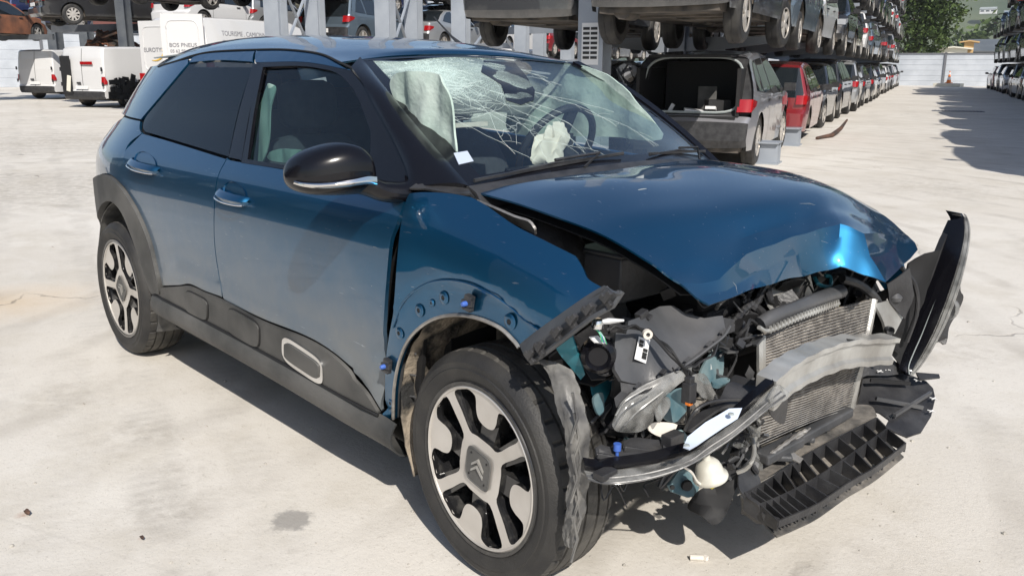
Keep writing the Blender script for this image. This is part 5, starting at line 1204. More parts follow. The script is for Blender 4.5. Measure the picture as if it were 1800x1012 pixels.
# corner web closing between pillar foot, wing and scuttle
G = [[tuple(ws(t*1.0, 1, .0)) for t in T_], [tuple(ws(t, 1, 0)+np.array([.03, 0, -.012])) for t in T_], [tuple(ws(t, 1, 0)+np.array([.06, 0, -.05])) for t in T_]]
mb = MB(); mb.grid(G); mb.build('scuttle_panel', 'plast', HC, thick=.01)
plate('pillar_foot', [PY(720, 332, -.80), PY(775, 338, -.765), PY(826, 342, -.72), PY(834, 349, -.70), PY(824, 334, -.69), PY(780, 318, -.72), PY(740, 318, -.77)], 'plast', HC, thick=.006)
# wipers
def wiper(a, b, c, name='wiper'):
    mb = MB(); mb.tube([a, (np.array(a)+b)/2+[0, 0, .012], b], .004, 6); mb.beam(np.array(a)+[0, 0, .004], np.array(b)+[0, 0, .004], .007, .008)
    mb.tube([b*.5+np.array(a)*.5+[0, 0, .02], np.array(b)*.8+np.array(a)*.2+[0.01, 0, .02], c], .005, 6); mb.build(name, 'plast', HC)
wiper(ws(.02, .985, .012), ws(.50, .955, .014), ws(.33, 1.02, .01)); wiper(ws(.60, .97, .012), ws(.98, .93, .014), ws(.86, 1.03, .01))
# --- fractures
def cracks():
    rg = random.Random(3); mb = MB(); u0, v0 = .20, .17
    def line(pts, r): r *= 1.0; mb.tube([ws(u, v, .0015+sag(u, v)) for u, v in pts], r, 4, cap=False)
    for i in range(210):
        a = rg.uniform(-.35, 2.2) if rg.random() < .75 else rg.uniform(-3.1, 3.1)   # mostly fanning down and across
        ln = rg.uniform(.08, .30) if rg.random() < .93 else rg.uniform(.45, .7); pts = []; r0 = rg.uniform(.01, .10)
        for k in range(9):
            d = r0+ln*k/8; aa = a+.35*math.sin(k*.5+i)*k/8+rg.uniform(-.03, .03)
            u = u0+d*math.cos(aa)*.62; v = v0+d*math.sin(aa)
            if 0.055 < u < .9 and .02 < v < .94: pts.append((u, v))
            else: break
        if len(pts) > 2: line(pts, rg.choice((.00035, .00045, .0006)))
    for i in range(90):                       # chords between the rays
        d = rg.uniform(.05, .46); a = rg.uniform(-.4, 2.4); pts = []
        for k in range(6):
            aa = a+k*.12*rg.uniform(.5, 1.3); dd = d+rg.uniform(-.012, .012); u, v = u0+dd*math.cos(aa)*.62, v0+dd*math.sin(aa)
            if .055 < u < .9 and .02 < v < .94: pts.append((u, v))
        if len(pts) > 2: line(pts, .0004)
    for u1, v1, u2, v2, b in ((.30, .42, .40, .93, .05), (.36, .42, .44, .9, .07), (.44, .36, .66, .74, .05), (.40, .25, .74, .62, -.05), (.36, .15, .70, .38, .06), (.62, .62, .70, .90, .04), (.10, .3, .24, .93, -.03), (.08, .22, .14, .6, .02), (.24, .55, .40, .90, .07), (.3, .8, .46, .94, .03), (.42, .1, .62, .2, .03), (.2, .75, .34, .62, .03), (.26, .5, .27, .92, .05), (.55, .1, .66, .3, .04), (.34, .3, .52, .62, -.04)):
        ph = rg.uniform(0, 6); pts = [(u1+(u2-u1)*t+b*math.sin(math.pi*t)+.006*math.sin(t*9+ph)+rg.uniform(-.004, .004), v1+(v2-v1)*t+rg.uniform(-.009, .009)) for t in [k/13 for k in range(14)]]; line(pts, rg.choice((.0004, .0005)))
        for _ in range(5):       # short branches leaving the crack
            k = rg.randint(2, 11); a_ = rg.uniform(-.6, 2.4); l = rg.uniform(.02, .10); u, v = pts[k]
            br = [(u+l*t*math.cos(a_+t*.5)*.62, v+l*t*math.sin(a_+t*.5)) for t in (0, .25, .5, .75, 1)]
            if all(.055 < p[0] < .95 and .02 < p[1] < .94 for p in br): line(br, .0003)
    # crumbled rim along the upper near edge
    for i in range(150):
        t = rg.random(); u = .07+.05*rg.random()**2+(.25*max(0, t-.45) if t > .45 else 0)*0; v = .04+.62*t
        if rg.random() < .4: u = .08+.5*rg.random(); v = .03+.04*rg.random()
        else: u = .06+.035*rg.random()+.0; 
        a = rg.uniform(0, 3.1); l = rg.uniform(.006, .03); line([(u, v), (u+l*math.cos(a)*.6, v+l*math.sin(a))], .0007)
    mb.build('glass_cracks', 'crack', HC, smooth_=False)
    # crazed, milky area where the laminate is crushed
    m = bpy.data.materials.new('crazed laminate'); m.use_nodes = True; N, L = nm(m); b = N['Principled BSDF']; b.inputs['Base Color'].default_value = (.62, .78, .72, 1); b.inputs['Roughness'].default_value = .45
    tr = N.new('ShaderNodeBsdfTransparent'); mx = N.new('ShaderNodeMixShader'); tc = N.new('ShaderNodeTexCoord')
    def P_(t, **k):
        n = N.new(t)
        for a_, v_ in k.items(): n.inputs[a_].default_value = v_
        return n
    v1 = P_('ShaderNodeTexVoronoi', Scale=95.); v1.feature = 'DISTANCE_TO_EDGE'; L.new(tc.outputs['Object'], v1.inputs['Vector'])
    r1 = P_('ShaderNodeMapRange'); r1.inputs[1].default_value = .06; r1.inputs[2].default_value = .0; L.new(v1.outputs[0], r1.inputs[0])
    no = P_('ShaderNodeTexNoise', Scale=9., Detail=6.); L.new(tc.outputs['Object'], no.inputs['Vector'])
    ds = N.new('ShaderNodeVectorMath'); ds.operation = 'DISTANCE'; c = ws(.27, .13); ds.inputs[1].default_value = tuple(c); L.new(tc.outputs['Object'], ds.inputs[0])
    sc = N.new('ShaderNodeMath'); sc.operation = 'MULTIPLY_ADD'; sc.inputs[1].default_value = .28; L.new(no.outputs[0], sc.inputs[0]); L.new(ds.outputs['Value'], sc.inputs[2])
    r2 = P_('ShaderNodeMapRange'); r2.inputs[1].default_value = .60; r2.inputs[2].default_value = .20; r2.inputs[4].default_value = 1; L.new(sc.outputs[0], r2.inputs[0])
    q1 = N.new('ShaderNodeMath'); q1.operation = 'MULTIPLY_ADD'; q1.inputs[1].default_value = .50; q1.inputs[2].default_value = .46; L.new(r1.outputs[0], q1.inputs[0])
    q2 = N.new('ShaderNodeMath'); q2.operation = 'MULTIPLY'; L.new(q1.outputs[0], q2.inputs[0]); L.new(r2.outputs[0], q2.inputs[1])
    L.new(q2.outputs[0], mx.inputs[0]); L.new(tr.outputs[0], mx.inputs[1]); L.new(b.outputs[0], mx.inputs[2]); L.new(mx.outputs[0], N['Material Output'].inputs[0])
    G = [[tuple(ws(.055+.6*i/20, .02+.75*j/20, .002+sag(.055+.6*i/20, .02+.75*j/20))) for i in range(21)] for j in range(21)]
    mb = MB(); mb.grid(G); mb.build('crazed_glass', m, HC, ang=180)
cracks()
_uv = [(u/40, v/40) for u in range(41) for v in range(41)]
def to_px(P):
    v = CM @ (np.array(P)-CAMP); return 900+FPX*v[0]/v[2], 506-FPX*v[1]/v[2]
_wp = [to_px(ws(u, v)) for u, v in _uv]
def ws_at(px, py, off=.003):
    best = min(range(len(_uv)), key=lambda i: (_wp[i][0]-px)**2+(_wp[i][1]-py)**2); u, v = _uv[best]
    for _ in range(6):
        p = np.array(to_px(ws(u, v))); a = np.array(to_px(ws(u+.01, v))); b = np.array(to_px(ws(u, v+.01))); J = np.array([(a-p)/.01, (b-p)/.01]).T
        d = np.linalg.solve(J, np.array([px, py])-p); u += max(-.1, min(.1, d[0])); v += max(-.1, min(.1, d[1]))
    return ws(u, v, off)
plate('windscreen_sticker', [ws_at(797, 271), ws_at(821, 267), ws_at(832, 285), ws_at(806, 291)], 'bluewhite', HC, thick=.001)
# --- bonnet: crumpled sheet, folded up at its leading edge
def plane_hit(px, py, P0, n): d = ray(px, py); n = np.array(n); return tuple(CAMP+d*(((P0-CAMP)@n)/(d@n)))
_rA = np.array(PY(1395, 417, -.06)); _nA = np.array([.78, -.50, -.38])      # hollow facet under the ridge
_rB = np.array(PY(1476, 393, .13)); _nB = np.array([.70, -.51, .50])       # fold that faces the sun
hrows = [
 [(-.193, -.68, 1.012), (-.15, -.45, 1.030), (-.13, -.22, 1.038), (-.14, .04, 1.040), (-.17, .28, 1.034), (-.25, .48, 1.015), (-.36, .70, .975)],
 [(-.03, -.665, .996), (.0, -.45, 1.024), (.02, -.2, 1.034), (.02, .05, 1.037), (.0, .28, 1.028), (-.06, .50, 1.005), (-.18, .71, .966)],
 [(.12, -.65, .972), (.15, -.44, 1.000), (.18, -.2, 1.008), (.19, .05, 1.012), (.17, .28, 1.008), (.12, .50, .985), (.03, .71, .944)],
 [(.24, -.63, .944), (.27, -.43, .966), (.30, -.2, .970), (.31, .04, .980), (.29, .27, .982), (.25, .49, .955), (.20, .70, .905)],
 [tuple(PY(1150, 467, -.60)), tuple(PY(1240, 455, -.42)), (.355, -.22, .905), (.375, -.0, .925), (.375, .20, .940), (.345, .42, .918), (.33, .66, .862)],
 [tuple(PY(1195, 500, -.57)), tuple(PY(1262, 493, -.42)), tuple(PY(1311, 446, -.27)), tuple(_rA), tuple(_rB), plane_hit(1518, 410, _rB, _nB), tuple(PY(1596, 415, .645))],
 [tuple(PY(1222, 522, -.535)), tuple(PY(1275, 512, -.40)), tuple(PY(1336, 474, -.20)), plane_hit(1404, 452, _rA, _nA), plane_hit(1473, 435, _rB, _nB), plane_hit(1528, 452, _rB, _nB), tuple(PY(1607, 428, .62))],
 [tuple(PY(1247, 537, -.50)), tuple(PY(1290, 521, -.38)), tuple(PY(1345, 501, -.19)), plane_hit(1410, 484, _rA, _nA), plane_hit(1478, 470, _rB, _nB), plane_hit(1556, 496, _rB, _nB), tuple(PY(1612, 441, .60))],
]
def lerp_sharp(G, n=8):
    """smooth sheet at the back, angular folds in the buckled front rows"""
    def lin(P, n): return [np.array(P[i])*(1-j/n)+np.array(P[i+1])*(j/n) for i in range(len(P)-1) for j in range(n)]+[np.array(P[-1])]
    rows = []
    for i, r in enumerate(G):
        c, l = cat(r, n), lin(r, n); k = 0 if i < 4 else (.5 if i == 4 else .92); rows.append([a*(1-k)+b*k for a, b in zip(c, l)])
    cols = list(zip(*rows)); out = []
    for c in cols:
        s1 = cat(c[:6], n)[:4*n+1]; s2 = lin(c[4:], n)[1:]; out.append(s1+s2)
    return [list(r) for r in zip(*out)]
mb = MB(); mb.grid(lerp_sharp(hrows)); bo = mb.build('bonnet', 'paint', HC, thick=.005, off=0, ang=16)
me = bo.data
# fine buckles in the pressed sheet
rgd = random.Random(4)
for v in me.vertices:
    x, y, z = v.co; t = min(max((x-.30)/.12, 0), 1)
    v.co.z += t*.003*math.sin(y*31+x*17)*math.cos(x*55+y*9)+.0035*math.exp(-((x-.02)/.10)**2)*math.sin(y*14)
# inner frame of the bonnet seen from below
mb = MB(); mb.grid([[ (p[0]-.02, p[1]*.95, p[2]-.035) for p in r] for r in tensor(hrows[:6], 3)]); mb.build('bonnet_frame', 'black', HC, thick=.004)
# paint flake, scratches and bare edges
_HT = [p for r in lerp_sharp(hrows) for p in r]; _HP = np.array([to_px(p) for p in _HT])
def hood_at(px, py, off=.004): i = int(((_HP-[px, py])**2).sum(1).argmin()); return np.array(_HT[i])+np.array([.4, 0, .9])*off
plate('paint_flake', [hood_at(*p) for p in ((1112, 316), (1134, 312), (1128, 322), (1136, 332), (1122, 336), (1118, 326))], 'grey', bo, thick=.0006, step=.02)
rgs = random.Random(19)
for px, py, l, a in ((1318, 455, 18, .9), (1402, 442, 26, .2), (1262, 478, 30, 1.3), (1290, 505, 22, 1.1), (1440, 425, 20, .4), (1420, 360, 14, .2)):
    mb = MB(); mb.tube([hood_at(px-l*math.cos(a), py-l*math.sin(a)*.5, .003), hood_at(px, py, .0035), hood_at(px+l*math.cos(a)*.8, py+l*math.sin(a)*.5, .003)], [.0002, .0005, .0002], 4); mb.build('scratch', 'grey', bo)
# --- wheels
def hero_wheel(yaw, ang, loc, nm_='wheel'):
    w = bpy.data.objects.new(nm_, None); COL.objects.link(w); w.parent = HC; w.location = loc; w.rotation_euler = (0, 0, yaw); w.empty_display_size = .1
    R0, wd = .318, .205; o = -wd/2; n = 144
    prof = [(.222, o+.018), (.226, o+.008), (.232, o+.003), (.236, o+.006), (.262, o-.004), (.270, o-.006), (.273, o-.003), (.287, o-.003), (.297, o+.003), (.306, o+.012), (.3125, o+.022)]
    mbt = MB(); mbt.lathe(prof, (0, 0, 0), 'Y', n)
    mbt.build('sidewall', 'rubber', w, ang=28)
    tr = [(.3125, o+.022), (.3155, o+.032), (.3165, o+.050), (.3166, o+.0505), (.309, o+.0515), (.309, o+.0585), (.3170, o+.0595), (.3178, -.014), (.3100, -.013), (.3100, -.006), (.3180, -.005), (.3180, .028), (.310, .029), (.310, .036), (.3174, .037), (.316, .066), (.309, .067), (.309, .072), (.3155, .073), (.312, .085), (.300, .096), (.27, .101), (.214, .09)]
    V = []; F = []; k = len(tr)
    for i in range(n*2):
        t = 2*math.pi*i/(n*2)
        for j, (r, h) in enumerate(tr):
            cut = (i % 8 == 0 and (j in (0, 1, 2) or 18 <= j <= 20)) or (i % 8 == 4 and j in (6, 7, 10, 11) and False)
            rr_ = r-(.0065 if cut else 0); tw = .012*math.sin(j*.6); V.append((rr_*math.cos(t+tw*0), h, rr_*math.sin(t+tw*0)))
    for i in range(n*2):
        for j in range(k-1): F.append((i*k+j, i*k+j+1, ((i+1) % (n*2))*k+j+1, ((i+1) % (n*2))*k+j))
    mesh('tread', V, F, 'tread', w, ang=25)
    # rim: diamond cut face with four blades and four paddles over a black barrel
    rim = bpy.data.objects.new('rim', None); COL.objects.link(rim); rim.parent = w; rim.rotation_euler = (0, ang, 0); rim.scale = (1.045, 1, 1.045); rim.empty_display_size = .1
    def hole(mid):
        s_, c_ = math.sin(rad(46)), math.cos(rad(46)); L = []
        def ed(t, o_): return (t*s_-o_*c_, t*c_+o_*s_)
        right = [ed(.095, .0175), ed(.15, .019), ed(.194, .021)]
        arc_ = [(.204*math.sin(rad(a)), .204*math.cos(rad(a))) for a in (36, 31, 26, 21)]
        pad_ = [(.048, .186), (.042, .168), (.040, .150), (.031, .130), (.012, .121)]
        R_ = [(.026, .080)]+right+arc_+pad_
        loop = R_+[(-x, y) for x, y in reversed(R_)]
        sm = cat(loop, 3, True); a = rad(mid-90)
        return [(x*math.cos(a)-y*math.sin(a), x*math.sin(a)+y*math.cos(a)) for x, y in sm]
    outer = [(.2135*math.cos(2*math.pi*i/90), .2135*math.sin(2*math.pi*i/90)) for i in range(90)]
    holes = [hole(79+90*k) for k in range(4)]
    v, f = tri2d(outer, holes, .02)
    dish = lambda r: o+.006+.012*(1-(r/.2135)**2)-.010*math.exp(-(r/.07)**2)
    rm = mesh('rim_face', [(x, dish(math.hypot(x, z)), z) for x, z in v], f, ['alloy', 'rimblk'], rim, thick=.018, off=-1, rim=1, ang=50)
    if sum(p.normal.y for p in rm.data.polygons) > 0: rm.data.flip_normals()
    # thin dark slots at the feet of the blades
    b = MB(); b.lathe([(.226, o+.004), (.224, o+.001), (.215, o+.002), (.2135, o+.012), (.208, o+.03), (.200, o+.10), (.19, o+.17)], (0, 0, 0), 'Y', 90, 1)
    b.lathe([(.2145, o+.006), (.210, o+.002), (.206, o+.004), (.205, o+.014)], (0, 0, 0), 'Y', 90, 0)
    b.build('rim_barrel', ['alloy', 'rimblk'], rim, ang=35)
    b = MB()
    for q in range(4):
        for off_, r_out, hw in ((79-45, .205, .03), (79, .20, .036)):
            a = rad(off_+90*q); c_, s_ = math.cos(a), math.sin(a); V = []
            for rr_, h_, y0, y1 in ((.05, hw*.7, o+.022, o+.075), (r_out, hw, o+.022 if off_ != 79 else o+.04, o+.06)):
                for sg in (-1, 1):
                    for yy in (y0, y1): V.append((c_*rr_-s_*h_*sg, yy, s_*rr_+c_*h_*sg))
            b.add(V, [(0, 2, 6, 4), (0, 4, 5, 1), (2, 3, 7, 6), (4, 6, 7, 5)])
    b.lathe([(.0, o+.07), (.075, o+.07), (.085, o+.09), (.10, o+.13)], (0, 0, 0), 'Y', 32)
    b.build('rim_back', 'rimblk', rim, smooth_=False)
    b = MB(); b.lathe([(0, o+.105), (.135, o+.105), (.14, o+.11), (.14, o+.125)], (0, 0, 0), 'Y', 48); b.build('brake_disc', 'aludark', rim)
    # hub cap: dark rounded square with double chevron
    sq = []
    for i in range(40):
        a = 2*math.pi*i/40; e = .42; x = .050*math.copysign(abs(math.cos(a))**e, math.cos(a)); z = .050*math.copysign(abs(math.sin(a))**e, math.sin(a)); t = rad(79-90); sq.append((x*math.cos(t)-z*math.sin(t), x*math.sin(t)+z*math.cos(t)))
    b = MB(); n_ = len(sq); yy = dish(0); b.add([(x*1.0, yy-.001, z) for x, z in sq]+[(x*.93, yy-.0035, z*.93) for x, z in sq]+[(x*.90, yy-.0015, z*.90) for x, z in sq], [(i, (i+1) % n_, (i+1) % n_+n_, i+n_) for i in range(n_)]+[(i+n_, (i+1) % n_+n_, (i+1) % n_+2*n_, i+2*n_) for i in range(n_)]+[tuple(2*n_+i for i in range(n_))]); cap = b.build('hub_cap', 'clad', rim, smooth_=False)
    b = MB(); t = rad(79-90)
    for dz in (-.004, .0135):
        V = []
        for x, z in ((-.024, -.016), (0, .006), (.024, -.016), (.024, -.009), (0, .0155), (-.024, -.009)):
            z += dz; V.append((x*math.cos(t)-z*math.sin(t), yy-.0045-.003*(1-abs(x)/.024), x*math.sin(t)+z*math.cos(t)))
        V2 = [(p[0], yy-.0015, p[2]) for p in V]; b.add(V+V2, [(0, 1, 4, 5), (1, 2, 3, 4), (6, 11, 10, 7), (7, 10, 9, 8)]+[(i, i+6, (i+1) % 6+6, (i+1) % 6) for i in range(6)])
    b.build('chevron_badge', 'alu', rim, smooth_=False)
    b = MB()
    for q in range(4):
        a = t+rad(45+90*q); b.lathe([(0, yy-.003), (.0028, yy-.003), (.003, yy-.001)], (.056*math.cos(a)*.78, 0, .056*math.sin(a)*.78), 'Y', 8)
    b.build('cap_screw', 'black', rim)
    return w
hero_wheel(rad(-2.3), 0, (0, -.7375, .318)); hero_wheel(0, rad(32), (-2.595, -.7375, .318))
for x in (0, -2.595): hero_wheel(math.pi, .4, (x, .7375, .318))
# wheel houses
def house(x0, z0, r, name, mat, a0=-20, a1=200, y0=-.815, y1=-.50, wob=.004):
    G = []
    for i in range(33):
        a = rad(a0+(a1-a0)*i/32); G.append([(x0+r*math.cos(a)+wob*math.sin(i*2.1+j), y0+(y1-y0)*j/5, z0+r*math.sin(a)+wob*math.cos(i*1.7+j*2)) for j in range(6)])
    mb = MB(); mb.grid(G); q = [(x0+(r)*math.cos(rad(a0+(a1-a0)*i/32)), y1, z0+r*math.sin(rad(a0+(a1-a0)*i/32))) for i in range(33)]; mb.add(q, [tuple(range(33))]); return mb.build(name, mat, HC, thick=.004, off=1)
house(.0, .372, .366, 'wheel_house', 'mud', 65, 212); house(-2.56, .36, .362, 'wheel_house', 'liner', -30, 205)
# --- floor, bulkheads and cabin
mb = MB(); mb.box((-1.6, 0, .24), (3.2, 1.46, .10)); mb.box((-2.95, 0, .5), (.6, 1.3, .5)); mb.build('floor_pan', 'black', HC, smooth_=False)
mb = MB(); mb.box((-.33, 0, .62), (.06, 1.36, .66)); mb.build('bulkhead', 'black', HC, smooth_=False)
side_panel('inner_door', [(400, 285, 1), (430, 290), (560, 308), (700, 330, 1), (690, 450), (668, 720, 1), (500, 630), (400, 580, 1), (280, 510, 1), (230, 330, 1), (226, 264, 1), (252, 240, 1)], 'dash', off=-.075, gap=0, w=lambda x, z: SW(x, z, False), step=.08)
mb = MB()
G = []
for x, z in ((-.24, .95), (-.36, .935), (-.56, .925), (-.68, .90), (-.76, .85), (-.76, .70), (-.60, .5)): G.append([(x-.03*abs(y), y*1.35, z-.03*abs(y)**2+(.03 if abs(y-.28) < .15 and x < -.5 else 0)) for y in (-.48, -.35, -.2, -.05, .1, .2, .28, .36, .48)])
mb.grid(tensor(G, 3)); mb.build('dashboard', 'dash', HC, thick=.01)
mb = MB(); mb.box((-.69, 0, .94), (.03, .24, .11), Matrix.Rotation(.25, 3, 'Y')); mb.build('centre_screen', 'pblack', HC, bev=.008)
mb = MB(); mb.box((-.66, -.14, .915), (.10, .20, .05)); mb.box((-.60, .34, .94), (.14, .30, .05)); mb.build('instrument_hood', 'dash', HC, bev=.02)
def seat(y, x=-1.32, back=.62):
    t = MB()
    G = []
    for i, (dx, z, w, th) in enumerate(((0, .45, .25, .08), (-.08, .62, .26, .09), (-.15, .80, .26, .09), (-.21, .95, .24, .075), (-.25, 1.05, .18, .05), (-.26, 1.075, .08, .03))):
        G.append([(x+dx+th*math.cos(a)*(1), y+w*math.copysign(abs(math.sin(a))**.6, math.sin(a)), z) for a in [2*math.pi*k/14 for k in range(15)]])
    t.grid(tensor(G, 3)); t.box((x+.26, y, .47), (.5, .5, .14)); s = t.build('seat', 'fabric', HC, ang=60)
    h = MB(); G = []
    for z, w in ((1.10, .09), (1.13, .125), (1.20, .13), (1.26, .12), (1.285, .07)): G.append([(x-.27+.045*math.cos(a), y+w*math.copysign(abs(math.sin(a))**.6, math.sin(a)), z) for a in [2*math.pi*k/14 for k in range(15)]])
    h.grid(tensor(G, 3)); h.tube([(x-.26, y-.05, 1.03), (x-.26, y-.05, 1.12)], .007); h.tube([(x-.26, y+.05, 1.03), (x-.26, y+.05, 1.12)], .007); h.build('head_rest', 'fabric', s)
seat(-.37); seat(.37)
mb = MB(); mb.box((-2.15, 0, .52), (.5, 1.2, .16)); mb.box((-2.42, 0, .82), (.16, 1.2, .62), Matrix.Rotation(-.2, 3, 'Y')); rb = mb.build('rear_bench', 'fabric', HC, bev=.05)
for y in (-.4, .4):
    mb = MB(); mb.box((-2.5, y, 1.16), (.08, .24, .14)); mb.build('head_rest', 'fabric', rb, bev=.03)
mb = MB(); G = [[(x, t*.50*(1 if x < -1.1 else .95), roofz(x)-.05-.02*t*t) for t in (-1, -.5, 0, .5, 1)] for x in (-1.06, -1.3, -1.7, -2.2, -2.8)]; mb.grid(G); mb.build('headlining', 'grey', HC, thick=.006)
# steering wheel
mb = MB(); R = Matrix.Rotation(rad(-62), 3, 'Y'); c = Vector(tuple(PX(978, 262, -.84)))
mb.tube([c+R @ Vector((.185*math.cos(t), .185*math.sin(t), 0)) for t in [2*math.pi*k/36 for k in range(37)]], .015, 8, cap=False)
for a in (0, math.pi, -math.pi/2): mb.beam(c+R @ Vector((.03*math.cos(a+math.pi/2*0), .03*math.sin(a), 0)), c+R @ Vector((.18*math.cos(a), .18*math.sin(a), 0)), .05, .02)
mb.box(c, (.05, .14, .12)); mb.tube([c, c+Vector((.3, 0, -.12))], .03); mb.build('steering_wheel', 'dash', HC)
# curtain airbags
def bag(name, pix, y0, mat, amp=.012, k=38, step=.03, tilt=0):
    P = [np.array(PY(px, py, y0)) for px, py in pix]; q = resample([(p[0], p[2]) for p in cat(P, 4, True)], step); v, f = tri2d(q, (), step)
    V = [(x, y0+amp*(math.sin(x*k+z*9)+.5*math.sin(x*k*2.3-z*14)+.4*math.sin(z*31+x*8))+tilt*(1.35-z), z) for x, z in v]
    return mesh(name, V, f, mat, HC, thick=.006, off=0, ang=180)
bag('curtain_airbag', [(684, 148), (700, 128), (760, 128), (785, 150), (798, 185), (800, 225), (806, 262), (804, 300), (800, 322), (790, 330), (775, 300), (745, 250), (715, 205), (696, 180)], -.585, 'bag', .008, 34, .02)
bag('curtain_airbag', [(925, 105), (1010, 112), (1080, 140), (1130, 190), (1165, 245), (1060, 240), (905, 236), (890, 200), (905, 160)], .52, 'bag', .008, 20)
bag('pillar_airbag', [(470, 150), (478, 148), (484, 158), (476, 200), (466, 282), (444, 283), (450, 215), (460, 175)], -.63, 'baggreen', .004, 50, .02)
bag('rear_curtain_airbag', [(490, 262), (545, 268), (548, 290), (470, 280)], -.66, 'baggreen', .004, 50, .02)
# driver airbag, limp over the steering wheel
def limp():
    rg = random.Random(2); base = np.array(ws_at(962, 268, 0)); d = (base-CAMP); c = np.array(PX(958, 268, -.80)); V = []; F = []; n, m = 34, 26
    for i in range(n+1):
        for j in range(m):
            a = 2*math.pi*j/m; t = math.pi*i/n; r = .076*(1+.26*math.sin(2*a+i*.23)+.13*math.sin(5*a+i*.6)+.07*math.sin(i*1.1+a*2)); V.append((c[0]+.04+.45*r*math.sin(t)*math.cos(a), c[1]+r*.95*math.sin(t)*math.sin(a)+.02*math.sin(t*3), c[2]-1.05*r*math.cos(t)+.015*math.sin(a*5)))
    for i in range(n):
        for j in range(m): F.append((i*m+j, i*m+(j+1) % m, (i+1)*m+(j+1) % m, (i+1)*m+j))
    mesh('driver_airbag', V, F, 'bagw', HC, ang=35)
limp()
mb = MB(); mb.lathe([(0, -.02), (.03, -.02), (.04, 0), (.03, .02), (0, .02)], ws(.50, .24, -.05), 'Z', 16); mb.box(ws(.52, .17, -.06), (.12, .22, .09), Matrix.Rotation(.5, 3, 'Y')); mb.box(ws(.46, .30, -.10), (.04, .24, .07), Matrix.Rotation(.2, 3, 'Z')); mb.build('interior_mirror', 'dash', HC, bev=.015)
plate('screen_tint_patch', [ws_at(*p, .0025) for p in ((850, 108), (905, 112), (925, 135), (940, 160), (938, 178), (915, 186), (890, 178), (880, 150), (845, 128))], 'pblack', HC, thick=.001)
mb = MB(); mb.beam(ws_at(812, 173, -.10), ws_at(868, 171, -.10), .02, .014); mb.build('visor_strip', 'yellowish' if 'yellowish' in M else 'bagw', HC)
# aerial on the roof
mb = MB(); a = np.array([-2.0, .15, roofz(-2.0)]); a = np.array(PY(955, 90, .42)); mb.tube([(-1.55, .40, 1.43), (-1.62, .40, 1.47), (-1.75, .40, 1.56)], [.012, .005, .003], 6); mb.build('aerial', 'plast', HC)
# ================================================================== smashed front end
def pxs(L): return [PX(*p) for p in L]
# wing bracket
G = []
for (a, b) in (((1066, 503, .425), (1092, 514, .47)), ((1050, 512, .40), (1078, 532, .45)), ((1022, 530, .36), (1050, 550, .42)), ((985, 556, .30), (1008, 580, .36)), ((948, 582, .235), (972, 604, .30)), ((916, 607, .175), (934, 634, .24))):
    A, B = PX(*a), PX(*b); m_ = (A+B)/2+np.array([.012, -.012, .0]); G.append([tuple(A), tuple(m_), tuple(B)])
wb = grid_panel('wing_bracket', G, 'darkg', thick=.012, n=3)
mb = MB()
for i, (px, py, xx) in enumerate(((1072, 527, .45), (1040, 548, .41), (1012, 566, .37), (985, 588, .33), (955, 612, .28), (938, 626, .25))):
    P = PX(px, py, xx); mb.box(P+[0, -.012, 0], (.035, .012, .014), Matrix.Rotation(.6, 3, 'Y')); mb.box(P+[.01, -.02, .012], (.012, .012, .03), Matrix.Rotation(.6, 3, 'Y'))
mb.build('bracket_tabs', 'plast', wb, smooth_=False, bev=.002)
mb = MB(); mb.tube(pxs([(1094, 512, .47), (1078, 537, .46), (1040, 558, .43), (1010, 582, .39), (978, 606, .33), (940, 634, .25)]), .006, 6); mb.tube(pxs([(1068, 505, .435), (1030, 530, .38), (985, 562, .31), (930, 602, .20)]), .004, 6); mb.build('bracket_edge', 'darkg', wb)
# teal inner wing below the bracket
grid_panel('inner_wing', [[PX(971, 598, .26), PX(1003, 580, .30)], [PX(985, 622, .27), PX(1014, 612, .31)], [PX(1004, 644, .28), PX(1024, 642, .31)], [PX(1021, 666, .29), PX(1028, 656, .30)]], 'teal', n=4)
# inner rail of the wing
grid_panel('wing_rail', [[PY(838, 352, -.71), PY(842, 360, -.67)], [PY(866, 363, -.725), PY(872, 376, -.67)], [PY(905, 380, -.735), PY(908, 394, -.68)], [PY(930, 388, -.735), PY(934, 406, -.69)], [PY(941, 402, -.735), PY(942, 412, -.71)]], 'aludark', n=3)
# torn wheel house liner hanging in front of the tyre
rows = []
for a, m_, b in (((944, 631, .23), (972, 636, .27), (1006, 652, .31)), ((962, 655, .27), (988, 668, .315), (1016, 684, .34)), ((980, 708, .325), (1003, 716, .36), (1030, 725, .375)), ((995, 772, .355), (1013, 775, .385), (1035, 790, .385)), ((1000, 828, .36), (1016, 832, .385), (1035, 846, .385)), ((998, 872, .355), (1012, 880, .375), (1026, 895, .37)), ((993, 918, .345), (1005, 924, .365), (1014, 930, .35)), ((994, 956, .34), (999, 960, .35), (1003, 961, .345))):
    rows.append([PX(*a), PX(*m_), PX(*b)])
lo = grid_panel('torn_liner', rows, 'liner', thick=.005, n=7, ang=50)
rgl = random.Random(8)
for v in lo.data.vertices: v.co += Vector((rgl.uniform(-1, 1), rgl.uniform(-1, 1), 0))*.0022+Vector((.004*math.sin(v.co.z*60), 0, 0))
for i in range(7):
    y = .70-.07*i; P = PX(1006+3*(i % 3), 690+36*i, .385); mb = MB(); mb.tube([P, P+np.array([.006, .012, -.06]), P+np.array([-.004, .004, -.12])], .004, 5); mb.build('liner_rib', 'liner', lo)
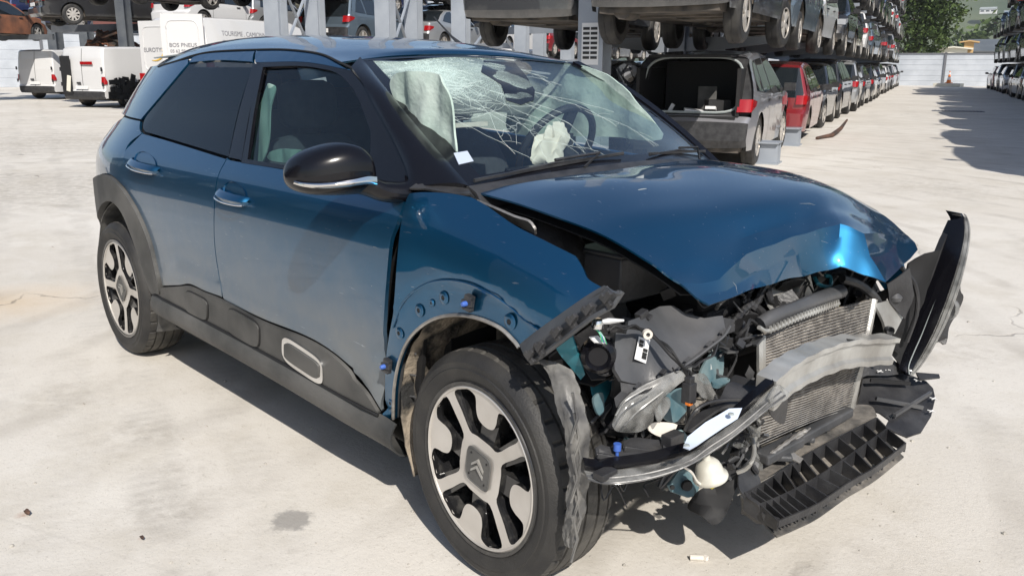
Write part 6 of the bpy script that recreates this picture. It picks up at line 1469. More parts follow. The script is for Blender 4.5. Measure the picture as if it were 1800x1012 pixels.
# engine and bay wall behind the radiator, painted black for the under-bonnet dark
mb = MB(); rg = random.Random(21)
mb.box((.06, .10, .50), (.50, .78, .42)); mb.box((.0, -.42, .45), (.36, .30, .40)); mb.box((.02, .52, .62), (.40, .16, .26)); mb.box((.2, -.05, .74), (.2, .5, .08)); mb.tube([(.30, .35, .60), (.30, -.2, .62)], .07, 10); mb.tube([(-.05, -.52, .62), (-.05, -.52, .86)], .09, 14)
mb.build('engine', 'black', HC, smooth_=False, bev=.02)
mb = MB(); mb.box((.10, -.40, .80), (.16, .20, .12)); mb.box((.10, -.40, .866), (.17, .21, .012)); mb.build('battery', 'darkg', HC, bev=.008)
mb = MB(); mb.lathe([(0, .95), (.03, .95), (.05, .93), (.09, .90), (.11, .86), (.11, .82)], (-.05, -.54, 0), 'Z', 20); mb.build('strut_top', 'plast', HC)
mb = MB(); mb.box((.0, .0, .885), (.34, .5, .05)); mb.build('engine_cover', 'plast', HC, bev=.02)
mb = MB()
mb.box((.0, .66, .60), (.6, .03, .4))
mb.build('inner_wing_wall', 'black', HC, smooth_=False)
# alloy casing and crumpled heat shield
P = PX(1368, 520, .30); mb = MB(); R = Matrix.Rotation(.5, 3, 'X')
mb.lathe([(0, -.05), (.035, -.05), (.04, -.03), (.036, -.02), (.04, -.01), (.04, .03), (.03, .05), (0, .05)], P+[0, .04, 0], 'Y', 18); mb.box(P+[.01, .10, .01], (.05, .07, .07), R); mb.tube([P+[.03, -.05, .03], P+[.04, -.03, -.05]], .012); mb.build('alternator', 'alu', HC, ang=30, bev=.003)
plate('heat_shield', pxs([(1340, 505, .34), (1372, 498, .32), (1390, 520, .34), (1386, 546, .36), (1358, 545, .37), (1348, 528, .35)]), 'alu', HC, wob=.006, step=.015)
# radiator: header tanks, core, fins
rad_c = [[(1345, 588, .415), (1410, 562, .44), (1475, 543, .45), (1534, 528, .44)], [(1345, 650, .43), (1408, 632, .46), (1470, 612, .465), (1522, 592, .45)], [(1340, 715, .43), (1405, 700, .465), (1460, 680, .465), (1508, 655, .45)], [(1333, 782, .42), (1400, 752, .45), (1450, 732, .45), (1494, 718, .44)]]
RG = [[np.array(PX(*p)) for p in r] for r in rad_c]; RT = tensor(RG, 10)
M['core'] = pm('radiator core', (.13, .115, .10), .8, 0, 0, (.34, .31, .27), 34, 8, bump=.8, bscale=160, lo=.42, hi=.66)
mb = MB(); mb.grid([[p-np.array([.012, 0, 0]) for p in r] for r in RT]); ro = mb.build('radiator', 'core', HC, thick=.008, off=0, ang=180)
mb = MB(); nr = len(RT); nf = 40
for i in range(nf):
    t = i/(nf-1)*(nr-1); a = min(int(t), nr-2); f = t-a
    line = [(1-f)*p+f*q for p, q in zip(RT[a], RT[a+1])]; mb.tube(line[::2], .0015, 4, cap=False)
mb.build('cooling_fins', 'aludark', ro)
for s_, nm2 in ((0, 'side_tank'), (-1, 'side_tank')):
    mb = MB(); mb.tube([r[s_]+np.array([-.005, (-.012 if s_ == 0 else .014), 0]) for r in RT[::3]], .013, 8); mb.build(nm2, 'alu', ro)
mb = MB(); pp = pxs([(1336, 570, .41), (1360, 556, .42), (1400, 541, .43), (1440, 525, .44), (1478, 512, .43)]); mb.tube(cat(pp, 4), .021, 10); mb.build('coolant_pipe', 'darkg', ro)
mb = MB(); pp = pxs([(1334, 575, .44), (1352, 581, .445), (1400, 560, .455), (1440, 545, .46), (1474, 533, .45)]); mb.tube(cat(pp, 4), .006, 8)
for k in range(24): a = cat(pp[1:], 8)[k]; mb.box(a+[.004, 0, .004], (.006, .004, .02))
mb.build('slam_rail', 'alu', ro)
# bent crash beam
path = [np.array(PX(*p)) for p in ((1345, 690, .60), (1372, 666, .595), (1402, 647, .58), (1440, 630, .56), (1480, 618, .54), (1520, 615, .525), (1562, 613, .515))]
pc = cat(path, 6)
def section(pc, w, h, name, mat, parent, wob=.0, **k):
    G = []
    for i, p in enumerate(pc):
        t = (pc[min(i+1, len(pc)-1)]-pc[max(i-1, 0)]); t /= np.linalg.norm(t); up = np.array([.12, 0, 1.]); up -= t*(up@t); up /= np.linalg.norm(up); n = np.cross(t, up)
        if n[0] < 0: n = -n
        hh = h*(1+wob*math.sin(i*1.3)); G.append([p+n*w*a+up*hh*b for a, b in ((.5, .5), (.5, .34), (.30, .26), (.30, -.22), (.5, -.32), (.5, -.5), (-.5, -.5), (-.5, .5), (.5, .5))])
    mb = MB(); mb.grid(G); c = len(G[0]); mb.F += [tuple(range(c-2, -1, -1)), tuple(len(mb.V)-c+i for i in range(c-1))]; mb.I += [0, 0]; return mb.build(name, mat, parent, ang=25, **k)
cb = section(pc, .05, .082, 'crash_beam', 'alu', HC, .05)
plate('beam_crease', pxs([(1488, 595, .565), (1520, 598, .56), (1512, 604, .562), (1492, 602, .566)]), 'black', cb, thick=.002, step=.02)
mb = MB(); mb.tube(pxs([(1344, 672, .56), (1356, 657, .55), (1370, 642, .53)]), .010, 8); mb.build('coolant_tube', 'alu', HC)
mb = MB(); mb.tube(cat(pxs([(1296, 830, .47), (1312, 823, .49), (1322, 809, .50), (1326, 788, .48), (1322, 770, .46)]), 3), .006, 8); mb.build('coolant_tube', 'alu', HC)
# bracket at the far end of the radiator
plate('radiator_bracket', pxs([(1536, 534, .44), (1560, 528, .43), (1590, 534, .44), (1586, 556, .45), (1571, 586, .46), (1558, 590, .46), (1551, 568, .45), (1543, 548, .45)]), 'alu', HC, thick=.008, wob=.002)
mb = MB(); P = PX(1559, 579, .47); mb.lathe([(0, 0), (.012, 0), (.014, -.01), (.014, -.02)], P, 'Y', 12, R=Matrix.Rotation(rad(60), 3, 'Z')); mb.build('bracket_bolt', 'darkg', HC); mb = MB(); mb.lathe([(0, .0), (.02, .0), (.024, .012), (.012, .026), (0, .026)], PX(1572, 528, .44), 'Z', 14); mb.build('bracket_bolt', 'darkg', HC)
# headlamp housing torn loose, seen from its back
hp = pxs([(1121, 559, .36), (1140, 548, .355), (1157, 540, .35), (1181, 538.5, .36), (1204, 553, .38), (1236, 561, .41), (1268, 556, .43), (1273, 583, .45), (1260, 596, .455), (1236, 614, .455), (1204, 638, .45), (1165, 662, .44), (1126, 678, .42), (1106, 674, .41), (1090, 670, .40), (1078, 650, .385), (1078, 622, .37), (1080, 585, .36), (1098, 588, .365), (1102, 565, .36)])
hl = plate('headlamp_housing', hp, 'darkg', HC, thick=.012, step=.02, wob=.0012)
mb = MB(); e = pxs([(1274, 580, .46), (1262, 598, .465), (1238, 617, .465), (1206, 641, .46), (1167, 665, .45), (1128, 681, .43), (1108, 694, .42), (1092, 712, .41)]); q = cat(e, 5)
mb.tube(q, .006, 6); mb.tube([p+np.array([.012, .004, .012]) for p in q], .0035, 6)
for k in (3, 9, 15, 21, 27): mb.box(q[k]+[.004, 0, .012], (.008, .018, .008), Matrix.Rotation(.5, 3, 'X'))
mb.build('housing_flange', 'darkg', hl)
plate('housing_skirt', pxs([(1262, 599, .47), (1280, 592, .47), (1276, 608, .48), (1256, 624, .485), (1222, 645, .485), (1180, 668, .475), (1138, 688, .46), (1110, 702, .44), (1098, 718, .43), (1092, 712, .42), (1128, 682, .44), (1206, 642, .47)]), 'plast', hl, thick=.004, step=.02)
plate('housing_skirt', pxs([(1090, 671, .40), (1124, 678, .42), (1104, 692, .425), (1092, 706, .42), (1084, 716, .41), (1080, 700, .40), (1092, 688, .40)]), 'darkg', hl, thick=.004, step=.02)
# raised ribs and clips on the housing
for px, py, xx in ((1137, 556, .365), (1162, 652, .452), (1250, 604, .466)): P = PX(px, py, xx); mb = MB(); mb.box(P+[.006, 0, 0], (.012, .016, .006), Matrix.Rotation(.5, 3, 'X')); mb.build('housing_clip', 'plast', hl, smooth_=False, bev=.001)
mb = MB()
mb.box(PX(1128, 552, .36), (.02, .03, .015), Matrix.Rotation(.3, 3, 'X')); mb.build('housing_clip', 'plast', hl, smooth_=False, bev=.002)
lb = [PX(1119.6, 592.6, .385), PX(1139, 598.6, .39), PX(1131.5, 640, .405), PX(1111.7, 632, .40)]
lb = [np.array(p)+np.array([.009, -.004, .005]) for p in lb]; plate('barcode_label', lb, 'label', hl, thick=.001, step=.03)
mb = MB(); a, b, c, d = lb
for i in range(26):
    t = .12+.76*i/25; w_ = (.55, .92) if i > 9 else (.12, .9 if i % 3 else .5)
    if (i*7) % 5 == 0: continue
    L0 = a+(d-a)*t; R0 = b+(c-b)*t; nn = np.array([.0018, -.0008, .001]); mb.beam(L0+(R0-L0)*w_[0]+nn, L0+(R0-L0)*(w_[1] if i > 9 else .45)+nn, .0012, .0016+.0012*((i*3) % 2))
mb.build('barcode', 'ink', hl, smooth_=False)
# loom over the housing
mb = MB(); cbp = cat(pxs([(1066, 580, .39), (1085, 574, .40), (1106, 575, .405), (1125, 578, .405), (1137, 583, .41), (1153, 595, .43), (1181, 626, .475), (1204, 650, .49), (1210, 672, .49)]), 4); mb.tube(cbp, .0045, 6); mb.tube([p+np.array([.006, .004, .006*math.sin(i*.9)]) for i, p in enumerate(cbp)], .003, 6)
mb.tube(cat(pxs([(1210, 712, .50), (1210, 735, .49), (1204, 757, .48)]), 4), .004, 6); mb.tube(cat(pxs([(1204, 640, .48), (1190, 655, .48), (1182, 646, .475)]), 4), .002, 5); mb.build('wiring_loom', 'black', hl)
mb = MB(); P = PX(1211, 690, .50); mb.box(P, (.026, .026, .05)); mb.box(P+[0, 0, .03], (.018, .018, .02)); mb.build('loom_connector', 'plast', hl, smooth_=False, bev=.003)
mb = MB(); mb.box(PX(1211, 709, .507), (.012, .012, .006)); mb.build('connector_seal', 'orange', hl, smooth_=False)
mb = MB(); mb.lathe([(.005, -.006), (.011, -.006), (.011, .006), (.005, .006)], PX(1138, 587, .425), 'Y', 16, R=Matrix.Rotation(rad(55), 3, 'Z')); mb.build('eyelet', 'bagw', hl)
# clear lens of the headlamp, cracked and curved
rows = [[(1079, 738, .42), (1092, 708, .43), (1120, 684, .44), (1172, 658, .47), (1216, 645, .49)], [(1077, 748, .43), (1098, 722, .445), (1130, 697, .455), (1174, 672, .478), (1212, 660, .492)], [(1082, 756, .435), (1110, 738, .452), (1136, 716, .462), (1160, 697, .475), (1186, 680, .485)], [(1097, 759, .43), (1126, 757, .45), (1146, 742, .455), (1150, 724, .46), (1160, 704, .47)]]
lo2 = grid_panel('headlamp_lens', [[PX(*p) for p in r] for r in rows], 'lens', thick=.003, n=5, ang=60)
for k, (a, b, c) in enumerate((((1088, 742, .46), (1108, 712, .475), (1150, 684, .49)), ((1098, 748, .465), (1122, 722, .48), (1166, 688, .50)), ((1082, 730, .445), (1100, 704, .45), (1140, 680, .47)))):
    mb = MB(); mb.tube(cat(pxs([a, b, c]), 5), .0022, 5); mb.build('lens_rib', 'lens', lo2)
plate('lens_shard', pxs([(1150, 704, .46), (1172, 697, .45), (1178, 712, .46), (1166, 732, .47), (1156, 742, .47)]), 'lens', lo2, thick=.003, step=.02)
plate('lens_shard', pxs([(1206, 668, .45), (1236, 656, .44), (1258, 690, .45), (1262, 706, .46), (1238, 700, .47), (1226, 690, .46)]), 'lens', lo2, thick=.003, step=.02, wob=.003)
plate('lens_shard', pxs([(1150, 742, .44), (1190, 746, .45), (1168, 768, .45), (1140, 756, .44)]), 'bagw', lo2, thick=.003, step=.02)
# pale teal brackets deep in the corner
plate('corner_bracket', pxs([(1236, 642, .36), (1252, 618, .34), (1268, 614, .34), (1268, 664, .37), (1250, 676, .38), (1230, 668, .37)]), 'paleteal', HC, thick=.006, wob=.002, step=.02)
plate('corner_bracket', pxs([(1160, 700, .38), (1176, 688, .37), (1200, 682, .37), (1216, 700, .39), (1206, 722, .40), (1186, 742, .41), (1160, 728, .40)]), 'paleteal', HC, thick=.006, wob=.003, step=.02)
plate('corner_bracket', pxs([(1250, 672, .40), (1272, 665, .40), (1282, 671, .41), (1262, 680, .42)]), 'paleteal', HC, thick=.01, step=.02)
plate('corner_bracket', pxs([(1042, 700, .30), (1058, 690, .30), (1060, 722, .31), (1050, 728, .31)]), 'paleteal', HC, thick=.006, step=.02)
plate('corner_bracket', pxs([(1040, 668, .24), (1075, 660, .24), (1076, 700, .26), (1050, 712, .26)]), 'teal', HC, thick=.006, step=.02)
plate('corner_bracket', pxs([(1180, 770, .36), (1196, 755, .36), (1210, 775, .38), (1190, 790, .38)]), 'paleteal', HC, thick=.006, step=.02)
# horn / black motor by the wing
mb = MB(); P = PX(1052, 622, .34); R = Matrix.Rotation(rad(40), 3, 'Z')
mb.lathe([(0, -.02), (.022, -.02), (.03, -.03), (.04, -.022), (.043, 0), (.036, .02), (.02, .04), (0, .04)], P, 'Y', 20, R=R); mb.build('lamp_motor', 'pblack', HC)
plate('lamp_bracket', pxs([(1040, 598, .32), (1060, 590, .33), (1078, 600, .34), (1080, 650, .36), (1064, 660, .36), (1048, 652, .34), (1072, 630, .35), (1066, 606, .34)]), 'plast', HC, thick=.008, step=.02)
plate('lamp_plug', pxs([(1036, 592, .36), (1050, 590, .36), (1062, 604, .37), (1046, 602, .37)]), 'label', HC, thick=.004, step=.02)
mb = MB(); mb.tube(cat(pxs([(1046, 568, .36), (1070, 564, .37), (1096, 563, .38)]), 4), [.004, .004, .0045, .006, .007, .006, .005, .004, .003], 6); mb.build('torn_insulation', 'label', HC)
for k, mt in enumerate(('green', 'green', 'bluepl', 'label', 'green')):
    mb = MB(); mb.tube(cat(pxs([(1046+2*k, 578+k, .37), (1054+2*k, 586+2*k, .385), (1058+2*k, 600+k, .38)]), 4), .0016, 5); mb.build('coloured_wire', mt, HC)
mb = MB(); mb.lathe([(0, .014), (.011, .014), (.014, .004), (.014, -.004), (0, -.012)], PX(1050, 573, .37), 'Z', 14); mb.build('lamp_bulb', 'chrome', HC)
# bumper corner with daytime lamp strip
up = [(1027, 826, .41), (1046, 829, .43), (1079, 826, .46), (1138, 818, .50), (1186, 806, .535), (1221, 794, .555), (1251, 767.5, .57), (1287, 744, .59), (1316, 720, .605), (1346, 692, .62), (1361, 679, .625)]
lw = [(1034, 838, .42), (1050, 845, .45), (1066, 849, .475), (1110, 846, .51), (1155, 835.5, .54), (1193, 821, .565), (1228, 806, .58), (1269, 779, .60), (1305, 752, .615), (1355, 713, .635), (1382, 694, .64)]
A = cat(pxs(up), 4); B = cat(pxs(lw), 4)
mb = MB(); G = []
for a, b in zip(A, B):
    m_ = (a+b)/2+np.array([.018, -.014, .0]); G.append([a, a*.5+m_*.5+np.array([.005, -.004, .002]), m_, b*.5+m_*.5+np.array([.004, -.003, -.003]), b, b+np.array([-.02, .02, .0])])
mb.grid(G); dl_ = mb.build('daytime_lamp_strip', 'lens', HC, thick=.004, ang=50)
mb = MB(); mb.tube([a*.65+b*.35+np.array([.014, -.012, .002]) for a, b in zip(A, B)], .0022, 5); mb.tube([a*.35+b*.65+np.array([.016, -.013, .0]) for a, b in zip(A, B)], .0022, 5); mb.build('lamp_ridge', 'darkg', dl_)
mb = MB(); mb.grid([[a+np.array([-.0, .0, .004]), a+np.array([-.02, .015, .012])] for a in A]); mb.build('strip_housing', 'pblack', dl_, thick=.01)
plate('strip_end', pxs([(1361, 679, .635), (1370, 676, .63), (1387, 690, .64), (1382, 702, .645), (1356, 716, .645), (1350, 700, .64)]), 'lens', dl_, thick=.004, step=.02)
hb = plate('bumper_corner', pxs([(1028, 824, .40), (1044, 818, .41), (1048, 788, .40), (1056, 783, .40), (1091, 791, .43), (1097, 776, .42), (1109, 771, .42), (1168, 773, .46), (1172, 786, .47), (1198, 788, .49), (1221, 792, .52), (1186, 806, .525), (1138, 818, .495), (1079, 826, .455), (1046, 829, .43)]), 'plast', HC, thick=.008, step=.02, wob=.001)
mb = MB()
for q in ([(1050, 800, .42), (1091, 808, .45)], [(1097, 788, .44), (1168, 799, .485)], [(1098, 777, .425), (1098, 790, .44)], [(1168, 775, .465), (1168, 799, .485)], [(1048, 788, .405), (1051, 802, .42)]): mb.beam(*pxs(q), .008, .014)
mb.box(PX(1182, 777, .48), (.03, .05, .045)); mb.box(PX(1064, 832, .46), (.03, .05, .016)); mb.build('corner_ribs', 'plast', hb, smooth_=False, bev=.002)
mb = MB(); P = PX(1085, 788, .44); mb.lathe([(0, .012), (.009, .012), (.009, -.004), (.004, -.006), (.004, -.02)], P, 'Z', 14); mb.build('clip_pin', 'bluepl', hb)
plate('reflector_panel', pxs([(1201, 786, .60), (1208, 768, .59), (1240, 742, .60), (1281, 718, .61), (1304, 717, .62), (1296, 736, .63), (1256, 762, .625), (1212, 790, .615)]), 'bluewhite', HC, thick=.003, step=.03)
mb = MB(); P = PX(1285, 728, .63); mb.lathe([(0, .003), (.006, .003), (.007, 0)], P, 'Z', 10); mb.build('panel_rivet', 'grey', HC); mb = MB(); P = PX(1207, 783, .62); mb.lathe([(0, .003), (.006, .003), (.007, 0)], P, 'Z', 10); mb.build('panel_rivet', 'grey', HC)
plate('grille_shroud', pxs([(1206, 756, .50), (1226, 728, .50), (1262, 706, .51), (1281, 672, .50), (1312, 678, .53), (1350, 680, .58), (1342, 694, .58), (1318, 716, .57), (1300, 716, .55), (1270, 716, .54), (1222, 750, .52)]), 'plast', HC, thick=.006, step=.02, wob=.004)
plate('grille_shroud', pxs([(1290, 660, .46), (1312, 668, .48), (1330, 676, .50), (1322, 700, .52), (1298, 690, .50), (1284, 674, .48)]), 'black', HC, thick=.004, step=.02, wob=.006)
plate('grille_shroud', pxs([(1372, 700, .60), (1384, 698, .60), (1376, 745, .58), (1350, 720, .60)]), 'plast', HC, thick=.004, step=.02)
mb = MB(); mb.tube(cat(pxs([(1204, 756, .50), (1222, 722, .52), (1250, 706, .53), (1290, 702, .55), (1320, 704, .57)]), 5), .004, 6); mb.build('shroud_edge', 'plast', HC)
# fog lamp shell, tow bracket, hanging flap
P = np.array(PX(1249, 838, .47)); R = Matrix.Rotation(.22, 3, 'X') @ Matrix.Rotation(-.15, 3, 'Y')
mb = MB(); mb.lathe([(0, .064), (.010, .064), (.011, .052), (.021, .048), (.029, .039), (.034, .026), (.036, .013), (.044, .006), (.045, 0), (.043, -.005), (.036, -.004), (0, -.002)], P, 'Z', 28, R=R); fo = mb.build('fog_lamp', 'white', HC, ang=40)
mb = MB(); mb.tube(cat([PX(1198, 818, .50), PX(1216, 830, .49), P+[.0, -.045, -.003], P+[.03, -.02, -.006]], 5), .003, 5); mb.build('lamp_lead', 'bagw', fo)
mb = MB(); mb.box(PX(1251, 854, .49), (.01, .012, .008)); mb.build('lamp_tab', 'yellow', fo, smooth_=False)
tw = plate('tow_bracket', pxs([(1192, 826, .33), (1206, 824, .33), (1222, 836, .34), (1228, 852, .35), (1224, 868, .355), (1209, 874, .355), (1180, 864, .34), (1174, 852, .335), (1184, 838, .33)]), 'paleteal', HC, thick=.008, step=.03)
mb = MB(); mb.lathe([(0, -.008), (.014, -.008), (.016, 0)], PX(1207, 852, .355), 'Y', 16, R=Matrix.Rotation(rad(55), 3, 'Z')); mb.lathe([(0, -.006), (.006, -.006), (.006, 0)], PX(1181, 855, .345), 'Y', 12, R=Matrix.Rotation(rad(55), 3, 'Z')); mb.build('bracket_hole', 'black', tw)
plate('hanging_flap', pxs([(1210, 892, .34), (1222, 868, .36), (1238, 856, .38), (1262, 850, .40), (1278, 808, .42), (1290, 806, .43), (1301, 842, .45), (1293, 860, .45), (1281, 892, .45), (1267, 916, .44), (1251, 921, .43), (1233, 907, .41)]), 'black', HC, thick=.004, step=.03, wob=.003)
plate('hanging_flap', pxs([(1292, 800, .42), (1318, 812, .45), (1336, 850, .48), (1318, 874, .49), (1300, 862, .47), (1296, 835, .45)]), 'plast', HC, thick=.005, step=.02, wob=.004)
# undertray and its lattice
tb_ = [(1309, 868, .255), (1338, 850, .262), (1380, 823, .27), (1425, 794, .275), (1483, 763, .275), (1541, 733, .27)]
tm_ = [(1336, 885, .245), (1366, 873, .25), (1402, 856, .255), (1454, 826, .258), (1512, 786, .258), (1560, 752, .255)]
tf_ = [(1368, 914, .235), (1400, 901, .235), (1440, 882, .238), (1493, 846, .24), (1541, 818, .24), (1592, 778, .24)]
TB, TM, TF = [cat([np.array(PZ(*p)) for p in L_], 8) for L_ in (tb_, tm_, tf_)]
def wall(P, h, name, mat, par): mb = MB(); mb.grid([[p, p-np.array([0, 0, h])] for p in P]); return mb.build(name, mat, par, thick=.0045, off=0, smooth_=False)
mb = MB(); mb.grid([[a-[0, 0, .040], m_-[0, 0, .042], f-[0, 0, .045]] for a, m_, f in zip(TB, TM, TF)]); tr_ = mb.build('bumper_lattice', 'dirtyp', HC, thick=.005)
wall(TB, .045, 'lattice_wall', 'plast', tr_); wall(TM, .048, 'lattice_wall', 'plast', tr_); wall(TF, .020, 'lattice_wall', 'plast', tr_)
n_ = len(TB)
for k in range(14):
    t = k/13*(n_-1); i = min(int(t), n_-2); f = t-i; L_ = lambda P: P[i]*(1-f)+P[i+1]*f
    a, m_, ff = L_(TB), L_(TM), L_(TF); mb = MB()
    sh = (TM[min(i+1, n_-1)]-TM[i])*1.2
    mb.grid([[a, a-[0, 0, .045]], [m_+sh*0, m_-[0, 0, .048]]]); mb.grid([[m_, m_-[0, 0, .048]], [ff, ff-[0, 0, .030]]]); mb.build('lattice_rib', 'plast', tr_, thick=.0045, off=0, smooth_=False)
plate('lattice_end', [PZ(1303, 868, .25), PZ(1312, 862, .26), PZ(1336, 886, .245), PZ(1342, 920, .19), PZ(1330, 918, .18), PZ(1306, 900, .17)], 'plast', tr_, thick=.01, wob=.003, step=.02)
plate('lattice_end', [PZ(1340, 900, .23), PZ(1370, 912, .225), PZ(1372, 920, .20), PZ(1344, 918, .20)], 'plast', tr_, thick=.008, step=.02)
mb = MB(); mb.grid(tensor([[PZ(1300, 868, .24), PZ(1336, 800, .27), PZ(1334, 775, .28)], [PZ(1350, 838, .25), PZ(1392, 780, .27), PZ(1385, 755, .285)], [PZ(1425, 792, .262), PZ(1450, 750, .272), PZ(1445, 732, .285)], [PZ(1541, 732, .262), PZ(1530, 715, .268), PZ(1500, 712, .28)]], 6)); ut = mb.build('undertray', 'dirtyp', HC, thick=.005)
mb = MB()
for q in (((1337, 806, .30), (1402, 772, .31), .05), ((1402, 772, .305), (1492, 722, .31), .035)): mb.beam(PZ(*q[0]), PZ(*q[1]), q[2], .03)
for px, py in ((1372, 800), (1412, 768), (1440, 748)): mb.box(PZ(px, py, .29), (.06, .05, .018), Matrix.Rotation(.7, 3, 'Z'))
mb.build('radiator_support', 'darkg', HC, smooth_=False, bev=.006)
plate('support_strap', [PZ(1374, 788, .31), PZ(1382, 780, .31), PZ(1400, 800, .28), PZ(1412, 806, .275), PZ(1406, 814, .27), PZ(1390, 806, .28)], 'aludark', HC, thick=.004, step=.02)
mb = MB(); mb.tube(cat([PZ(1352, 800, .31), PZ(1375, 783, .325), PZ(1400, 765, .33), PZ(1418, 756, .335)], 6), [.0045+.0015*((i*7) % 3) for i in range(19)], 7); mb.tube(cat([PZ(1362, 790, .318), PZ(1385, 778, .315), PZ(1405, 768, .325), PZ(1424, 752, .33)], 5), .003, 6); mb.build('crushed_fins', 'aludark', HC)
sp = plate('splash_shield', [PZ(1508, 711, .27), PZ(1512, 690, .29), PZ(1520, 650, .34), PZ(1556, 640, .34), PZ(1590, 656, .32), PZ(1628, 670, .30), PZ(1640, 683, .285), PZ(1643, 703, .265), PZ(1637, 731, .24), PZ(1619, 760, .22), PZ(1594, 769, .215), PZ(1556, 750, .24), PZ(1562, 738, .25)], 'plast', HC, thick=.005, step=.04, wob=.004)
mb = MB()
for px, py, z in ((1613, 668, .312), (1546, 652, .338), (1559, 649, .336), (1554, 645, .34), (1641, 700, .27), (1637, 722, .25)):
    P = np.array(PZ(px, py, z+.012)); mb.tube([P-[.012, 0, 0], P+[.012, 0, 0]], .0022, 5); mb.tube([P-[0, .012, 0], P+[0, .012, 0]], .0022, 5)
mb.build('shield_clips', 'label', sp)
plate('shield_tab', [PZ(1610, 655, .34), PZ(1650, 658, .33), PZ(1652, 664, .325), PZ(1616, 668, .33)], 'plast', sp, thick=.005, step=.03)
plate('shield_step', [PZ(1540, 610, .42), PZ(1580, 640, .36), PZ(1592, 656, .33), PZ(1560, 660, .33), PZ(1524, 660, .34), PZ(1520, 640, .37)], 'plast', HC, thick=.005, step=.03)
# far headlamp torn out and hanging outwards
fo_ = [(1688, 375), (1697, 392), (1698, 420), (1694, 450), (1684, 492), (1668, 540), (1648, 585), (1624, 625), (1602, 651), (1590, 655)]
fi_ = [(1668, 388), (1658, 410), (1648, 436), (1634, 474), (1616, 512), (1602, 545), (1590, 578), (1580, 606), (1576, 630), (1582, 650)]
ys = np.linspace(.86, .70, 10)
A = cat([PY(*p, y) for p, y in zip(fi_, ys-.02)], 4); B = cat([PY(*p, y) for p, y in zip(fo_, ys)], 4)
mb = MB(); mb.grid([[a, a*.7+b*.3+[.022, -.012, 0], a*.35+b*.65+[.026, -.014, 0], b, b+[-.06, .03, 0]] for a, b in zip(A, B)]); fl = mb.build('far_headlamp', 'pblack', HC, thick=.006, ang=60)
mb = MB(); mb.grid([[a*.32+b*.68+[.030, -.016, 0], a*.12+b*.88+[.026, -.012, 0], b+[.010, -.002, 0]] for a, b in zip(A, B)]); mb.build('lamp_lens', 'lens', fl, thick=.003)
for f, r in ((.60, .0025), (.78, .002), (.30, .0018)):
    mb = MB(); mb.tube([a*(1-f)+b*f+[.034, -.016, 0] for a, b in zip(A, B)], r, 5); mb.build('lens_rib', 'lens' if f > .5 else 'grey', fl)
plate('far_headlamp_back', [PY(1656, 420, .80), PY(1690, 380, .90), PY(1700, 420, .93), PY(1684, 500, .92), PY(1690, 520, .94), PY(1680, 545, .94), PY(1664, 575, .90), PY(1662, 605, .88), PY(1640, 600, .86), PY(1600, 640, .78), PY(1588, 620, .74), PY(1622, 520, .76)], 'plast', fl, thick=.02, step=.05)
mb = MB(); mb.lathe([(0, .0), (.03, .004), (.04, .015), (.042, .03)], PY(1678, 540, .88), 'Y', 18, R=Matrix.Rotation(rad(150), 3, 'Z')); mb.build('far_indicator', 'lens', fl)
plate('far_shroud', [PY(1598, 464, .64), PY(1626, 446, .68), (PY(1650, 438, .74)), PY(1640, 480, .74), PY(1622, 530, .73), PY(1598, 590, .70), PY(1580, 640, .68), PY(1566, 620, .64), PY(1572, 560, .62), PY(1586, 510, .62)], 'black', HC, thick=.006, step=.03, wob=.006)
plate('far_shroud', [PY(1560, 500, .50), PY(1598, 470, .58), PY(1606, 520, .60), PY(1590, 560, .58), PY(1562, 530, .52)], 'plast', HC, thick=.005, step=.03, wob=.006)
mb = MB(); mb.tube(cat([PY(1585, 470, .60), PY(1608, 500, .64), PY(1612, 545, .66), PY(1594, 600, .66)], 6), .008, 7); mb.build('coolant_hose', 'plast', HC)
mb = MB(); mb.beam(PZ(1530, 668, .335), PZ(1600, 674, .315), .006, .012); mb.build('shield_slot', 'black', HC, smooth_=False)
mb = MB(); mb.beam(PZ(1540, 700, .30), PZ(1622, 716, .262), .010, .012); mb.build('shield_rib', 'darkg', HC, smooth_=False)
mb = MB(); mb.beam(PZ(1572, 730, .268), PZ(1636, 690, .282), .010, .010); mb.build('shield_rib', 'darkg', HC, smooth_=False)
plate('dark_backing', pxs([(1030, 640, .20), (1060, 590, .20), (1180, 560, .22), (1280, 590, .24), (1290, 700, .26), (1240, 770, .28), (1140, 780, .26), (1050, 760, .24)]), 'black', HC, thick=.004, step=.06, wob=.01)  # black sheet added to darken the gaps behind the headlamp housing
# dark jumble between bonnet and far headlamp, and round the near corner
def jumble(name, n, x, y, z, mats, seed, smin=.02, smax=.09, flat=.006):
    rg = random.Random(seed)
    for m_ in mats:
        mb = MB()
        for i in range(n):
            R = Matrix.Rotation(rg.uniform(-1.2, 1.2), 3, 'X') @ Matrix.Rotation(rg.uniform(-1.2, 1.2), 3, 'Y') @ Matrix.Rotation(rg.uniform(0, 3), 3, 'Z'); c = (rg.uniform(*x), rg.uniform(*y), rg.uniform(*z)); s1, s2 = rg.uniform(smin, smax), rg.uniform(smin, smax)
            k = rg.randint(4, 6); V = []
            for h in (-flat/2, flat/2):
                for j in range(k):
                    a = 2*math.pi*j/k+rg.uniform(-.1, .1) if h < 0 else 2*math.pi*j/k; V.append(tuple(Vector(c)+R @ Vector((s1*math.cos(a), s2*math.sin(a), h))))
            mb.add(V, [tuple(range(k-1, -1, -1)), tuple(range(k, 2*k))]+[(j, (j+1) % k, (j+1) % k+k, j+k) for j in range(k)])
        mb.build(name, m_, HC, smooth_=False)['kind'] = 'stuff'
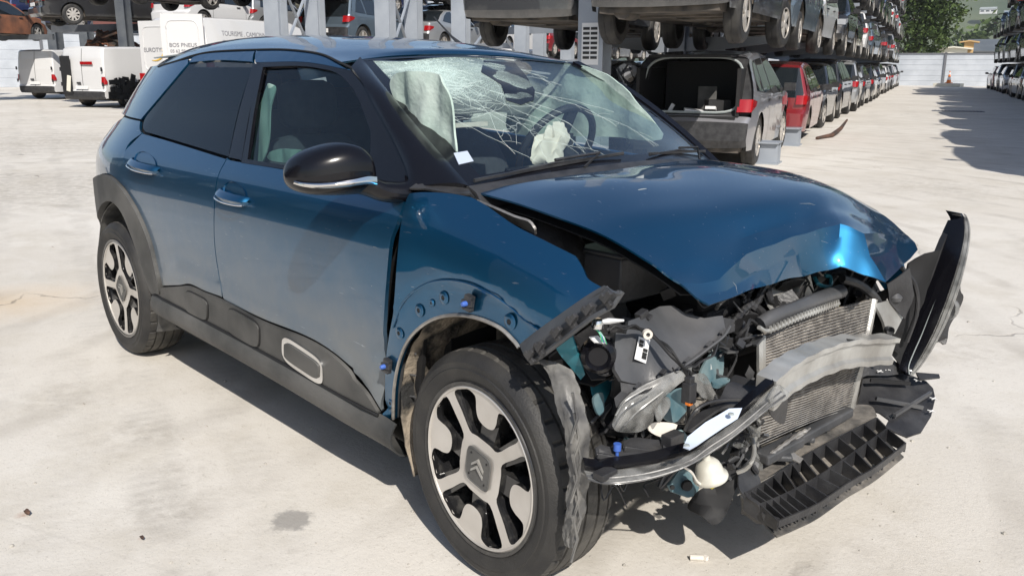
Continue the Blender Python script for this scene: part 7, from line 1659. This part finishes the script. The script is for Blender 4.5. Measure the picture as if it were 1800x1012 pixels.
jumble('broken_plastic', 46, (.14, .30), (-.70, -.26), (.34, .68), ['black', 'plast'], 31); jumble('broken_plastic', 10, (.22, .36), (-.60, -.26), (.36, .62), ['darkg', 'grey', 'paleteal'], 33, .012, .035)
jumble('broken_plastic', 26, (.18, .40), (.42, .74), (.36, .76), ['black', 'plast'], 35, .03, .10); jumble('broken_plastic', 16, (.34, .42), (-.34, -.20), (.36, .66), ['darkg', 'plast'], 37, .012, .035)
jumble('broken_plastic', 12, (.40, .47), (-.36, -.20), (.28, .46), ['darkg', 'lens', 'plast'], 39, .008, .026); jumble('broken_plastic', 14, (.25, .38), (-.5, .4), (.62, .80), ['black', 'plast'], 41, .02, .06)
rg = random.Random(51); mb = MB()
for i in range(34):
    a = np.array([rg.uniform(.22, .40), rg.uniform(-.68, -.22), rg.uniform(.34, .70)]); d = [a]
    for k in range(4): d.append(d[-1]+np.array([rg.uniform(-.03, .03), rg.uniform(-.07, .07), rg.uniform(-.07, .04)]))
    mb.tube(cat(d, 4), rg.choice((.002, .003, .005)), 5)
for i in range(16):
    a = np.array([rg.uniform(.28, .40), rg.uniform(-.2, .5), rg.uniform(.64, .80)]); d = [a]
    for k in range(4): d.append(d[-1]+np.array([rg.uniform(-.03, .03), rg.uniform(-.08, .08), rg.uniform(-.05, .04)]))
    mb.tube(cat(d, 4), rg.choice((.003, .005, .008)), 5)
mb.build('loose_wiring', 'plast', HC)['kind'] = 'stuff'
mb = MB(); mb.tube(pxs([(1464, 508, .40), (1473, 538, .42)]), .005, 6); mb.build('dipstick', 'yellow', HC)
mb = MB(); mb.tube(cat(pxs([(1432, 488, .38), (1440, 500, .40), (1458, 503, .40), (1460, 487, .39), (1450, 484, .38)]), 4), .006, 6); mb.build('bonnet_catch', 'teal', HC)
mb = MB(); mb.tube(cat(pxs([(1480, 490, .38), (1510, 500, .40), (1535, 520, .42), (1545, 535, .42)]), 5), .014, 8); mb.build('coolant_hose', 'plast', HC)
mb = MB(); mb.tube(cat(pxs([(1330, 540, .34), (1344, 556, .38), (1338, 575, .40)]), 5), .012, 8); mb.build('coolant_hose', 'plast', HC)
rg = random.Random(77)
for i in range(46):
    far = i % 3 == 0
    c = np.array([rg.uniform(.26, .38), rg.uniform(-.62, -.24) if not far else rg.uniform(-.2, .45), rg.uniform(.36, .66) if not far else rg.uniform(.68, .78)]); R = Matrix.Rotation(rg.uniform(-.8, .8), 3, 'X') @ Matrix.Rotation(rg.uniform(-.8, .8), 3, 'Y'); kind = i % 4; mb = MB(); mt = rg.choice(['plast', 'plast', 'darkg', 'aludark', 'dirtyp', 'black'])
    if kind == 0:      # ribbed duct
        d = np.array([rg.uniform(-.02, .02), rg.uniform(-.08, .08), rg.uniform(-.06, .06)]); P = cat([c, c+d, c+d*1.8+[0, 0, -.02]], 8); mb.tube(P, [.010+.002*(k % 2) for k in range(len(P))], 8); nm_ = 'duct'
    elif kind == 1:    # plug with lead
        mb.box(c, (.02, .03, .018), R); mb.box(c+[.0, .02, .0], (.014, .014, .012), R); mb.tube(cat([c, c+[.01, -.04, -.02], c+[0, -.09, rg.uniform(-.05, .03)]], 5), .003, 5); nm_ = 'cable_plug'
    elif kind == 2:    # pressed bracket
        mb.box(c, (.004, .05, .03), R); mb.box(c+[.006, .022, -.012], (.016, .006, .03), R); mb.lathe([(0, 0), (.006, 0), (.006, .006)], c+[.004, 0, 0], 'Y', 8); nm_ = 'torn_bracket'
    else:
        mb.tube(cat([c, c+[.02, rg.uniform(-.05, .05), .02], c+[0, rg.uniform(-.1, .1), -.03], c+[-.02, rg.uniform(-.1, .1), -.06]], 6), rg.choice((.004, .006)), 6); nm_ = 'small_hose'
    mb.build(nm_, mt, HC, smooth_=False)
# glass crumbs and grit trail under the wreck
# ------------------------------------------------------------------ small litter on the concrete
M['stone'] = pm('grit', (.30, .28, .25), .9, 0, 0, (.42, .40, .36), 3)
mb = MB(); rg = random.Random(61)
for i in range(240):
    P = PZ(rg.uniform(-60, 1860), 180+830*rg.random()**.8, 0)
    s = rg.uniform(.0015, .004)*(1+rg.random()**6*2.0)
    q = []
    for j in range(3):
        for k in range(5): q.append(P+np.array([s*(1, .9, .35)[j]*math.cos(k*1.257+j)*rg.uniform(.7, 1.2), s*(1, .9, .35)[j]*math.sin(k*1.257+j)*rg.uniform(.7, 1.2), (0, .5, .95)[j]*s]))
    mb.add(q, [(5*j+k, 5*j+(k+1) % 5, 5*j+5+(k+1) % 5, 5*j+5+k) for j in range(2) for k in range(5)]+[(10, 11, 12, 13, 14)])
o = mb.build('grit', 'stone', smooth_=False); o['kind'] = 'stuff'
def leaf(px, py, s, lab, mat='rust'):
    P = np.array(PZ(px, py, .004)); mb = MB(); rg = random.Random(px); V = [P+[s*math.cos(a)*rg.uniform(.6, 1.1), s*.5*math.sin(a)*rg.uniform(.6, 1.1), .004+.008*math.sin(a*2)**2] for a in [2*math.pi*k/9 for k in range(9)]]
    mb.add(V, [tuple(range(9))]); tag(mb.build('dry_leaf', mat, smooth_=False, thick=.001), lab, 'leaf')
leaf(48, 902, .022, 'dry brown leaf on the concrete at the lower left'); leaf(250, 947, .013, 'small pale brown leaf nearest the bottom of the picture, left of the front wheel')
mb = MB(); mb.tube([PZ(1213, 979, .008), PZ(1236, 980, .008)], .008, 8); mb.box(PZ(1240, 980, .008), (.012, .012, .012)); tag(mb.build('broken_clip', 'bagw'), 'small pale broken clip on the ground under the smashed bumper', 'clip')
# ------------------------------------------------------------------ the air between here and the hill
hz = MB(); hz.box((-500, 750, 106), (3400, 3400, 216)); hm = bpy.data.materials.new('haze'); hm.use_nodes = True; N, L = nm(hm); N.remove(N['Principled BSDF'])
vv = N.new('ShaderNodeVolumePrincipled'); vv.inputs['Color'].default_value = (.80, .87, .95, 1); vv.inputs['Density'].default_value = .00022; L.new(vv.outputs[0], N['Material Output'].inputs['Volume'])
ho = hz.build('haze', hm, smooth_=False); ho['kind'] = 'stuff'
